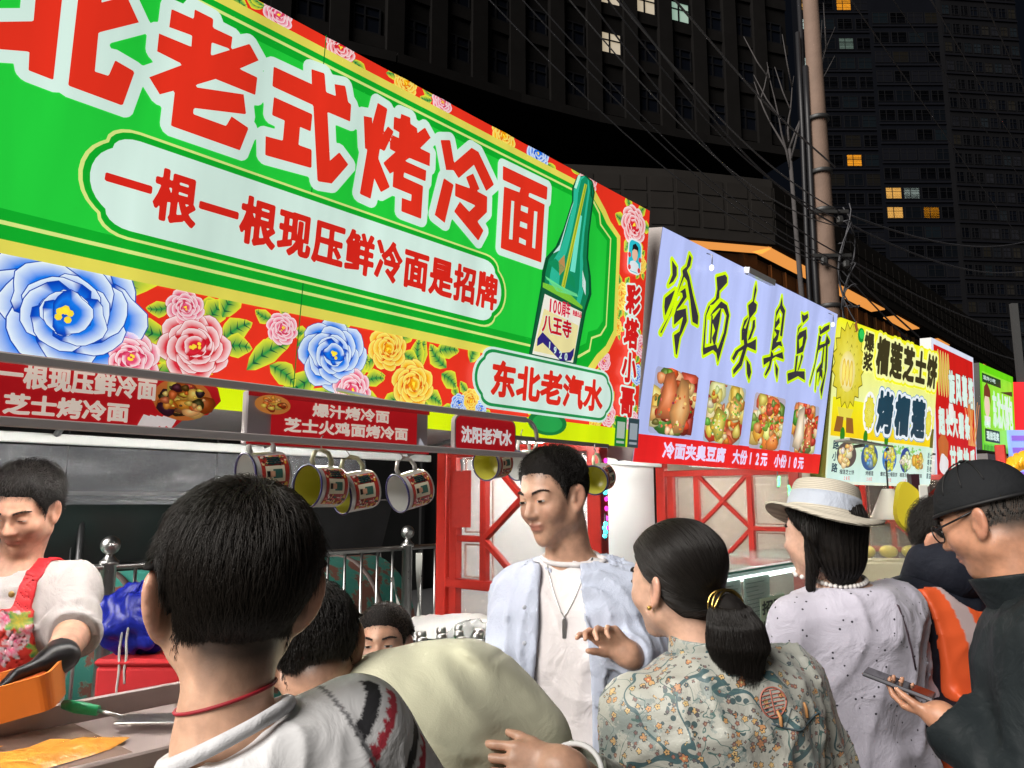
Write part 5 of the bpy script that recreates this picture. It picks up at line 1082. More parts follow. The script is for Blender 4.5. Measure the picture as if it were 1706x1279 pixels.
T = at0(1450, 905, 5.6, 'glass_case', 'glass food case with warm light under the durian sign', 'display case'); mb = MB(); mb.box((.15, .1, -.6), (1.2, .4, .95), bev=.01); mb.build('cabinet', mat('cream_cab', (.62, .58, .40), .5), T)
mb = MB(); mb.box((.15, .1, .06), (1.2, .4, .30)); mb.build('pane', mat('case_glass', (.6, .62, .5), .1, alpha=.22), T)
for k in range(7): mb = MB(); mb.ball((-.33+.16*k, .05, -.06), (.06, .07, .045), 8); mb.build('durian_piece', mat('durian_flesh', (.72, .58, .12), .5, noise=.2), T)
T = at0(1600, 885, 6.6, 'shelf_unit', 'grey stall shelf with small packets behind the cap wearer', 'shelf'); 
for z in (-.02, -.22, .22): mb = MB(); mb.box((.1, 0, z), (.9, .3, .025)); mb.build('board', steel_d, T)
for x in (-.34, .54): mb = MB(); mb.box((x, 0, -.4), (.03, .28, 1.6)); mb.build('leg', steel_d, T)
for k, c in enumerate(((.7, .68, .1), (.5, .1, .3), (.05, .08, .5), (.7, .7, .7), (.3, .5, .1), (.65, .3, .1))):
    o = MB().box((0, 0, .06), (.07, .06, .12+.02*(k % 3)), bev=.006).build('packet', mat('packet_%d' % k, c, .4)); o.location = T.location+Vector((-.2+.12*k, -.03, .012)); tag(o, ('yellow', 'purple', 'dark blue', 'white', 'green', 'orange')[k]+' packet standing on the grey stall shelf', 'packet')
ch = MB(); pts = []
for i in range(70):
    t = i/69; a = t*2*math.pi*13; pts.append(at(1655+90*t, 795-55*t*(1.1-.3*t), 6.2)+Vector((0, .05*math.sin(a), .05*math.cos(a))))
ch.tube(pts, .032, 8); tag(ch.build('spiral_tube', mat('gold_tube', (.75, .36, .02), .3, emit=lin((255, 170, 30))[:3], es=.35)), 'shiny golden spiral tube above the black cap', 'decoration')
mb = MB(); mb.bar(Vector((4.9, 8.4, 1.05)), Vector((7.5, 11, 1.05)), .5, 2.1); tag(mb.build('market_stall', mat('far_stall', (.22, .2, .2), .6, noise=.3, nscale=2)), 'grey body of the far stall under the green sign', 'stall')
mb = MB(); mb.bar(S(4.75, -.3, 1.0), S(6.5, -.4, 1.0), .06, 2.0); tag(mb.build('market_stall', mat('pink_stall', (.45, .28, .26), .5, noise=.3, nscale=3)), 'pinkish back of the stall under the red sign', 'stall')
# ---------------------------------------------------------------- people: distance fields turned into continuous meshes
V3 = lambda *a: np.array(a, float)
def nrm(v): v = np.asarray(v, float); return v/np.linalg.norm(v)
def smin(a, b, k): h = np.clip(.5+.5*(b-a)/k, 0, 1); return b+(a-b)*h-k*h*(1-h)
def smax(a, b, k): return -smin(-a, -b, k)
def sph(P, c, r): return np.sqrt(((P-c)**2).sum(1))-r
def ell(P, c, r, M=None):
    q = P-c
    if M is not None: q = q @ M
    k0 = np.sqrt(((q/r)**2).sum(1)); k1 = np.sqrt(((q/(np.asarray(r)**2))**2).sum(1))+1e-9; return k0*(k0-1)/k1
def cone(P, a, b, ra, rb):
    a = np.asarray(a, float); ba = np.asarray(b, float)-a; q = P-a; t = np.clip(q @ ba/(ba @ ba), 0, 1)
    return np.sqrt(((q-t[:, None]*ba)**2).sum(1))-(ra+(rb-ra)*t)
def polygonize(f, lo, hi, h):
    lo = np.asarray(lo, float); hi = np.asarray(hi, float); B = 6
    nb = np.ceil((hi-lo)/h/B).astype(int)+1; n = nb*B
    g = [lo[a]+h*(np.arange(nb[a])*B+(B-1)/2) for a in range(3)]
    X, Y, Z = np.meshgrid(*g, indexing='ij'); cv = f(np.stack([X.ravel(), Y.ravel(), Z.ravel()], 1)).reshape(nb)
    val = np.repeat(np.repeat(np.repeat(cv, B, 0), B, 1), B, 2).astype(np.float32)
    near = np.argwhere(np.abs(cv) < h*B*1.5+.004)
    off = np.stack(np.meshgrid(*[np.arange(B)]*3, indexing='ij'), -1).reshape(-1, 3)
    for c0 in range(0, len(near), 1500):
        ids = (near[c0:c0+1500, None, :]*B+off[None]).reshape(-1, 3); val[ids[:, 0], ids[:, 1], ids[:, 2]] = f(lo+h*ids)
    s = val < 0
    cnt = np.zeros(tuple(n-1), np.int8)
    for i in (0, 1):
        for j in (0, 1):
            for k in (0, 1): cnt += s[i:n[0]-1+i, j:n[1]-1+j, k:n[2]-1+k]
    act = np.argwhere((cnt > 0) & (cnt < 8)); vid = np.full(tuple(n-1), -1, np.int32); vid[tuple(act.T)] = np.arange(len(act))
    acc = np.zeros((len(act), 3)); m = np.zeros(len(act)); cor = [(i, j, k) for i in (0, 1) for j in (0, 1) for k in (0, 1)]
    cvs = {c: val[act[:, 0]+c[0], act[:, 1]+c[1], act[:, 2]+c[2]].astype(float) for c in cor}
    for c in cor:
        for a in range(3):
            if c[a] == 0:
                d = list(c); d[a] = 1; d = tuple(d); v0, v1 = cvs[c], cvs[d]; x = (v0 < 0) != (v1 < 0); t = np.where(x, v0/np.where(x, v0-v1, 1), 0)
                p = np.array(c, float)[None].repeat(len(act), 0); p[:, a] = t; acc[x] += p[x]; m[x] += 1
    V = lo+h*(act+acc/np.maximum(m, 1)[:, None]); F = []
    for a in range(3):
        b, c = (a+1) % 3, (a+2) % 3; sl0 = [slice(None)]*3; sl1 = [slice(None)]*3; sl0[a] = slice(0, n[a]-1); sl1[a] = slice(1, n[a])
        s0, s1 = s[tuple(sl0)], s[tuple(sl1)]; e = np.argwhere(s0 != s1); e = e[(e[:, b] > 0) & (e[:, c] > 0) & (e[:, b] < n[b]-1) & (e[:, c] < n[c]-1)]
        q = []
        for db, dc in ((-1, -1), (0, -1), (0, 0), (-1, 0)):
            w = e.copy(); w[:, b] += db; w[:, c] += dc; q.append(vid[tuple(w.T)])
        q = np.stack(q, 1); fl = ~s0[tuple(e.T)]; q[fl] = q[fl][:, ::-1]; F.append(q)
    F = np.concatenate(F); F = F[(F >= 0).all(1)]
    return V, F
def field_mesh(name, f, lo, hi, h, m, parent, base, col=None, smooth_it=1):
    V, F = polygonize(f, lo, hi, h)
    for _ in range(smooth_it):     # one light relaxing pass takes the grid's stair steps out
        S_ = np.zeros_like(V); c = np.zeros(len(V))
        for a in range(4): np.add.at(S_, F[:, a], V[F[:, (a+1) % 4]]+V[F[:, (a+3) % 4]]); np.add.at(c, F[:, a], 2)
        V = V*.5+.5*S_/np.maximum(c, 1)[:, None]
    me = bpy.data.meshes.new(name); me.vertices.add(len(V)); me.vertices.foreach_set('co', (V-np.array(base)).astype(np.float32).ravel())
    me.loops.add(F.size); me.polygons.add(len(F)); me.loops.foreach_set('vertex_index', F.ravel().astype(np.int32)); me.polygons.foreach_set('loop_start', np.arange(0, F.size, 4, dtype=np.int32))
    me.polygons.foreach_set('use_smooth', np.ones(len(F), bool)); me.materials.append(m); me.update(); me.validate()
    if col is not None:
        cc = col(V); a = me.color_attributes.new('Col', 'FLOAT_COLOR', 'POINT'); a.data.foreach_set('color', np.concatenate([cc, np.ones((len(V), 1))], 1).astype(np.float32).ravel())
    return link(bpy.data.objects.new(name, me), parent)
def rotm(yaw, pitch=0, roll=0):
    y, p, r = R(yaw), R(pitch), R(roll); cz, sz, cx, sx, cy, sy = math.cos(y), math.sin(y), math.cos(p), math.sin(p), math.cos(r), math.sin(r)
    return np.array([[cz, -sz, 0], [sz, cz, 0], [0, 0, 1]]) @ np.array([[1, 0, 0], [0, cx, -sx], [0, sx, cx]]) @ np.array([[cy, 0, sy], [0, 1, 0], [-sy, 0, cy]])
def head_f(Q, fem=0.0, young=0.0, ear=(24, 1.0)):
    "head in its own axes: x right, y forward, z up, eyes at z = .008"
    X = Q.copy(); X[:, 0] = np.abs(X[:, 0])
    d = ell(Q, (0, -.014, .036), (.0765, .096, .084)); d = smin(d, ell(Q, (0, .028, -.026), (.0585, .060, .082)), .03)
    d = smin(d, sph(Q, (0, .064, -.094), .0185-.003*fem), .034); d = smin(d, sph(X, (.047-.004*fem, .0, -.056), .020), .04)
    d = smin(d, sph(X, (.040, .056, -.022), .021+.003*young), .028)
    d = smin(d, cone(X, (0, .082, .026), (.040, .066, .022), .010-.002*fem, .008), .016)
    d = smax(d, -ell(X, (.032, .096, .006), (.019, .017, .011)), .014)
    d = smin(d, ell(X, (.0315, .0715, .0065), (.0165, .0135, .0115)), .006)
    nose = cone(Q, (0, .083, .012), (0, .103-.003*young, -.024), .0065, .0105); nose = smin(nose, sph(X, (.0115, .093, -.028), .0078), .008)
    nose = smin(nose, cone(Q, (0, .088, -.034), (0, .086, -.046), .006, .005), .008)
    d = smin(d, nose, .010)
    d = smax(d, -sph(X, (.0062, .1005, -.0365), .0032), .003)
    d = smin(d, ell(Q, (0, .0845, -.0525), (.0235, .0095, .0055)), .006); d = smin(d, ell(Q, (0, .0825, -.0635), (.0200, .0100, .0065)), .006)
    d = smax(d, -cone(X, (0, .0965, -.0580), (.0235, .082, -.0585), .0016, .0010), .003)
    # ears
    c, s_ = math.cos(R(ear[0])), math.sin(R(ear[0])); E = (X-np.array((.0785+.004*(ear[1] > 1), -.012, -.006)))/ear[1]; Ex = E[:, 0]*c+E[:, 1]*s_; Ey = -E[:, 0]*s_+E[:, 1]*c; E = np.stack([Ex, Ey, E[:, 2]], 1)
    E[:, 1] += E[:, 2]*.22
    o = ell(E, (0, 0, 0), (.0085, .0195, .0325)); o = smin(o, ell(E, (.001, .004, -.025), (.0065, .010, .0125)), .008)
    o = smax(o, -ell(E, (.0105, .003, .002), (.0085, .0125, .0215)), .004); o = smin(o, ell(E, (.002, .0165, -.004), (.005, .005, .008)), .005); o = smin(o, ell(E, (-.001, -.003, .006), (.0055, .006, .014)), .005)
    return smin(d, o, .008)
HL = (np.array([0, 25, 45, 60, 72, 84, 96, 112, 140, 180.]), np.array([.072, .070, .062, .030, -.012, .020, .010, -.040, -.070, -.078]))
def hair_mask(Q, line=None, dz=0.0):
    "> 0 where hair grows (metres above the hairline)"
    ph = np.degrees(np.arctan2(np.abs(Q[:, 0]), Q[:, 1])); l = line or HL
    return Q[:, 2]-np.interp(ph, *l)-dz
def torso_f(P, T, grow=0.0, h0=-.12, h1=1.0, rnd_=.03):
    Q = (P-T['P']) @ T['M']; h = Q[:, 2]/T['L']; pr = T['prof']
    rx = np.interp(h, pr[0], pr[1])*T['w']+grow; ry = np.interp(h, pr[0], pr[2])*T['d']+grow; oy = np.interp(h, pr[0], pr[3])
    a = np.abs(Q[:, 0])/rx; b = np.abs(Q[:, 1]-oy)/ry; d = ((a**2.3+b**2.3)**(1/2.3)-1)*np.minimum(rx, ry)
    return smax(smax(d, (h-h1)*T['L'], rnd_), (h0-h)*T['L'], rnd_)
MALE = (np.array([-.15, 0, .18, .38, .6, .78, .88, .95, 1.0, 1.06]), np.array([.172, .172, .164, .158, .172, .182, .165, .120, .080, .06]), np.array([.118, .120, .112, .104, .118, .116, .100, .080, .066, .058]), np.array([-.01, -.01, 0, .008, .008, .0, -.008, -.012, -.012, -.008]))
FEMALE = (np.array([-.15, 0, .18, .38, .6, .78, .88, .95, 1.0, 1.06]), np.array([.178, .176, .150, .134, .150, .160, .146, .105, .066, .05]), np.array([.122, .122, .106, .098, .118, .112, .092, .072, .056, .05]), np.array([-.01, -.012, 0, .006, .014, .004, -.006, -.01, -.01, -.006]))
def torso(Pel, Nk, face, prof, w=1.0, d=1.0):
    Pel, Nk = np.array(Pel, float), np.array(Nk, float); u = nrm(Nk-Pel); x = nrm(np.cross(nrm(face), u)); y = np.cross(u, x)
    return dict(P=Pel, N=Nk, L=float(np.linalg.norm(Nk-Pel)), M=np.stack([x, y, u], 1), prof=prof, w=w, d=d, x=x, y=y, u=u)
def tw(T, x, y, h): return T['P']+T['x']*x+T['y']*y+T['u']*(h*T['L'])
def folds(P, seed, amp, freq=26.0, dirs=4, stretch=(1, 1, .45)):
    q = np.random.RandomState(seed); o = np.zeros(len(P)); S_ = P*np.array(stretch)
    w3 = lambda k, a: np.stack([np.sin(S_ @ q.normal(0, k, 3)+q.rand()*6), np.sin(S_ @ q.normal(0, k, 3)+q.rand()*6), np.sin(S_ @ q.normal(0, k, 3)+q.rand()*6)], 1)*a
    S_ = S_+w3(9, .030); S_ = S_+w3(26, .009)
    for k in range(dirs):
        kv = nrm(q.normal(0, 1, 3))*freq*3.4*q.uniform(.55, 1.5); t = np.sin(S_ @ kv+q.rand()*6); env = np.clip(.25+.9*np.sin(S_ @ q.normal(0, 11, 3)+q.rand()*6), 0, 1)
        o += ((1-np.abs(t))**2.2-.25)*env
    return o*amp*.8
def hand_f(P, w, f, pn, right, curl=(.5, .6, .7, .8), spread=.05, s=1.0, thumb=(.75, .6, .25), seg=(.044, .026, .021)):
    w = np.asarray(w, float); f = nrm(f); pn = np.asarray(pn, float); pn = nrm(pn-f*(pn @ f)); side = np.cross(f, pn)*(1 if right else -1)
    d = cone(P, w-f*.02*s, w+f*.02*s, .024*s, .026*s)
    K = []
    for k in range(4):
        o = (.031, .0105, -.0105, -.030)[k]*s; b = w+f*(.082, .086, .082, .074)[k]*s+side*o; K.append(b)
        d = smin(d, cone(P, w+f*.012*s+side*o*.6, b, .0145*s, .0115*s), .012*s)
    fi = None
    for k in range(4):
        p = K[k]; a = curl[k]; Ls = (.94, 1.0, .95, .78)[k]; dr = nrm(f+side*spread*(1.5-k)); e = None
        for j in range(3):
            ang = a*(.75+.5*(j > 0)) if j == 0 else a*1.05
            dr = nrm(dr*math.cos(ang)+nrm(pn-dr*(pn @ dr))*math.sin(ang)) if ang else dr
            q = p+dr*seg[j]*Ls*s; c = cone(P, p, q, (.0092-.0008*j)*s*(.9 if k == 3 else 1), (.0086-.0010*j)*s*(.9 if k == 3 else 1)); e = c if e is None else smin(e, c, .003*s); p = q
        fi = e if fi is None else np.minimum(fi, e)
    d = smin(d, fi, .006*s)
    b = w+f*.018*s+side*.020*s; td = nrm(side*thumb[0]+f*thumb[1]+pn*thumb[2]); m_ = b+td*.042*s; td2 = nrm(td+f*.35+pn*.15); n_ = m_+td2*.030*s; td3 = nrm(td2+pn*.25+f*.2)
    t = cone(P, b, m_, .0135*s, .0108*s); t = smin(t, cone(P, m_, n_, .0105*s, .0095*s), .004*s); t = smin(t, cone(P, n_, n_+td3*.022*s, .0095*s, .0075*s), .004*s)
    return smin(d, t, .010*s)
def skin_mat():
    m = bpy.data.materials.new('skin'); m.use_nodes = True; nt = m.node_tree; b = nt.nodes['Principled BSDF']; a = nt.nodes.new('ShaderNodeAttribute'); a.attribute_name = 'Col'
    tc = nt.nodes.new('ShaderNodeTexCoord'); n = nt.nodes.new('ShaderNodeTexNoise'); n.inputs['Scale'].default_value = 45; n.inputs['Detail'].default_value = 5; nt.links.new(tc.outputs['Object'], n.inputs[0])
    mr = nt.nodes.new('ShaderNodeMapRange'); mr.inputs[1].default_value = .3; mr.inputs[2].default_value = .7; mr.inputs[3].default_value = .80; mr.inputs[4].default_value = 1.16; nt.links.new(n.outputs['Fac'], mr.inputs[0])
    v = nt.nodes.new('ShaderNodeVectorMath'); v.operation = 'SCALE'; nt.links.new(a.outputs['Color'], v.inputs[0]); nt.links.new(mr.outputs[0], v.inputs[3]); nt.links.new(v.outputs[0], b.inputs['Base Color'])
    n2 = nt.nodes.new('ShaderNodeTexNoise'); n2.inputs['Scale'].default_value = 420; nt.links.new(tc.outputs['Object'], n2.inputs[0]); bp = nt.nodes.new('ShaderNodeBump'); bp.inputs['Strength'].default_value = .12; bp.inputs['Distance'].default_value = .002
    nt.links.new(n2.outputs['Fac'], bp.inputs['Height']); nt.links.new(bp.outputs[0], b.inputs['Normal'])
    b.inputs['Roughness'].default_value = .40; b.inputs['Subsurface Weight'].default_value = .15; b.inputs['Subsurface Radius'].default_value = (.012, .005, .003); b.inputs['Subsurface Scale'].default_value = 1.0
    return m
SKIN = skin_mat()
def hair_mat(name, c, rough=.42):
    m = bpy.data.materials.new(name); m.use_nodes = True; b = m.node_tree.nodes['Principled BSDF']; b.inputs['Base Color'].default_value = (*c, 1); b.inputs['Roughness'].default_value = rough; b.inputs['Specular IOR Level'].default_value = .35; return m
BLACK_H = hair_mat('hair_black', (.010, .008, .007)); BROWN_H = hair_mat('hair_brown', (.045, .030, .020), .5); GREY_H = hair_mat('hair_greying', (.07, .065, .06), .5); BOY_H = hair_mat('hair_dark_brown', (.016, .012, .009), .42)
CAPM = hair_mat('hair_mass', (.008, .0065, .006), .75); CAPM.node_tree.nodes['Principled BSDF'].inputs['Specular IOR Level'].default_value = .15
def cloth(name, col, rough=.85, weave=420, bump=.35, noise=.06, fold=.6, sheen=.2):
    m = bpy.data.materials.new(name); m.use_nodes = True; nt = m.node_tree; b = nt.nodes['Principled BSDF']; tc = nt.nodes.new('ShaderNodeTexCoord')
    n = nt.nodes.new('ShaderNodeTexNoise'); n.inputs['Scale'].default_value = 9; n.inputs['Detail'].default_value = 7; nt.links.new(tc.outputs['Object'], n.inputs[0])
    mx = nt.nodes.new('ShaderNodeMix'); mx.data_type = 'RGBA'; mx.inputs[6].default_value = (*[c*(1-noise) for c in col], 1); mx.inputs[7].default_value = (*[min(1, c*(1+noise)) for c in col], 1); nt.links.new(n.outputs['Fac'], mx.inputs[0]); nt.links.new(mx.outputs[2], b.inputs['Base Color'])
    w = nt.nodes.new('ShaderNodeTexNoise'); w.inputs['Scale'].default_value = weave; w.inputs['Detail'].default_value = 2; nt.links.new(tc.outputs['Object'], w.inputs[0])
    f = nt.nodes.new('ShaderNodeTexNoise'); f.inputs['Scale'].default_value = 14; f.inputs['Detail'].default_value = 4; f.inputs['Distortion'].default_value = 1.2; nt.links.new(tc.outputs['Object'], f.inputs[0])
    b1 = nt.nodes.new('ShaderNodeBump'); b1.inputs['Strength'].default_value = bump; b1.inputs['Distance'].default_value = .0015; nt.links.new(w.outputs['Fac'], b1.inputs['Height'])
    b2 = nt.nodes.new('ShaderNodeBump'); b2.inputs['Strength'].default_value = fold; b2.inputs['Distance'].default_value = .012; nt.links.new(f.outputs['Fac'], b2.inputs['Height']); nt.links.new(b1.outputs[0], b2.inputs['Normal']); nt.links.new(b2.outputs[0], b.inputs['Normal'])
    b.inputs['Roughness'].default_value = rough; b.inputs['Sheen Weight'].default_value = sheen if max(col) > .1 else 0; b.inputs['Specular IOR Level'].default_value = .3 if max(col) > .1 else .12
    return m
def strands(name, pts, radius, m, parent, base, kind=None):
    "pts: (n, k, 3) hair paths"
    n, k, _ = pts.shape; hc = bpy.data.hair_curves.new(name); hc.add_curves([k]*n)
    hc.attributes['position'].data.foreach_set('vector', (pts-np.array(base)).astype(np.float32).ravel())
    ra = hc.attributes.get('radius') or hc.attributes.new('radius', 'FLOAT', 'POINT'); rr = np.linspace(1, .25, k)[None].repeat(n, 0)*radius; ra.data.foreach_set('value', rr.astype(np.float32).ravel())
    hc.materials.append(m); return link(bpy.data.objects.new(name, hc), parent)
def grad(f, P, e=.002):
    o = np.zeros_like(P)
    for a in range(3): d = np.zeros(3); d[a] = e; o[:, a] = f(P+d)-f(P-d)
    return o/(np.linalg.norm(o, axis=1)[:, None]+1e-9)
class Person:
    def __init__(s, label, head, yaw, pitch=0, roll=0, hs=1.0, fem=0, young=0, tone=(.47, .285, .205), base=None, group=None):
        s.c = np.array(head, float); s.M = rotm(yaw, pitch, roll); s.hs = hs; s.fem = fem; s.young = young; s.tone = np.array(tone)*np.array((1.13, 1.09, 1.05))
        s.base = np.array(base if base is not None else (head[0], head[1], 0), float); s.root = thing('person', label, 'person', s.base); s.extra = []; s.T = None
    def loc(s, P): return (P-s.c) @ s.M/s.hs
    def wor(s, q): return s.c+s.M @ np.asarray(q, float)*s.hs
    def head(s, P): return head_f(s.loc(P), s.fem, s.young, s.ear)*s.hs
    def body_f(s, P):
        d = s.head(P); nb = s.nb; nr = .056-.010*s.fem-.009*s.young
        d = smin(d, cone(P, s.wor((0, -.022, -.055)), nb, nr*s.hs, (nr+.006)*s.hs), .02)
        if s.T is not None: d = smin(d, torso_f(P, s.T, -.012, 0, .99, .04), .03)
        for a in s.extra: d = smin(d, a(P), .015)
        return d
    def make_body(s, h=.0045, lo=None, hi=None):
        def col(V):
            Q = s.loc(V); C_ = np.repeat(s.tone[None], len(V), 0)
            near = np.exp(-((np.abs(Q[:, 0])/.024)**4+((Q[:, 2]+.058)/.0105)**4))*(Q[:, 1] > .06); C_ = C_*(1-near[:, None]*.75)+near[:, None]*.75*np.array((.40, .13, .105))
            ear = np.clip((np.abs(Q[:, 0])-.073)/.01, 0, 1)*(np.abs(Q[:, 2]) < .05)*(Q[:, 1] < .03); C_ = C_*(1-.35*ear[:, None])+.35*ear[:, None]*np.array((.56, .22, .15))
            ch = np.exp(-(((np.abs(Q[:, 0])-.042)/.02)**2+((Q[:, 2]+.022)/.02)**2))*(Q[:, 1] > .03); C_ = C_*(1-.22*ch[:, None])+.22*ch[:, None]*np.array((.52, .22, .17))
            m = np.clip(hair_mask(Q, s.line, -.014)/.045, 0, 1)**.8*(np.abs(Q[:, 0]) < .0805)*(Q[:, 2] > -.12); C_ = C_*(1-m[:, None]*.93)+m[:, None]*.93*s.scalp
            return C_
        lo = s.lo if lo is None else lo; hi = s.hi if hi is None else hi
        s.body = field_mesh('body', s.body_f, lo, hi, h, SKIN, s.root, s.base, col); return s.body
    ear = (24, 1.0); line = None; scalp = np.array((.012, .009, .008))
    def face(s, open_=1.0, gaze=(0, 0)):
        for sg in (-1, 1):
            c = np.array((sg*.0315, .0725, .0065)); n = 12; v = []; cs = []; f = []
            for i in range(n+1):
                a = (i/n-.5)*1.9
                for j in range(9):
                    b = (j/8-.5)*.78*open_*math.cos(a*.82)-.04; x, y, z = math.sin(a)*math.cos(b), math.cos(a)*math.cos(b), math.sin(b)
                    v.append(s.wor(c+np.array((x*.0172, y*.0142, z*.0128+.0005)))-s.base); r = math.hypot(a-gaze[0], (b-gaze[1])*.85)
                    cs.append((.006, .005, .005, 1) if r < .16 else ((.030, .016, .010, 1) if r < .42 else ((.02, .012, .01, 1) if j >= 7 else (.50, .47, .45, 1))))
            for i in range(n):
                for j in range(8): q = i*9+j; f.append((q, q+1, q+10, q+9) if sg < 2 else 0)
            me = bpy.data.meshes.new('eye'); me.from_pydata([tuple(p) for p in v], [], f); a_ = me.color_attributes.new('Col', 'FLOAT_COLOR', 'POINT'); a_.data.foreach_set('color', [x for c_ in cs for x in c_]); me.polygons.foreach_set('use_smooth', [True]*len(f)); me.materials.append(EYEM); me.update(); link(bpy.data.objects.new('eye', me), s.root)
        q = np.random.RandomState(3); N = 260; x = q.uniform(.013, .052, N); t = (x-.013)/.039; z = .026+.010*np.sin(t*2.2)-.006*t+q.normal(0, .0016, N)*(1-.5*t); pts = []
        for sg in (-1, 1):
            p0 = np.stack([sg*x, np.full(N, .11), z], 1); W_ = s.c+(p0*s.hs) @ s.M.T
            fd = -s.M[:, 1]
            for _ in range(24): W_ = W_+fd*(s.body_f(W_)*.8)[:, None]
            d = s.M @ np.array((sg*.8, .12, .42)); d2 = s.M @ np.array((sg*.9, .0, -.05)); pts.append(np.stack([W_-s.M[:, 1]*.001, W_+d*.003+s.M[:, 1]*.001, W_+d*.004+d2*.003+s.M[:, 1]*.0012], 1))
        strands('eyebrow', np.concatenate(pts), .00042, BLACK_H, s.root, s.base)
    def crop(s, n=7000, length=.03, lift=.012, mat_=None, seed=1, line=None, grow=None, whorl=(.01, -.055, .11), droop=.5, steps=6, cap=.006, rad=.00045, front=0.0, msy=.02):
        "short hair: a thin dark mass and combed strands over it"
        mat_ = mat_ or BLACK_H; line = line or s.line; q = np.random.RandomState(seed)
        def capf(P):
            Q = s.loc(P); m = hair_mask(Q, line, 0); g = cap*np.clip(m/.05, 0, 1)
            if grow is not None: g = g+grow(Q)*np.clip(m/.05, 0, 1)*.8
            return smax(np.maximum(s.head(P)-g*s.hs, (-m)*.7*s.hs), (np.abs(Q[:, 0])-.0785-.5*np.maximum(g-.004, 0)-.05*(Q[:, 2] > .03))*s.hs, .006)
        o = field_mesh('hair', capf, s.c-.15*s.hs, s.c+.16*s.hs, .0045, CAPM, s.root, s.base)
        D = q.normal(0, 1, (n*2, 3)); D /= np.linalg.norm(D, axis=1)[:, None]; P = s.c+(D @ s.M.T)*.20*s.hs
        for _ in range(16): P = P-(D @ s.M.T)*(s.head(P)*.9)[:, None]
        Q = s.loc(P); m = hair_mask(Q, line, .002); ok = (m > q.uniform(-.010, .018, len(m))) & (np.abs(Q[:, 0]) < .080) & ~((np.abs(Q[:, 0]) > .066) & (np.abs(Q[:, 1]+.010) < .030) & (Q[:, 2] < .030)); P = P[ok][:n]; Q = Q[ok][:n]; m = m[ok][:n]
        wh = np.array(whorl); N_ = grad(s.head, P); fl = (Q-wh); fl /= np.linalg.norm(fl, axis=1)[:, None]; fl = fl @ s.M.T; fl += q.normal(0, .28, fl.shape); fl[:, 2] -= droop*.6
        fl = fl+(s.M @ np.array((0, 1, 0)))*front
        fl -= N_*(fl*N_).sum(1)[:, None]; fl /= np.linalg.norm(fl, axis=1)[:, None]
        L = length*np.clip(m/.085, .14, 1)*q.uniform(.5, 1.25, len(m))*s.hs; g0 = cap*np.clip(m/.05, 0, 1)*s.hs*(.8+.4*q.rand(len(m)))
        if grow is not None: g0 = g0+grow(Q)*np.clip(m/.05, 0, 1)*s.hs*(.72+.4*q.rand(len(m)));
        tgt = g0+lift*q.uniform(.1, 1, len(m))**1.3*np.clip(m/.05, .1, 1)*s.hs
        pts = [P+N_*(g0*.5)[:, None]]; p = P+N_*g0[:, None]
        for k in range(steps):
            d = s.head(p); n_ = grad(s.head, p); p = p+fl*(L/steps)[:, None]; want = tgt*min(1, (k+1)/2.2); d = s.head(p); p = p+n_*(np.clip(want-d, -.004, .006))[:, None]; p[:, 2] -= droop*.0009*k; pts.append(p.copy())
        strands('hair_strands', np.stack(pts, 1), rad, mat_, o, s.base)
        # short fade below the hairline
        nf = n//2; D = q.normal(0, 1, (nf*6, 3)); D /= np.linalg.norm(D, axis=1)[:, None]; P = s.c+(D @ s.M.T)*.20*s.hs
        for _ in range(16): P = P-(D @ s.M.T)*(s.head(P)*.9)[:, None]
        Q = s.loc(P); m = hair_mask(Q, line, 0); ph = np.degrees(np.arctan2(np.abs(Q[:, 0]), Q[:, 1])); ok = (m > -.030+.030*q.rand(len(m))) & (m < .03) & (ph > 78) & (Q[:, 2] > -.125) & ~((np.abs(Q[:, 0]) > .066) & (np.abs(Q[:, 1]+.010) < .030))
        P = P[ok][:nf]; N_ = grad(s.head, P); dn = np.array((0, 0, -1.))[None]+q.normal(0, .25, P.shape); dn -= N_*(dn*N_).sum(1)[:, None]; dn /= np.linalg.norm(dn, axis=1)[:, None]; L = q.uniform(.003, .011, len(P))[:, None]*s.hs
        if len(P): strands('fade_strands', np.stack([P, P+dn*L*.5+N_*.0012, P+dn*L+N_*.0014], 1), rad*.9, mat_, o, s.base)
        return o
    def clothes(s, name, f, m, h=.007, lo=None, hi=None, col=None, parent=None):
        return field_mesh(name, f, s.lo if lo is None else lo, s.hi if hi is None else hi, h, m, parent or s.root, s.base, col)
    def legs(s, hipc, face, m, gap=.095, shoe=(.03, .03, .03), length=None, skirt=False):
        hipc = np.array(hipc, float); f = nrm(np.array((face[0], face[1], 0.))); x = np.array((f[1], -f[0], 0.)); z = hipc[2]
        def tf(P):
            d = ell(P, hipc+np.array((0, 0, .02)), (.165, .165, .13)) if False else ell(P, hipc, (.155, .14, .13))
            for sg in (-1, 1):
                k = hipc+x*sg*gap*.95+f*.02-np.array((0, 0, z*.48)); a = hipc+x*sg*gap-f*.01-np.array((0, 0, z-.07)); d = smin(d, cone(P, hipc+x*sg*gap*.9-np.array((0, 0, .05)), k, .088, .066), .04); d = smin(d, cone(P, k, a, .064, .056), .03)
            return np.maximum(d, .045-P[:, 2])
        b = np.array((.30, .30, 0)); field_mesh('trousers', tf, (hipc[0]-.3, hipc[1]-.3, .0), (hipc[0]+.3, hipc[1]+.3, z+.16), .013, m, s.root, s.base)
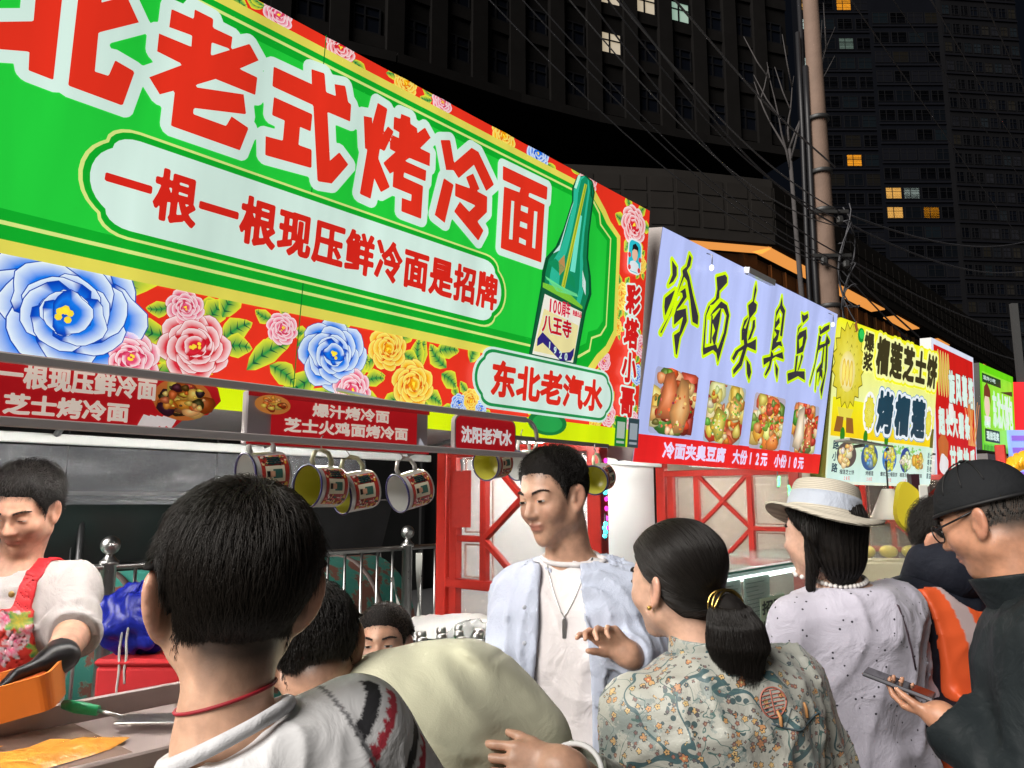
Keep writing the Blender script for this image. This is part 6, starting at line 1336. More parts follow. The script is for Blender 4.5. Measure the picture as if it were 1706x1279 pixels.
        for sg in (-1, 1):
            c = hipc+x*sg*gap+f*.05; c[2] = .045; Mx = np.stack([x, f, np.array((0, 0, 1.))], 1)
            sf = lambda P, c=c: np.maximum(smin(ell(P, c, (.048, .13, .05), Mx), ell(P, c-f*.06+np.array((0, 0, .03)), (.042, .06, .06), Mx), .03), .004-P[:, 2])
            field_mesh('shoe', sf, c-.17, c+.17, .012, mat('shoe_%d' % int(shoe[0]*100), shoe, .5), s.root, s.base)
EYEM = bpy.data.materials.new('eye'); EYEM.use_nodes = True; _a = EYEM.node_tree.nodes.new('ShaderNodeAttribute'); _a.attribute_name = 'Col'; _b = EYEM.node_tree.nodes['Principled BSDF']; EYEM.node_tree.links.new(_a.outputs['Color'], _b.inputs['Base Color']); _b.inputs['Roughness'].default_value = .12
def arm_f(sh, el, wr, r=(.052, .042, .030)): return lambda P: smin(cone(P, sh, el, r[0], r[1]), cone(P, el, wr, r[1], r[2]), .02)
def sleeve_f(P, sh, el, wr, r0, r1, r2, end=1.0, amp=.004, seed=0, k=.02):
    sh, el, wr = (np.asarray(q, float) for q in (sh, el, wr)); e = el+(wr-el)*end; d = smin(cone(P, sh, el, r0, r1), cone(P, el, e, r1, r2), k)
    ax = nrm(wr-el); d = np.maximum(d, ((P-e) @ ax)-.004)
    t = np.sqrt(((P-el)**2).sum(1)); ring = np.sin((P @ nrm(ax+nrm(el-sh)))*95+2.2*np.sin(P @ V3(21, 17, 9)))*np.exp(-(t/.09)**2); return d-amp*ring*.7
# ---------------------------------------------------------------- the man in the open blue shirt
A_ = lambda u, v, Y: np.array(at(u, v, Y))
def bounds(*pts, pad=.2): p = np.array(pts); return p.min(0)-pad, p.max(0)+pad
def tube_part(name, pts, r, m, parent, base, n=8):
    mb = MB(); mb.tube([Vector(p)-Vector(base) for p in pts], r, n); return mb.build(name, m, parent)
def ring_on(f, c, nvec, r, n=40, off=.003, arc=(0, 360), up=None):
    "points round a body where the plane (c, nvec) meets the field f, pushed off by off"
    nvec = nrm(nvec); a = nrm(np.cross(nvec, V3(0, 0, 1) if abs(nvec[2]) < .9 else V3(1, 0, 0))); b = np.cross(nvec, a); th = np.radians(np.linspace(arc[0], arc[1], n)); D = np.cos(th)[:, None]*a+np.sin(th)[:, None]*b
    P = c+D*r
    for _ in range(20): P = P-D*((f(P)-off)*.8)[:, None]
    return P
man = Person('young man in open light blue shirt and white T-shirt looking down to the left', A_(922, 829, 1.95), 134, -12, 4, hs=.96, tone=(.50, .30, .215))
fc = V3(-.30, -.95, 0); Pel = V3(.17, 2.0, .90); man.nb = V3(.150, 1.985, 1.435); man.T = torso(Pel, V3(.155, 1.99, 1.485), fc, MALE, 1.0, .96)
shR, shL = tw(man.T, .152, 0, .835), tw(man.T, -.152, 0, .835)
elR, wrR = A_(838, 1118, 1.93), A_(842, 1290, 1.80); elL, wrL = A_(1098, 1092, 2.00), A_(1046, 1090, 1.80)
fd = nrm(V3(-.62, -.15, .55)); man.extra = [arm_f(shR, elR, wrR), arm_f(shL, elL, wrL), lambda P: hand_f(P, wrL, fd, nrm(V3(-.35, -.75, -.2)), False, (.45, .62, .75, .85), .03, .86, (.35, .9, .5)), lambda P: hand_f(P, wrR, V3(-.05, -.1, -1), V3(.9, .3, 0), True, (.3, .35, .4, .4))]
man.lo, man.hi = bounds(man.c, shR, shL, elR, wrR, elL, wrL, Pel); man.lo[2] = .84; man.hi[2] = man.c[2]+.16
man.make_body(.0042); man.face(.62, (-.12, -.08))
def mg(Q): return .013*np.clip((Q[:, 2]-.045)/.05, 0, 1)+.002*np.clip((Q[:, 1]-.02)/.05, 0, 1)*(Q[:, 2] > .06)
man.crop(9000, .018, .007, BLACK_H, 1, grow=mg, droop=.1, cap=.002, front=.12, rad=.0005)
def tee(P): 
    d = torso_f(P, man.T, .004, -.06, .985, .02); return d-folds(P, 5, .0065, 20, 4, (1, 1, .3))
tcut = man.T['N']-man.T['u']*.005
man.clothes('t_shirt', tee, cloth('white_jersey', (.74, .70, .71), .85, 500, .25), .007)
colr = ring_on(lambda P: np.minimum(man.body_f(P), tee(P)), man.nb+V3(-.003, -.006, .040), nrm(V3(-.06, -.24, 1)), .14, 48, .001)
tube_part('neckband', colr, .0065, cloth('white_rib', (.76, .73, .74), .85, 600, .5), man.root, man.base)
def over(P):
    Q = (P-man.T['P']) @ man.T['M']; h = Q[:, 2]/man.T['L']
    d = torso_f(P, man.T, .025, -.26, .985, .03); d = smin(d, smin(cone(P, shR-man.T['x']*.06, shR, .056, .054), cone(P, shL+man.T['x']*.06, shL, .056, .054), .01), .03)
    d = smin(d, sleeve_f(P, shR, elR, wrR, .055, .056, .050, .95, .008), .035); d = smin(d, sleeve_f(P, shL, elL, wrL, .055, .058, .046, .92, .009), .035)
    d = d-folds(P, 8, .0095, 24, 5, (1, 1, .28))
    gap = np.interp(h, [-.3, 0, .4, .8, .95, 1.1], [.10, .085, .075, .055, .048, .06]); cx = .012+.010*np.sin(h*7)
    g = np.maximum(np.abs(Q[:, 0]-cx)-gap, -(Q[:, 1]-.01)); d = smax(d, -g, .003)
    inner = torso_f(P, man.T, .009, -.5, 1.2, .02); d = smax(d, -np.maximum(inner, -(Q[:, 1]-.0)), .004)
    return np.maximum(d, -cone(P, man.nb-V3(0, 0, .05), man.nb+V3(0, 0, .2), .068, .078))
blue_m = cloth('blue_linen', (.50, .55, .68), .85, 340, .6, .08)
sh = man.clothes('open_shirt', over, blue_m, .0062, lo=man.lo-V3(.02, .02, .20), hi=man.hi)
def standc(P):
    ax = nrm(man.T['u']+man.T['y']*.18); q = P-(man.nb+V3(0, .004, .008)); hh = q @ ax; rr = np.sqrt(np.maximum((q**2).sum(1)-hh**2, 0)); d = np.maximum(np.abs(rr-.071-.1*hh)-.0045, np.abs(hh)-.022)
    Q = q @ man.T['M']; return np.maximum(d, -np.maximum(np.abs(Q[:, 0])-.034, -Q[:, 1]))
man.clothes('stand_collar', standc, blue_m, .0035, man.nb-.13, man.nb+.13)
def front_pt(T, f, x, h, off=.004):
    p = tw(T, x, .3, h)[None]
    for _ in range(24): p = p-T['y'][None]*(f(p)-off)[:, None]*.8
    return p[0]
for sg in (-1,):
    for h in (.18, .34, .50, .66, .80):
        p = front_pt(man.T, over, .095, h, .001); mb = MB(); mb.ball(Vector(p-man.base), (.0055, .003, .0055), 6); mb.build('button', mat('shirt_button', (.55, .58, .66), .35), sh)
nk = [man.nb+V3(0, 0, 0)]; pl = []
for i in range(15):
    t = i/14; a = -1+2*t; pl.append(front_pt(man.T, tee, .058*a*(1-.0*abs(a)), .985-.22*(1-abs(a)**1.25), .003))
ch_ = thing  # chain is a part of the man
tube_part('chain', pl, .0016, steel, man.root, man.base, 6)
pp_ = pl[7]; mb = MB(); mb.box(Vector(pp_-man.base)+Vector((0, -.004, -.028)), (.010, .005, .044), bev=.0015); mb.tube([Vector(pp_-man.base)+Vector((0, -.003, 0)), Vector(pp_-man.base)+Vector((0, -.004, -.01))], .003, 6); mb.build('pendant', steel_d, man.root)
man.legs(Pel-V3(0, 0, .02), fc, cloth('beige_trouser', (.42, .36, .34)), shoe=(.6, .6, .6))

# ---------------------------------------------------------------- the woman with the ponytail
pw = Person('woman with a low black ponytail in a patterned silk blouse, seen from behind', A_(1124, 972, 1.50), 40, -3, -2, hs=.90, fem=1, tone=(.52, .33, .25))
fc = V3(-.25, .97, 0); Pel = V3(.43, 1.46, .80); pw.nb = V3(.350, 1.475, 1.325); pw.T = torso(Pel, V3(.360, 1.47, 1.350), fc, FEMALE, 1.08, 1.08)
shR, shL = tw(pw.T, .155, 0, .845), tw(pw.T, -.155, 0, .845); elR, wrR = tw(pw.T, .225, .02, .38), tw(pw.T, .20, .12, .02); elL, wrL = tw(pw.T, -.225, .02, .38), tw(pw.T, -.16, .20, .20)
pa_ = [arm_f(shR, elR, wrR, (.045, .036, .026)), arm_f(shL, elL, wrL, (.045, .036, .026))]; shR_, shL_ = shR, shL; arms_pw = (shR, elR, wrR, shL, elL, wrL)
pw.extra = pa_+[lambda P: hand_f(P, arms_pw[2], V3(0, .2, -1), V3(-1, 0, 0), True, s=.9), lambda P: hand_f(P, arms_pw[5], V3(.4, .8, .2), V3(0, .2, -1), False, s=.9)]
pw.line = (np.array([0, 25, 45, 60, 72, 80, 88, 112, 140, 180.]), np.array([.066, .064, .058, .040, .020, .012, .002, -.040, -.066, -.072]))
pw.lo, pw.hi = bounds(pw.c, shR, shL, elR, elL, wrR, wrL, Pel); pw.lo[2] = .70; pw.hi[2] = pw.c[2]+.15
pw.make_body(.0045); pw.face(.6)
knot = pw.wor((-.005, -.108, -.036)); tailpts = [knot, knot+V3(.012, -.026, -.002), knot+V3(.018, -.038, -.030), knot+V3(.022, -.038, -.066), knot+V3(.022, -.034, -.094)]
tr_ = [.017, .029, .041, .046, .036]
def sleek(P):
    Q = pw.loc(P); m = hair_mask(Q, pw.line, 0); back = np.clip((-Q[:, 1]+.02)/.08, 0, 1); g = .005+.008*np.clip((Q[:, 2]-.02)/.06, 0, 1)+.005*back
    hd = smin(ell(Q, (0, -.014, .036), (.0765, .096, .084)), ell(Q, (0, .0, -.03), (.060, .075, .075)), .03); d = smax(hd*pw.hs-g*np.clip(m/.02, .15, 1)*pw.hs, -m*.8, .006)
    return smin(d, cone(P, pw.wor((0, -.085, -.032)), knot, .032, .014), .02)
def tail(P):
    d = None
    for a, b, ra, rb in zip(tailpts[:-1], tailpts[1:], tr_[:-1], tr_[1:]): c = cone(P, a, b, ra, rb); d = c if d is None else smin(d, c, .02)
    ang = np.arctan2((P-tailpts[2])[:, 1], (P-tailpts[2])[:, 0]); return d+.010-.0008*np.sin(ang*23+P[:, 2]*30)-.0008*np.sin(ang*41-P[:, 2]*17)
hm = pw.clothes('hair', sleek, CAPM, .0045, pw.c-.17, pw.c+.17)
tm = pw.clothes('ponytail', tail, CAPM, .0045, np.array(tailpts).min(0)-.07, np.array(tailpts).max(0)+.07)
q = np.random.RandomState(4); D = q.normal(0, 1, (9000, 3)); D /= np.linalg.norm(D, axis=1)[:, None]; P = pw.c+D*.22
for _ in range(16): P = P-D*(sleek(P)*.8)[:, None]
ok = (sleek(P) < .004) & (hair_mask(pw.loc(P), pw.line, .006) > 0); P = P[ok]; pts = [P.copy()]
for k in range(9):
    fl = knot-P; dist = np.linalg.norm(fl, axis=1)[:, None]; fl = fl/dist; n_ = grad(sleek, P); fl = fl-n_*(fl*n_).sum(1)[:, None]*.9; P = P+fl*np.minimum(.011, dist*.3); P = P+n_*np.clip(.0012-sleek(P), -.003, .003)[:, None]*.8; pts.append(P.copy())
strands('hair_strands', np.stack(pts, 1), .00042, BLACK_H, hm, pw.base)
N = 9000; t0 = q.rand(N); a = q.uniform(0, 6.283, N); tp = np.array(tailpts); pts = []; rr = .62+.55*q.rand(N)**.6
for k in range(9):
    t = np.clip(k/8*1.02, 0, .9999)*4; i = int(t); c = tp[i]*(1-(t-i))+tp[i+1]*(t-i); r = tr_[i]*(1-(t-i))+tr_[i+1]*(t-i); r = r*(1 if k < 8 else .9)
    pts.append(c+np.stack([np.cos(a+.02*k), np.sin(a+.02*k)*.95, 0*a], 1)*(r*rr)[:, None]+np.stack([0*a, 0*a, -.045*(k == 8)*q.rand(N)**2+(0.02*np.sin(a) if k < 2 else 0*a)], 1)+q.normal(0, .0012, (N, 3)))
strands('tail_strands', np.stack(pts, 1), .00042, BLACK_H, tm, pw.base)
gold = mat('gold', (.62, .42, .12), .28, metal=1)
for k in range(3): 
    ta_ = nrm(tailpts[1]-knot+V3(0, 0, -.006)); tb_ = nrm(np.cross(ta_, V3(0, 0, 1))); tc_ = np.cross(ta_, tb_); p_ = [knot+ta_*(.010+.007*k)+(tb_*math.cos(R(t))*(.030+.002*k)+tc_*math.sin(R(t))*(.030+.002*k)+ta_*.006*math.sin(R(2*t+60*k))) for t in range(0, 361, 15)]; tube_part('hair_clip', p_, .0022, gold, pw.root, pw.base, 6)
e_ = pw.wor((-.083, .004, -.040)); mb = MB(); mb.ball(Vector(e_-pw.base), .0045, 8); mb.build('earring', gold, pw.root)
# blouse: woven garden brocade
def brocade():
    m = bpy.data.materials.new('brocade'); m.use_nodes = True; nt = m.node_tree; b = nt.nodes['Principled BSDF']; tc = nt.nodes.new('ShaderNodeTexCoord'); L = nt.links.new
    def tex(kind, scale, **k):
        t = nt.nodes.new(kind); t.inputs['Scale'].default_value = scale
        for a, v in k.items():
            if a in ('feature', 'distance'): setattr(t, a, v)
            else: t.inputs[a].default_value = v
        L(tc.outputs['Object'], t.inputs['Vector']); return t
    def math_(op, a, bb=None):
        n = nt.nodes.new('ShaderNodeMath'); n.operation = op
        for i, x in enumerate((a, bb)):
            if x is None: continue
            if isinstance(x, (int, float)): n.inputs[i].default_value = x
            else: L(x, n.inputs[i])
        return n.outputs[0]
    def mix(f, a, c):
        n = nt.nodes.new('ShaderNodeMix'); n.data_type = 'RGBA'; L(f, n.inputs[0])
        for i, x in ((6, a), (7, c)):
            if isinstance(x, tuple): n.inputs[i].default_value = (*x, 1)
            else: L(x, n.inputs[i])
        return n.outputs[2]
    base = tex('ShaderNodeTexNoise', 5, Detail=4); c = mix(base.outputs['Fac'], (.24, .26, .245), (.46, .45, .39))
    sm = tex('ShaderNodeTexNoise', 11, Detail=9); sm.inputs['Roughness'].default_value = .7; c = mix(math_('MULTIPLY', math_('GREATER_THAN', sm.outputs['Fac'], .57), .55), c, (.10, .16, .165))
    br = tex('ShaderNodeTexNoise', 6.5, Detail=2, Distortion=.6); ln = math_('LESS_THAN', math_('ABSOLUTE', math_('SUBTRACT', br.outputs['Fac'], .5)), .010); c = mix(ln, c, (.05, .10, .11))
    br2 = tex('ShaderNodeTexNoise', 14, Detail=2, Distortion=1.0); ln2 = math_('LESS_THAN', math_('ABSOLUTE', math_('SUBTRACT', br2.outputs['Fac'], .47)), .007); c = mix(ln2, c, (.07, .13, .12))
    lf = tex('ShaderNodeTexVoronoi', 62, Randomness=1.0); lw = tex('ShaderNodeTexNoise', 7, Detail=3); leafm = math_('MULTIPLY', math_('LESS_THAN', lf.outputs['Distance'], .33), math_('GREATER_THAN', lw.outputs['Fac'], .52)); c = mix(leafm, c, (.05, .085, .09))
    def blossoms(scale, r, gate, col, core, seedscale):
        nonlocal c
        v = tex('ShaderNodeTexVoronoi', scale, Randomness=.95)
        # petals: the radius swings with the angle about each cell's heart
        sub = nt.nodes.new('ShaderNodeVectorMath'); sub.operation = 'SUBTRACT'; L(tc.outputs['Object'], sub.inputs[0]); L(v.outputs['Position'], sub.inputs[1])
        sp = nt.nodes.new('ShaderNodeSeparateXYZ'); L(sub.outputs[0], sp.inputs[0]); ang = math_('ARCTAN2', sp.outputs['Z'], sp.outputs['X']); w = math_('MULTIPLY', math_('ABSOLUTE', math_('SINE', math_('MULTIPLY', ang, 2.5))), .45)
        rad = math_('MULTIPLY', math_('ADD', w, .62), r); sc = nt.nodes.new('ShaderNodeSeparateColor'); L(v.outputs['Color'], sc.inputs[0]); on = math_('GREATER_THAN', sc.outputs['Red'], gate); gn = tex('ShaderNodeTexNoise', seedscale, Detail=2); on = math_('MULTIPLY', on, math_('GREATER_THAN', gn.outputs['Fac'], .46))
        f = math_('MULTIPLY', on, math_('LESS_THAN', v.outputs['Distance'], rad)); f0 = math_('MULTIPLY', on, math_('LESS_THAN', v.outputs['Distance'], math_('ADD', rad, .07)))
        c = mix(f0, c, (.035, .045, .045)); cc = mix(sc.outputs['Green'], col[0], col[1]); c = mix(f, c, cc); c = mix(math_('MULTIPLY', on, math_('LESS_THAN', v.outputs['Distance'], r*.32)), c, core)
    blossoms(64, .30, .38, ((.50, .22, .07), (.55, .40, .18)), (.10, .05, .03), 6); blossoms(46, .32, .58, ((.42, .12, .06), (.50, .34, .14)), (.55, .45, .2), 5); blossoms(92, .32, .48, ((.05, .08, .10), (.30, .12, .09)), (.4, .3, .15), 8)
    L(c, b.inputs['Base Color']); b.inputs['Roughness'].default_value = .48; b.inputs['Specular IOR Level'].default_value = .45; b.inputs['Sheen Weight'].default_value = .25
    wv = tex('ShaderNodeTexNoise', 380, Detail=2); fo = tex('ShaderNodeTexNoise', 12, Detail=4, Distortion=1.0); b1 = nt.nodes.new('ShaderNodeBump'); b1.inputs['Strength'].default_value = .3; b1.inputs['Distance'].default_value = .0012; L(wv.outputs['Fac'], b1.inputs['Height'])
    b2 = nt.nodes.new('ShaderNodeBump'); b2.inputs['Strength'].default_value = .5; b2.inputs['Distance'].default_value = .012; L(fo.outputs['Fac'], b2.inputs['Height']); L(b1.outputs[0], b2.inputs['Normal']); L(b2.outputs[0], b.inputs['Normal']); return m
BROC = brocade()
def blouse(P):
    d = torso_f(P, pw.T, .020, -.18, 1.0, .03); a = arms_pw
    d = smin(d, smin(cone(P, a[0]-pw.T['x']*.05, a[0], .054, .052), cone(P, a[3]+pw.T['x']*.05, a[3], .054, .052), .01), .03); d = smin(d, sleeve_f(P, a[0], a[1], a[2], .058, .064, .060, .9, .006), .04); d = smin(d, sleeve_f(P, a[3], a[4], a[5], .058, .064, .060, .9, .006), .04)
    return d-folds(P, 21, .009, 18, 4, (1, 1, .35))
bl = pw.clothes('blouse', blouse, BROC, .0065, pw.lo-V3(.06, .06, .08), pw.hi)
pw.clothes('stand_collar', lambda P: (lambda q, ax: np.maximum(np.abs(np.sqrt(np.maximum((q**2).sum(1)-(q @ ax)**2, 0))-.0555)-.0045, np.abs(q @ ax)-.024))(P-(pw.nb+V3(.0, .004, .022)), nrm(V3(.02, -.10, 1))), BROC, .0035, pw.nb-.12, pw.nb+.14)
def on_back(T, f, pts, off, sgn=-1):
    P = np.array([tw(T, x, sgn*.32, h) for x, h in pts]); d = -T['y']*sgn*-1
    for _ in range(26): P = P-T['y'][None]*sgn*((f(P)-off)*.8)[:, None]
    return P
med = mat('medallion_red', (.36, .12, .09), .6); navy = mat('boat_thread', (.06, .085, .10), .6)
cx, ch0 = .040, .855; rx, rh = .024, .024/pw.T['L']
tube_part('woven_medallion', on_back(pw.T, blouse, [(cx+rx*math.cos(t), ch0+rh*math.sin(t)) for t in np.linspace(0, 6.283, 30)], .0008), .0014, med, bl, pw.base, 5)
for k in range(7):
    hh = -.8+1.6*k/6; wv = math.sqrt(1-hh*hh)*.86
    for s0, s1 in ((-wv, -.1), (.1, wv)): tube_part('medallion_stroke', on_back(pw.T, blouse, [(cx+rx*(s0+(s1-s0)*i/4), ch0+rh*hh) for i in range(5)], .0008), .0011, med, bl, pw.base, 5)
tube_part('medallion_stroke', on_back(pw.T, blouse, [(cx, ch0-rh*.85+rh*1.7*i/5) for i in range(6)], .0008), .0014, med, bl, pw.base, 5)
tube_part('woven_boat', on_back(pw.T, blouse, [(.028+.105*i/12, .80-.028*math.sin(math.pi*i/12)-.01*(i/12)) for i in range(13)], .0008), .0018, navy, bl, pw.base, 5)
tube_part('woven_rigging', on_back(pw.T, blouse, [(.05, .775), (.07, .83), (.10, .775)], .0008), .0007, navy, bl, pw.base, 4)
for x0 in (.045, .105): tube_part('woven_figure', on_back(pw.T, blouse, [(x0, .785), (x0+.003, .81), (x0, .83)], .0012), [.003, .0035, .002], mat('figure_thread', (.45, .22, .08), .6), bl, pw.base, 6)
pw.legs(Pel-V3(0, 0, -.02), fc, cloth('dark_trouser', (.03, .03, .035)))

# ---------------------------------------------------------------- the woman in the straw hat
hw = Person('woman in a pale straw hat and lilac dotted blouse, seen from behind', A_(1368, 893, 1.95), 40, -4, 0, hs=.93, fem=1, tone=(.54, .34, .26))
fc = V3(-.28, .96, 0); Pel = V3(.86, 1.97, .86); hw.nb = V3(.815, 1.955, 1.395); hw.T = torso(Pel, V3(.82, 1.955, 1.425), fc, FEMALE, .97, .97)
shR, shL = tw(hw.T, .152, 0, .85), tw(hw.T, -.152, 0, .85); elR, wrR = tw(hw.T, .195, .05, .46), tw(hw.T, .10, .22, .40); elL, wrL = tw(hw.T, -.215, .03, .42), tw(hw.T, -.12, .20, .36); ah = (shR, elR, wrR, shL, elL, wrL)
hw.extra = [arm_f(shR, elR, wrR, (.045, .036, .026)), arm_f(shL, elL, wrL, (.045, .036, .026)), lambda P: hand_f(P, ah[2], V3(-.5, .8, .1), V3(-.5, 0, -.6), True, s=.9), lambda P: hand_f(P, ah[5], V3(.3, .8, .1), V3(.5, 0, -.6), False, s=.9)]
hw.line = pw.line; hw.lo, hw.hi = bounds(hw.c, shR, shL, elR, elL, wrR, wrL, Pel); hw.lo[2] = .76; hw.hi[2] = hw.c[2]+.15
hw.make_body(.0052); hw.face(.6)
def bob(P):
    Q = hw.loc(P); m = hair_mask(Q, hw.line, 0); d = smax(hw.head(P)-.014*np.clip(m/.02, .1, 1), -m*.8, .008)
    d = smin(d, ell(Q, (.0, -.052, -.040), (.078, .054, .078)), .03); d = smin(d, cone(Q, (-.068, -.012, -.02), (-.066, .012, -.13), .020, .012), .02)
    return np.maximum(d, -(Q[:, 2]+.145))-.0016*np.sin(np.arctan2(Q[:, 0], -Q[:, 1]-.02)*38+Q[:, 2]*20)
hm = hw.clothes('hair', bob, CAPM, .005, hw.c-.2, hw.c+.17)
q = np.random.RandomState(9); D = q.normal(0, 1, (7000, 3)); D[:, 2] -= .5; D /= np.linalg.norm(D, axis=1)[:, None]; P = hw.c+D*.25
for _ in range(16): P = P-D*(bob(P)*.8)[:, None]
ok = (np.abs(bob(P)) < .004); P = P[ok]; Qz = hw.loc(P); P = P[hair_mask(Qz, hw.line, .0)+.06*(Qz[:, 1] < -.0) > 0]; pts = [P.copy()]
for k in range(7):
    n_ = grad(bob, P); fl = V3(0, 0, -1)[None]+q.normal(0, .05, P.shape)*0; fl = fl-n_*(fl*n_).sum(1)[:, None]; fl /= np.linalg.norm(fl, axis=1)[:, None]+1e-6; P = P+fl*.010; P = P+n_*np.clip(.001-bob(P), -.002, .002)[:, None]; pts.append(P.copy())
strands('hair_strands', np.stack(pts, 1), .00045, BLACK_H, hm, hw.base)
straw = bpy.data.materials.new('straw'); straw.use_nodes = True; nt = straw.node_tree; b = nt.nodes['Principled BSDF']; tc = nt.nodes.new('ShaderNodeTexCoord'); mp = nt.nodes.new('ShaderNodeMapping'); mp.inputs['Scale'].default_value = (1, 1, 1); nt.links.new(tc.outputs['Object'], mp.inputs[0])
wv = nt.nodes.new('ShaderNodeTexWave'); wv.bands_direction = 'Z'; wv.inputs['Scale'].default_value = 62; wv.inputs['Distortion'].default_value = .6; nt.links.new(mp.outputs[0], wv.inputs[0]); bp = nt.nodes.new('ShaderNodeBump'); bp.inputs['Strength'].default_value = .7; bp.inputs['Distance'].default_value = .002; nt.links.new(wv.outputs['Fac'], bp.inputs['Height']); nt.links.new(bp.outputs[0], b.inputs['Normal'])
mx = nt.nodes.new('ShaderNodeMix'); mx.data_type = 'RGBA'; mx.inputs[6].default_value = (.42, .38, .31, 1); mx.inputs[7].default_value = (.62, .57, .47, 1); nt.links.new(wv.outputs['Fac'], mx.inputs[0]); nt.links.new(mx.outputs[2], b.inputs['Base Color']); b.inputs['Roughness'].default_value = .75
hat = bpy.data.objects.new('straw_hat', None); link(hat, hw.root); hat.location = Vector(hw.wor((0, -.012, .052))-hw.base); hat.rotation_euler = (R(-6), R(13), 0); hat.scale = (.92, .92, .95)
mb = MB(); n = 56; prof = [(.148, -.006, 1), (.150, -.001, 1), (.120, .004, 1), (.098, .008, .6), (.093, .020, 0), (.090, .050, 0), (.084, .076, 0), (.079, .084, 0), (.072, .087, 0), (.04, .089, 0), (.001, .089, 0)]; vs = []; fs = []
for r, z, w in prof:
    for k in range(n): a = 2*math.pi*k/n; vs.append((r*math.cos(a), r*1.12*math.sin(a), z+w*(.016*math.cos(2*a)*(r/.15)**2-.012*math.cos(a+2.3)*(r/.15)**2)))
for i in range(len(prof)-1):
    for k in range(n): fs.append((i*n+k, i*n+(k+1) % n, (i+1)*n+(k+1) % n, (i+1)*n+k))
low = [(.148, -.006, 1), (.118, -.002, 1), (.096, .003, .6), (.090, .02, 0), (.087, .05, 0)]; o = len(vs)
for r, z, w in low:
    for k in range(n): a = 2*math.pi*k/n; vs.append((r*math.cos(a), r*1.12*math.sin(a), z-.002+w*(.016*math.cos(2*a)*(r/.15)**2-.012*math.cos(a+2.3)*(r/.15)**2)))
for i in range(len(low)-1):
    for k in range(n): fs.append((o+i*n+k, o+(i+1)*n+k, o+(i+1)*n+(k+1) % n, o+i*n+(k+1) % n))
mb.add(vs, fs, True); mb.build('weave', straw, hat)
mb = MB(); vs = []; fs = []
for r, z in ((.0955, .012), (.0945, .024), (.0925, .040), (.0905, .052), (.0895, .052)):
    for k in range(n): a = 2*math.pi*k/n; vs.append((r*math.cos(a), r*1.12*math.sin(a), z))
for i in range(4):
    for k in range(n): fs.append((i*n+k, i*n+(k+1) % n, (i+1)*n+(k+1) % n, (i+1)*n+k))
mb.add(vs, fs, True); mb.build('ribbon', cloth('grey_ribbon', (.40, .44, .52), .6, 300, .5), hat)
# dotted lilac blouse
def dotted():
    m = cloth('lilac_dots', (.48, .46, .545), .8, 380, .4, .08); nt = m.node_tree; b = nt.nodes['Principled BSDF']; src = b.inputs['Base Color'].links[0].from_socket; tc = nt.nodes.new('ShaderNodeTexCoord'); v = nt.nodes.new('ShaderNodeTexVoronoi'); v.inputs['Scale'].default_value = 48; v.inputs['Randomness'].default_value = .75; nt.links.new(tc.outputs['Object'], v.inputs['Vector'])
    lt = nt.nodes.new('ShaderNodeMath'); lt.operation = 'LESS_THAN'; lt.inputs[1].default_value = .13; nt.links.new(v.outputs['Distance'], lt.inputs[0]); mx = nt.nodes.new('ShaderNodeMix'); mx.data_type = 'RGBA'; nt.links.new(lt.outputs[0], mx.inputs[0]); nt.links.new(src, mx.inputs[6]); mx.inputs[7].default_value = (.03, .028, .04, 1); nt.links.new(mx.outputs[2], b.inputs['Base Color']); return m
def lilac(P):
    d = torso_f(P, hw.T, .024, -.50, .975, .03); d = smin(d, smin(ell(P, ah[0]+V3(.0, 0, -.01), (.058, .064, .064)), ell(P, ah[3]+V3(-.0, 0, -.01), (.056, .064, .064)), .01), .04)
    d = smin(d, sleeve_f(P, ah[0], ah[1], ah[2], .056, .068, .050, .85, .010), .04); d = smin(d, sleeve_f(P, ah[3], ah[4], ah[5], .055, .066, .050, .85, .010), .04)
    Q = (P-hw.T['P']) @ hw.T['M']; h = Q[:, 2]/hw.T['L']; d = d-.012*np.clip(.75-h, 0, 1)*(np.sin(Q[:, 0]*46+3*np.sin(h*3)))*np.clip(.4+.6*np.sin(h*4+Q[:, 0]*9), 0, 1)
    return d-folds(P, 31, .011, 19, 5, (1, 1, .25))
lb_ = hw.clothes('blouse', lilac, dotted(), .008, hw.lo-V3(.08, .08, .30), hw.hi)
pr = ring_on(hw.body_f, hw.nb+V3(0, 0, .034), nrm(V3(-.05, -.25, 1)), .11, 40, .004); pm = mat('pearl', (.72, .69, .66), .2); mb = MB()
for p in pr[:-1]: mb.ball(Vector(p-hw.base), .0058, 6)
o = mb.build('pearl_necklace', pm, hw.root); o['kind'] = 'stuff'
cp_ = on_back(hw.T, lilac, [(.035, .98), (.05, .9), (.06, .8), (.07, .72), (.075, .64)], .002); tube_part('tie_cord', cp_, .0022, mat('dark_cord', (.05, .03, .04), .6), hw.root, hw.base, 6)
hw.legs(Pel-V3(0, 0, .0), fc, cloth('pale_trouser', (.45, .45, .5)))

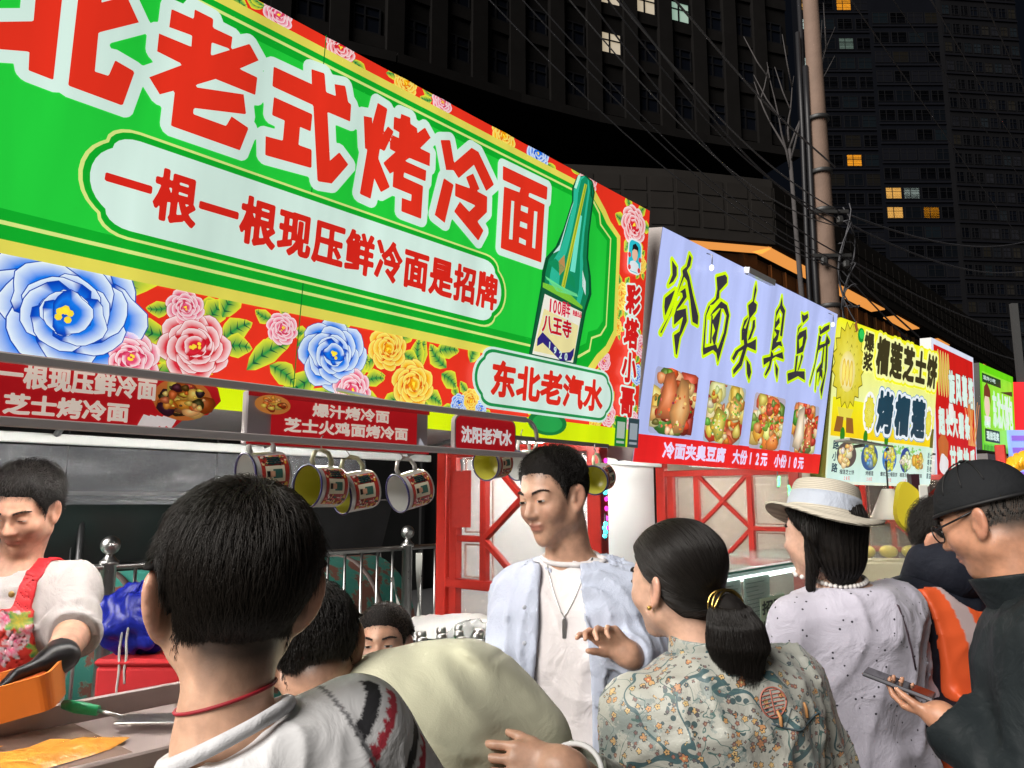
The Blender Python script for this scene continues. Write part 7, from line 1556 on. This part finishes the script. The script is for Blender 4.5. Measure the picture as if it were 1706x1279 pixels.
# ---------------------------------------------------------------- the man in the black cap
cm = Person('older man in a black backwards cap, glasses and black jacket at the right edge', A_(1644, 868, 1.62), 40, -22, 0, hs=.93, tone=(.40, .205, .13))
cm.line = (np.array([0, 25, 45, 60, 72, 80, 90, 112, 140, 180.]), np.array([.08, .08, .07, .05, .022, .018, .012, -.030, -.055, -.06])); cm.scalp = np.array((.09, .075, .065))
fc = V3(-.80, .60, 0); Pel = V3(1.12, 1.56, .88); cm.nb = V3(1.025, 1.585, 1.42); cm.T = torso(Pel, V3(1.065, 1.58, 1.45), fc, MALE, 1.0, 1.02)
shR, shL = tw(cm.T, .17, .0, .86), tw(cm.T, -.17, 0, .86); elL, wrL = tw(cm.T, -.225, .05, .38), A_(1568, 1194, 1.58); elR, wrR = tw(cm.T, .24, .0, .42), tw(cm.T, .20, .10, .05); ac = (shR, elR, wrR, shL, elL, wrL)
cm.extra = [arm_f(shR, elR, wrR), arm_f(shL, elL, wrL), lambda P: hand_f(P, ac[5], nrm(V3(-.50, .85, .12)), nrm(V3(.1, .1, 1)), False, (.55, .6, .65, .7), .0, .74, (.5, .8, .4)), lambda P: hand_f(P, ac[2], V3(-.1, .2, -1), V3(-1, 0, 0), True)]
cm.lo, cm.hi = bounds(cm.c, shR, shL, elR, elL, wrR, wrL, Pel); cm.lo[2] = .8; cm.hi[2] = cm.c[2]+.16
cm.make_body(.0045); cm.face(.5, (0, -.1)); cm.crop(5000, .012, .003, GREY_H, 6, cap=.0, droop=.4, rad=.0004)
def capf(P):
    Q = cm.loc(P); z0 = .030+.30*(Q[:, 1]+.02)*(Q[:, 1] < 2)*.35; d = head_f(Q)-.011-.012*np.clip((Q[:, 2]-.06)/.05, 0, 1); d = np.minimum(d, 1); e = ell(Q, (0, -.012, .045), (.084, .101, .090)); d = smin(e, ell(Q, (0, -.01, .03), (.082, .099, .06)), .02)
    return np.maximum(smax(d, -(Q[:, 2]-z0), .004), -(ell(Q, (0, -.012, .03), (.077, .094, .080))))
blk = cloth('black_cotton', (.014, .015, .017), .8, 420, .4, .2)
co = cm.clothes('cap', capf, blk, .0042, cm.c-.16, cm.c+.18)
for px_ in (-.5, .0, .5):
    tube_part('cap_seam', [cm.wor((.0835*math.sin(t)*math.cos(px_)+.002*0, -.012-.0835*1.2*math.sin(t)*math.sin(px_)*1.0, .045+.0945*math.cos(t))) for t in np.linspace(-1.25, 1.25, 24)], .0016, mat('band_black', (.006, .006, .007), .6), co, cm.base, 5)
mb = MB(); mb.ball(Vector(cm.wor((0, -.012, .139))-cm.base), (.007, .007, .004), 6); mb.build('cap_button', mat('band_black', (.006, .006, .007), .6), co)
bandp = [cm.wor((.0855*math.cos(t)*1.03, -.012+.105*math.sin(t)*1.03, .032+.105*math.sin(t)*.105)) for t in np.linspace(0, 6.283, 50)]; tube_part('cap_band', bandp, .004, mat('band_black', (.006, .006, .007), .6), co, cm.base, 6)
gm = mat('glasses_black', (.01, .01, .012), .25); gl_ = bpy.data.objects.new('glasses', None); link(gl_, cm.root)
for sg in (-1, 1):
    tube_part('temple_arm', [cm.wor((sg*.077, -.018, .022)), cm.wor((sg*.079, .03, .016)), cm.wor((sg*.068, .085, .012))], .0022, gm, gl_, cm.base, 6)
    tube_part('lens_rim', [cm.wor((sg*.035+.027*math.cos(t), .096-.010*abs(math.cos(t))*0, .004+.020*math.sin(t))) for t in np.linspace(0, 6.283, 24)], .0016, gm, gl_, cm.base, 6)
tube_part('bridge', [cm.wor((-.009, .097, .010)), cm.wor((0, .099, .012)), cm.wor((.009, .097, .010))], .0016, gm, gl_, cm.base, 6)
def jacket(P):
    d = torso_f(P, cm.T, .032, -.2, .97, .045); d = smin(d, smin(cone(P, ac[0]-cm.T['x']*.06, ac[0], .066, .068), cone(P, ac[3]+cm.T['x']*.06, ac[3], .066, .068), .01), .04)
    d = smin(d, sleeve_f(P, ac[0], ac[1], ac[2], .074, .074, .055, .93, .009), .05); d = smin(d, sleeve_f(P, ac[3], ac[4], ac[5], .076, .078, .052, .93, .010), .05); return d-folds(P, 41, .011, 14, 4, (1, 1, .4))
jm = cloth('black_jacket', (.013, .017, .019), .55, 300, .25, .15, sheen=.1); jk = cm.clothes('jacket', jacket, jm, .0075, cm.lo-V3(.1, .1, .08), cm.hi)
def jcol(P):
    ax = nrm(V3(-.12, .16, 1)); q = P-(cm.nb+V3(.006, -.004, .018)); h = q @ ax; r = np.sqrt(np.maximum((q**2).sum(1)-h**2, 0)); return np.maximum(np.abs(r-.076-.35*h)-.007, np.abs(h)-.032)-.003
cm.clothes('collar', jcol, jm, .0045, cm.nb-.16, cm.nb+.16, parent=jk)
cm.legs(Pel-V3(0, 0, .0), fc, cloth('black_trouser', (.02, .02, .022)))
ph = thing('phone', 'dark smartphone held low by the man in the black cap', 'phone', A_(1497, 1139, 1.66)); ph.rotation_euler = Matrix((Vector((.55, .83, 0)).normalized(), Vector((-.80, .53, .28)).normalized(), Vector((.1, -.2, 1)).normalized())).transposed().to_euler()
mb = MB(); ph.scale = (.86, .86, .86); mb.box((0, 0, 0), (.074, .155, .008), bev=.0028); mb.build('body', mat('phone_case', (.25, .25, .28), .3, metal=.6), ph); mb = MB(); mb.box((0, 0, .0045), (.068, .149, .0008)); mb.build('screen', mat('phone_glass', (.01, .01, .012), .08), ph)
mb = MB(); mb.box((0, -.0, -.0045), (.070, .150, .001)); mb.build('back_plate', mat('phone_back', (.03, .03, .035), .2), ph)
# ---------------------------------------------------------------- the worker in the orange vest
ov = Person('person in dark hooded jacket and orange reflective vest beside the cap wearer', A_(1580, 905, 2.15), -140, -28, 0, tone=(.44, .25, .17))
fc = V3(.45, -.88, 0); Pel = V3(1.19, 2.2, .86); ov.nb = V3(1.165, 2.17, 1.38); ov.T = torso(Pel, V3(1.16, 2.165, 1.42), fc, MALE, .98, 1.0)
shR, shL = tw(ov.T, .17, 0, .86), tw(ov.T, -.17, 0, .86); elL, wrL = tw(ov.T, -.25, .02, .42), tw(ov.T, -.16, .22, .36); elR, wrR = tw(ov.T, .24, .04, .42), tw(ov.T, .12, .24, .40); ao = (shR, elR, wrR, shL, elL, wrL)
ov.extra = [arm_f(shR, elR, wrR), arm_f(shL, elL, wrL), lambda P: hand_f(P, ao[5], V3(-.4, .7, 0), V3(0, 0, -1), False), lambda P: hand_f(P, ao[2], V3(-.4, .7, 0), V3(0, 0, -1), True)]
ov.lo, ov.hi = bounds(ov.c, shR, shL, elR, elL, wrR, wrL, Pel); ov.lo[2] = .8; ov.hi[2] = ov.c[2]+.16
ov.make_body(.006); ov.crop(3500, .025, .012, BLACK_H, 7)
def ojk(P):
    d = torso_f(P, ov.T, .026, -.1, .98, .04); d = smin(d, smin(cone(P, ao[0]-ov.T['x']*.06, ao[0], .066, .066), cone(P, ao[3]+ov.T['x']*.06, ao[3], .066, .066), .01), .05); d = smin(d, sleeve_f(P, ao[0], ao[1], ao[2], .072, .064, .048, .95, .007), .04); d = smin(d, sleeve_f(P, ao[3], ao[4], ao[5], .072, .064, .048, .95, .007), .04); return d-folds(P, 51, .006, 17)
dk = cloth('dark_jacket', (.012, .014, .022), .7, 300, .3, .15); oj = ov.clothes('jacket', ojk, dk, .009, ov.lo-V3(.06, .06, .02), ov.hi)
ov.clothes('hood', lambda P: smin(ell(P, ov.nb+V3(.02, -.055, .05), (.10, .085, .085)), cone(P, ov.nb+V3(-.06, .0, .01), ov.nb+V3(-.05, -.02, .08), .04, .03), .04), dk, .008, ov.nb-.2, ov.nb+.2, parent=oj)
def vest(P):
    Q = (P-ov.T['P']) @ ov.T['M']; h = Q[:, 2]/ov.T['L']; d = ojk(P)-.014; neck = np.sqrt(Q[:, 0]**2+((h-1.02)*ov.T['L'])**2)-.095
    return np.maximum(np.maximum(np.maximum(d, -(ojk(P)+.002)), np.abs(Q[:, 0])-.162+.05*np.clip((h-.6)*2, 0, 1)*0), np.maximum(-neck, np.maximum(.10-h, h-.97)*.5))
def vcol(V):
    Q = (V-ov.T['P']) @ ov.T['M']; c = np.repeat(np.array([[.80, .115, .03]]), len(V), 0); st = (np.abs(np.abs(Q[:, 0])-.085) < .022) | (np.abs(Q[:, 2]/ov.T['L']-.32) < .05); c[st] = (.46, .36, .36); return c
VEST = print_mat('vest_cloth', 0, rough=.5, base=1.0); ov.clothes('vest', vest, VEST, .006, ov.lo-V3(.06, .06, .02), ov.hi, vcol)
ov.legs(Pel, fc, cloth('navy_trouser', (.015, .016, .025)))

# ---------------------------------------------------------------- the boy in the foreground
by = Person('dark-haired boy in a white shark-print shirt with red neck cord, nearest of all', A_(389, 988, .82), 32, 2, 1, hs=.885, young=1, tone=(.53, .33, .235))
by.ear = (44, 1.26); by.line = (np.array([0, 25, 45, 60, 72, 82, 94, 112, 140, 180.]), np.array([.05, .05, .045, .030, .0, .018, .002, -.048, -.080, -.090]))
fc = V3(-.55, .83, 0); Pel = V3(-.10, .90, .84); by.nb = V3(-.288, .805, 1.385); by.T = torso(Pel, V3(-.283, .805, 1.39), fc, MALE, .80, .86)
shR, shL = tw(by.T, .118, 0, .89), tw(by.T, -.118, 0, .865); elR, wrR = tw(by.T, .20, .03, .42), tw(by.T, .12, .22, .40); elL, wrL = tw(by.T, -.20, .03, .42), tw(by.T, -.12, .2, .4); ab = (shR, elR, wrR, shL, elL, wrL)
by.extra = [arm_f(shR, elR, wrR, (.040, .032, .024)), arm_f(shL, elL, wrL, (.040, .032, .024)), lambda P: hand_f(P, ab[2], V3(-.3, .8, .1), V3(-.5, 0, -.6), True, s=.85), lambda P: hand_f(P, ab[5], V3(.3, .8, .1), V3(.5, 0, -.6), False, s=.85)]
by.lo, by.hi = bounds(by.c, shR, shL, elR, elL, wrR, wrL, Pel, pad=.17); by.lo[2] = .75; by.hi[2] = by.c[2]+.16
by.make_body(.0042); by.face(.6)
def bg_(Q): 
    t = np.clip((Q[:, 2]-.02)/.07, 0, 1); return .013*t**1.1+.003*np.clip(-(Q[:, 1]+.02)/.08, 0, 1)*np.clip((Q[:, 2]+.05)/.06, 0, 1)
bh = by.crop(22000, .027, .0050, BOY_H, 11, grow=bg_, whorl=(.012, -.045, .12), droop=.5, steps=7, cap=.003, rad=.00034)
def tsh(P):
    d = torso_f(P, by.T, .012, -.1, .995, .02); d = smin(d, smin(cone(P, ab[0]-by.T['x']*.05, ab[0], .044, .046), cone(P, ab[3]+by.T['x']*.05, ab[3], .044, .046), .01), .03)
    d = smin(d, sleeve_f(P, ab[0], ab[1], ab[2], .053, .060, .05, .05, .004), .04); d = smin(d, sleeve_f(P, ab[3], ab[4], ab[5], .053, .060, .05, .05, .004), .04)
    d = d-folds(P, 61, .005, 20, 4, (1, 1, .5)); return d
jer = cloth('boy_jersey', (.60, .60, .62), .85, 520, .35, .05)
def sleeve_col(V):
    "shark mouths printed on the right sleeve; the shirt itself is off-white"
    c = np.repeat(np.array([[.66, .66, .67]]), len(V), 0); a = nrm(ab[1]-ab[0]); q = V-ab[0]; t = q @ a; side = nrm(np.cross(a, -by.T['y'])); bk = np.cross(side, a); ang = np.arctan2(q @ side, -(q @ by.T['y'])); 
    Q = (V-by.T['P']) @ by.T['M']
    for t0, wd in ((-.030, .019), (.036, .016)):
        m = Q[:, 0] > .100; x = ang/.9; tt = (t-t0-.010*np.cos(x*1.4)); zig = .0065*np.abs(((x*4.2) % 1)*2-1)
        m = m & (np.abs(ang+.1) < .95)
        c[m & (tt > -wd) & (tt < -.004)] = (.02, .02, .024); c[m & (tt > .002+zig) & (tt < .016)] = (.42, .03, .05)
    c[(np.abs(Q[:, 0]-.104+.05*(Q[:, 2]/by.T['L']-.9)) < .0022) & (Q[:, 2]/by.T['L'] > .55)] = (.18, .18, .19)
    return c
SH = print_mat('shirt_print', 0, rough=.85, base=1.0)
nt = SH.node_tree; tc = nt.nodes.new('ShaderNodeTexCoord'); f = nt.nodes.new('ShaderNodeTexNoise'); f.inputs['Scale'].default_value = 13; f.inputs['Detail'].default_value = 5; f.inputs['Distortion'].default_value = 1.2; nt.links.new(tc.outputs['Object'], f.inputs[0]); bp = nt.nodes.new('ShaderNodeBump'); bp.inputs['Strength'].default_value = .5; bp.inputs['Distance'].default_value = .012; nt.links.new(f.outputs['Fac'], bp.inputs['Height']); nt.links.new(bp.outputs[0], nt.nodes['Principled BSDF'].inputs['Normal'])
ts = by.clothes('t_shirt', tsh, SH, .0036, by.lo+V3(-.05, -.05, .20), by.hi-V3(-.05, -.05, .05), sleeve_col)
nbr = [by.T['N']+by.T['x']*.062*math.cos(t)+by.T['y']*(.056*math.sin(t)-.008)+by.T['u']*(.002-.012*math.sin(t)) for t in np.linspace(0, 6.283, 60)]; tube_part('neckband', nbr, .0075, jer, ts, by.base, 8)
rc2 = ring_on(by.body_f, by.nb+V3(0, 0, .040), nrm(V3(-.26, -.02, 1)), .14, 60, .0015); tube_part('red_cord', rc2, .0019, mat('red_cord', (.30, .01, .02), .6), by.root, by.base, 6)
by.legs(Pel, fc, cloth('grey_short', (.12, .12, .13)), gap=.08)

# ---------------------------------------------------------------- the person bent over in the green shirt
bp_ = Person('person in a pale green shirt bent over the stall, back and black hair towards us', A_(520, 1084, 1.24), 20, -30, -12, hs=.81, young=1, tone=(.47, .28, .20))
Nk = A_(575, 1195, 1.26); Pel = A_(835, 1420, 1.36); fcb = nrm(V3(-.35, .75, -.65)); bp_.ear = (42, 1.18); bp_.nb = Nk+V3(-.02, 0, -.01)
BENT = (np.array([-.2, 0, .25, .5, .72, .86, .95, 1.0, 1.06]), np.array([.17, .19, .20, .205, .195, .17, .12, .08, .06]), np.array([.15, .17, .18, .185, .17, .14, .10, .07, .06]), np.zeros(9))
bp_.T = torso(Pel, Nk, fcb, BENT, .78, .85); bp_.T['L'] = max(bp_.T['L'], .30)
shA, elA, wrA = A_(800, 1160, 1.30), A_(1005, 1345, 1.24), A_(938, 1282, 1.12); shB, elB, wrB = A_(560, 1230, 1.35), A_(540, 1330, 1.5), A_(600, 1300, 1.65)
bp_.extra = [arm_f(shA, elA, wrA, (.05, .042, .030)), arm_f(shB, elB, wrB, (.05, .04, .03)), lambda P: hand_f(P, wrA, nrm(V3(-.92, .02, .05)), nrm(V3(-.1, .9, -.35)), False, (.30, .42, .48, .52), .03, .80, (.45, .8, .25)), lambda P: hand_f(P, wrB, V3(.2, .9, 0), V3(0, 0, -1), False)]
bp_.lo, bp_.hi = bounds(bp_.c, Nk, Pel, elA, wrA, wrB, elB, pad=.19); bp_.make_body(.0042); bp_.crop(9000, .026, .010, BLACK_H, 13, droop=.3, cap=.005, grow=lambda Q: .004+0*Q[:, 0])
mound = A_(680, 1268, 1.26)
def gshirt(P):
    d = torso_f(P, bp_.T, .012, -.25, .95, .05); d = smin(d, ell(P, mound, (.185, .165, .156)), .12); d = smin(d, cone(P, shA, shA+(elA-shA)*.42, .070, .064), .06); d = smin(d, cone(P, shB, shB+(elB-shB)*.6, .075, .066), .04)
    c0 = A_(905, 1215, 1.2); q = P-c0; dirv = nrm(A_(640, 1130, 1.1)-c0); tt = q @ dirv; rr = P @ nrm(V3(.35, .2, 1)); ph = np.arctan2(q @ V3(0, 0, 1), q @ V3(-1, 0, 0)); dist = np.sqrt((q**2).sum(1))
    rad = 0
    for th, am, r0, wd in ((.05, 1., .15, .012), (.30, .8, .16, .014), (.52, 1., .17, .013), (.78, .7, .15, .014), (1.02, .9, .15, .013), (-.25, .6, .13, .013)):
        rad = rad+am*np.exp(-(dist*np.sin(ph-th+.25*np.sin(dist*16+th*5))/wd)**2)*np.exp(-((dist-r0)/.06)**2)*(np.abs(ph-th) < 1.2)
    seam = np.exp(-(((P-shA) @ nrm(elA-shA)+.01)/.005)**2)*(np.linalg.norm(P-shA, axis=1) < .10)
    return d-.0075*rad+.003*seam-folds(P, 71, .002, 14, 3, (.6, 1, 1))
grn = cloth('sage_cotton', (.53, .525, .385), .85, 480, .25, .04, fold=.22); gs = bp_.clothes('shirt', gshirt, grn, .0055, bp_.lo-V3(.03, .06, .06), bp_.hi)
ax = nrm(wrA-elA); cuff0 = wrA-ax*.035
bp_.clothes('cuffed_sleeve', lambda P: np.maximum(np.maximum(cone(P, elA, cuff0, .064, .050), (P-cuff0) @ ax)-.0, -np.maximum(cone(P, elA, cuff0+ax*.05, .056, .043), -((P-cuff0) @ ax+.03)))-folds(P, 72, .003, 22), cloth('olive_cuff', (.22, .235, .19), .85, 420, .4), .005, np.minimum(elA, wrA)-.12, np.maximum(elA, wrA)+.12)
tube_part('cuff_lining', ring_on(lambda P: cone(P, elA, wrA, .052, .044), cuff0+ax*.003, ax, .1, 30, .0), .0042, mat('cuff_white', (.6, .6, .6), .8), bp_.root, bp_.base, 6)
hb = V3(Pel[0], Pel[1], .78); bp_.legs(hb, V3(-.35, .75, 0), cloth('khaki_short', (.25, .22, .17)), gap=.09)

# ---------------------------------------------------------------- the child peeping over the green back
kd = Person('child with short brown hair peeping over the green-shirted back', A_(640, 1074, 2.15), 176, 2, 3, hs=.84, young=1, tone=(.55, .33, .235))
fc = V3(.1, -1, 0); Pel = V3(-.31, 1.99, .66); kd.nb = V3(-.325, 1.97, 1.075); kd.T = torso(Pel, V3(-.325, 1.97, 1.10), fc, MALE, .72, .78)
kd.lo, kd.hi = bounds(kd.c, tw(kd.T, .2, 0, .8), tw(kd.T, -.2, 0, .8), Pel); kd.lo[2] = .62; kd.hi[2] = kd.c[2]+.15
shR, shL = tw(kd.T, .12, 0, .87), tw(kd.T, -.12, 0, .87); ak = (shR, tw(kd.T, .17, .02, .4), tw(kd.T, .12, .18, .4), shL, tw(kd.T, -.17, .02, .4), tw(kd.T, -.12, .18, .4))
kd.extra = [arm_f(*ak[:3], (.034, .028, .02)), arm_f(*ak[3:], (.034, .028, .02)), lambda P: hand_f(P, ak[2], V3(0, -1, .1), V3(0, 0, -1), True, s=.75), lambda P: hand_f(P, ak[5], V3(0, -1, .1), V3(0, 0, -1), False, s=.75)]
kd.make_body(.0046); kd.face(.75, (0, .05)); kd.line = (HL[0], HL[1]+np.array([-.008, -.008, -.01, 0, 0, 0, 0, 0, 0, 0])); kd.crop(6000, .011, .005, BROWN_H, 15, droop=.15, cap=.006, front=.6, grow=lambda Q: .006+0*Q[:, 0])
def kts(P):
    d = torso_f(P, kd.T, .014, -.1, .96, .03); d = smin(d, sleeve_f(P, *ak[:3], .05, .052, .045, .05), .04); return smin(d, sleeve_f(P, *ak[3:], .05, .052, .045, .05), .04)-folds(P, 81, .004, 24)
kd.clothes('t_shirt', kts, cloth('kid_navy', (.03, .04, .08)), .009); kd.legs(Pel, fc, cloth('kid_short', (.08, .08, .09)), gap=.07)

# ---------------------------------------------------------------- the cook
ck_ = Person('stall cook with short black hair, white jacket and red peony apron, looking down', A_(43, 850, 2.08), 183, -24, -2, hs=.91, tone=(.54, .31, .225))
fc = V3(.06, -1, 0); Pel = V3(-1.385, 2.12, .92); ck_.nb = V3(-1.335, 2.105, 1.425); ck_.T = torso(Pel, V3(-1.345, 2.11, 1.465), fc, MALE, .98, 1.0)
shR, shL = tw(ck_.T, .17, 0, .875), tw(ck_.T, -.17, 0, .875); elL, wrL = A_(124, 1052, 2.02), A_(96, 1098, 1.86); elR, wrR = tw(ck_.T, .25, .05, .45), tw(ck_.T, .12, .26, .36); acK = (shR, elR, wrR, shL, elL, wrL)
hL = lambda P: hand_f(P, wrL, nrm(V3(-.75, -.45, -.3)), nrm(V3(-.2, -.3, -.9)), False, (.5, .55, .6, .6), .05, 1.02, (.5, .7, .4)); hR = lambda P: hand_f(P, wrR, nrm(V3(.4, -.7, -.2)), V3(0, 0, -1), True, (.5, .5, .5, .5))
ck_.extra = [arm_f(shR, elR, wrR), arm_f(shL, elL, wrL, (.052, .044, .034)), hL, hR]
ck_.lo, ck_.hi = bounds(ck_.c, shR, shL, elR, elL, wrR, wrL, Pel); ck_.lo[2] = .85; ck_.hi[2] = ck_.c[2]+.17
ck_.make_body(.0042); ck_.face(.28, (0, -.15))
ck_.crop(10000, .035, .014, BLACK_H, 17, droop=.25, cap=.006, front=.5, grow=lambda Q: .018*np.clip((Q[:, 2]-.03)/.06, 0, 1), whorl=(.02, -.06, .1))
ck_.clothes('glove', lambda P: np.maximum(np.maximum(ck_.body_f(P)-.003, -((P-wrL) @ nrm(wrL-elL))-.035), sph(P, wrL+nrm(wrL-elL)*.08, .14)), mat('black_glove', (.012, .012, .014), .35), .0042, wrL-.17, wrL+.17)
def cjk(P):
    d = torso_f(P, ck_.T, .020, -.1, .97, .035); d = smin(d, smin(cone(P, shR-ck_.T['x']*.05, shR, .064, .064), cone(P, shL+ck_.T['x']*.05, shL, .064, .064), .01), .045)
    d = smin(d, sleeve_f(P, acK[0], acK[1], acK[2], .058, .060, .060, .12, .008), .045); d = smin(d, sleeve_f(P, acK[3], acK[4], acK[5], .058, .062, .060, .16, .008), .045); d = d-folds(P, 91, .008, 19, 4, (1, 1, .4))
    return np.maximum(d, -cone(P, ck_.nb+V3(0, -.01, -.04), ck_.nb+V3(0, -.03, .12), .060, .085))
shR, shL = acK[0], acK[3]
wj = cloth('cook_white', (.47, .43, .42), .8, 420, .3, .04); cj = ck_.clothes('cook_jacket', cjk, wj, .0065, ck_.lo-V3(.06, .06, .02), ck_.hi)
mb = MB(); p = front_pt(ck_.T, cjk, -.075, .86, .002); mb.ball(Vector(p-ck_.base), (.008, .004, .008), 8); mb.build('button', mat('brass_button', (.5, .33, .12), .3, metal=.8), cj)
def apron(P):
    Q = (P-ck_.T['P']) @ ck_.T['M']; h = Q[:, 2]/ck_.T['L']; d = cjk(P); sh_ = np.maximum(d-.007, -(d-.001)); w = np.interp(h, [-.2, .3, .55, .80, .82], [.20, .185, .165, .135, .134])
    bib = np.maximum(np.maximum(np.abs(Q[:, 0])-w, (h-.80)*.5), -(Q[:, 1]-.0)); strap = np.maximum(np.abs(np.abs(Q[:, 0])-.108+.03*(h-.8))-.020, .79-h); return np.maximum(sh_, np.minimum(bib, np.maximum(strap, h-1.2)))
q = np.random.RandomState(5); fx = np.stack([q.uniform(-.16, .14, 34), q.uniform(-.1, .78, 34), q.uniform(.016, .036, 34)], 1); fc_ = [((.62, .62, .62), (.75, .08, .22)), ((.62, .50, .50), (.70, .06, .12)), ((.03, .30, .08), (.55, .42, .04)), ((.75, .10, .26), (.66, .5, .55))]
def acol(V):
    Q = (V-ck_.T['P']) @ ck_.T['M']; h = Q[:, 2]/ck_.T['L']; c = np.repeat(np.array([[.62, .035, .025]]), len(V), 0); pan = (Q[:, 0] < -.035-.10*(.8-h)*0.9+.02) & (h < .80)
    for i, (x, y, r) in enumerate(fx):
        dx, dy = Q[:, 0]-x*.6+.07, (h-y)*ck_.T['L']; rr = np.hypot(dx, dy); an = np.arctan2(dy, dx); k = rr < r*(.75+.25*np.cos(an*5+i)); a_, b_ = fc_[i % 4]; t = np.clip(rr/r+.25*np.sin(an*10+i), 0, 1)[:, None]; c = np.where((k & pan)[:, None], np.array(a_)*t+np.array(b_)*(1-t), c)
    seam = pan & (np.abs(Q[:, 0]-(-.035-.09*(.8-h)+.02)) < .012) & (h < .8); c[seam] = (.03, .30, .07); c[h > .79] = (.60, .012, .02); return c
APR = print_mat('apron_cloth', 0, rough=.5, base=1.0); ap = ck_.clothes('apron', apron, APR, .0045, ck_.lo-V3(.06, .14, .12), ck_.hi, acol)
for k, (t_, hh) in enumerate((('哥', .655), ('面', .50))):
    LA = Art(); LA.text(t_, -.028, .028, -.028, .028, lin((250, 205, 40)), 1, bold=.03); o = LA.build('apron_lettering', PRINT, ap); V = np.array([tuple(v.co) for v in o.data.vertices]); cx = .052+.012*k
    P = np.array([tw(ck_.T, cx-(-v[0]*-1), .35, hh+v[1]/ck_.T['L']) for v in V])
    for _ in range(26): P = P-ck_.T['y'][None]*((cjk(P)-.0095)*.8)[:, None]
    o.data.vertices.foreach_set('co', (P-ck_.base).astype(np.float32).ravel()); o.data.update()
ck_.legs(Pel, fc, cloth('cook_trouser', (.03, .03, .035)))
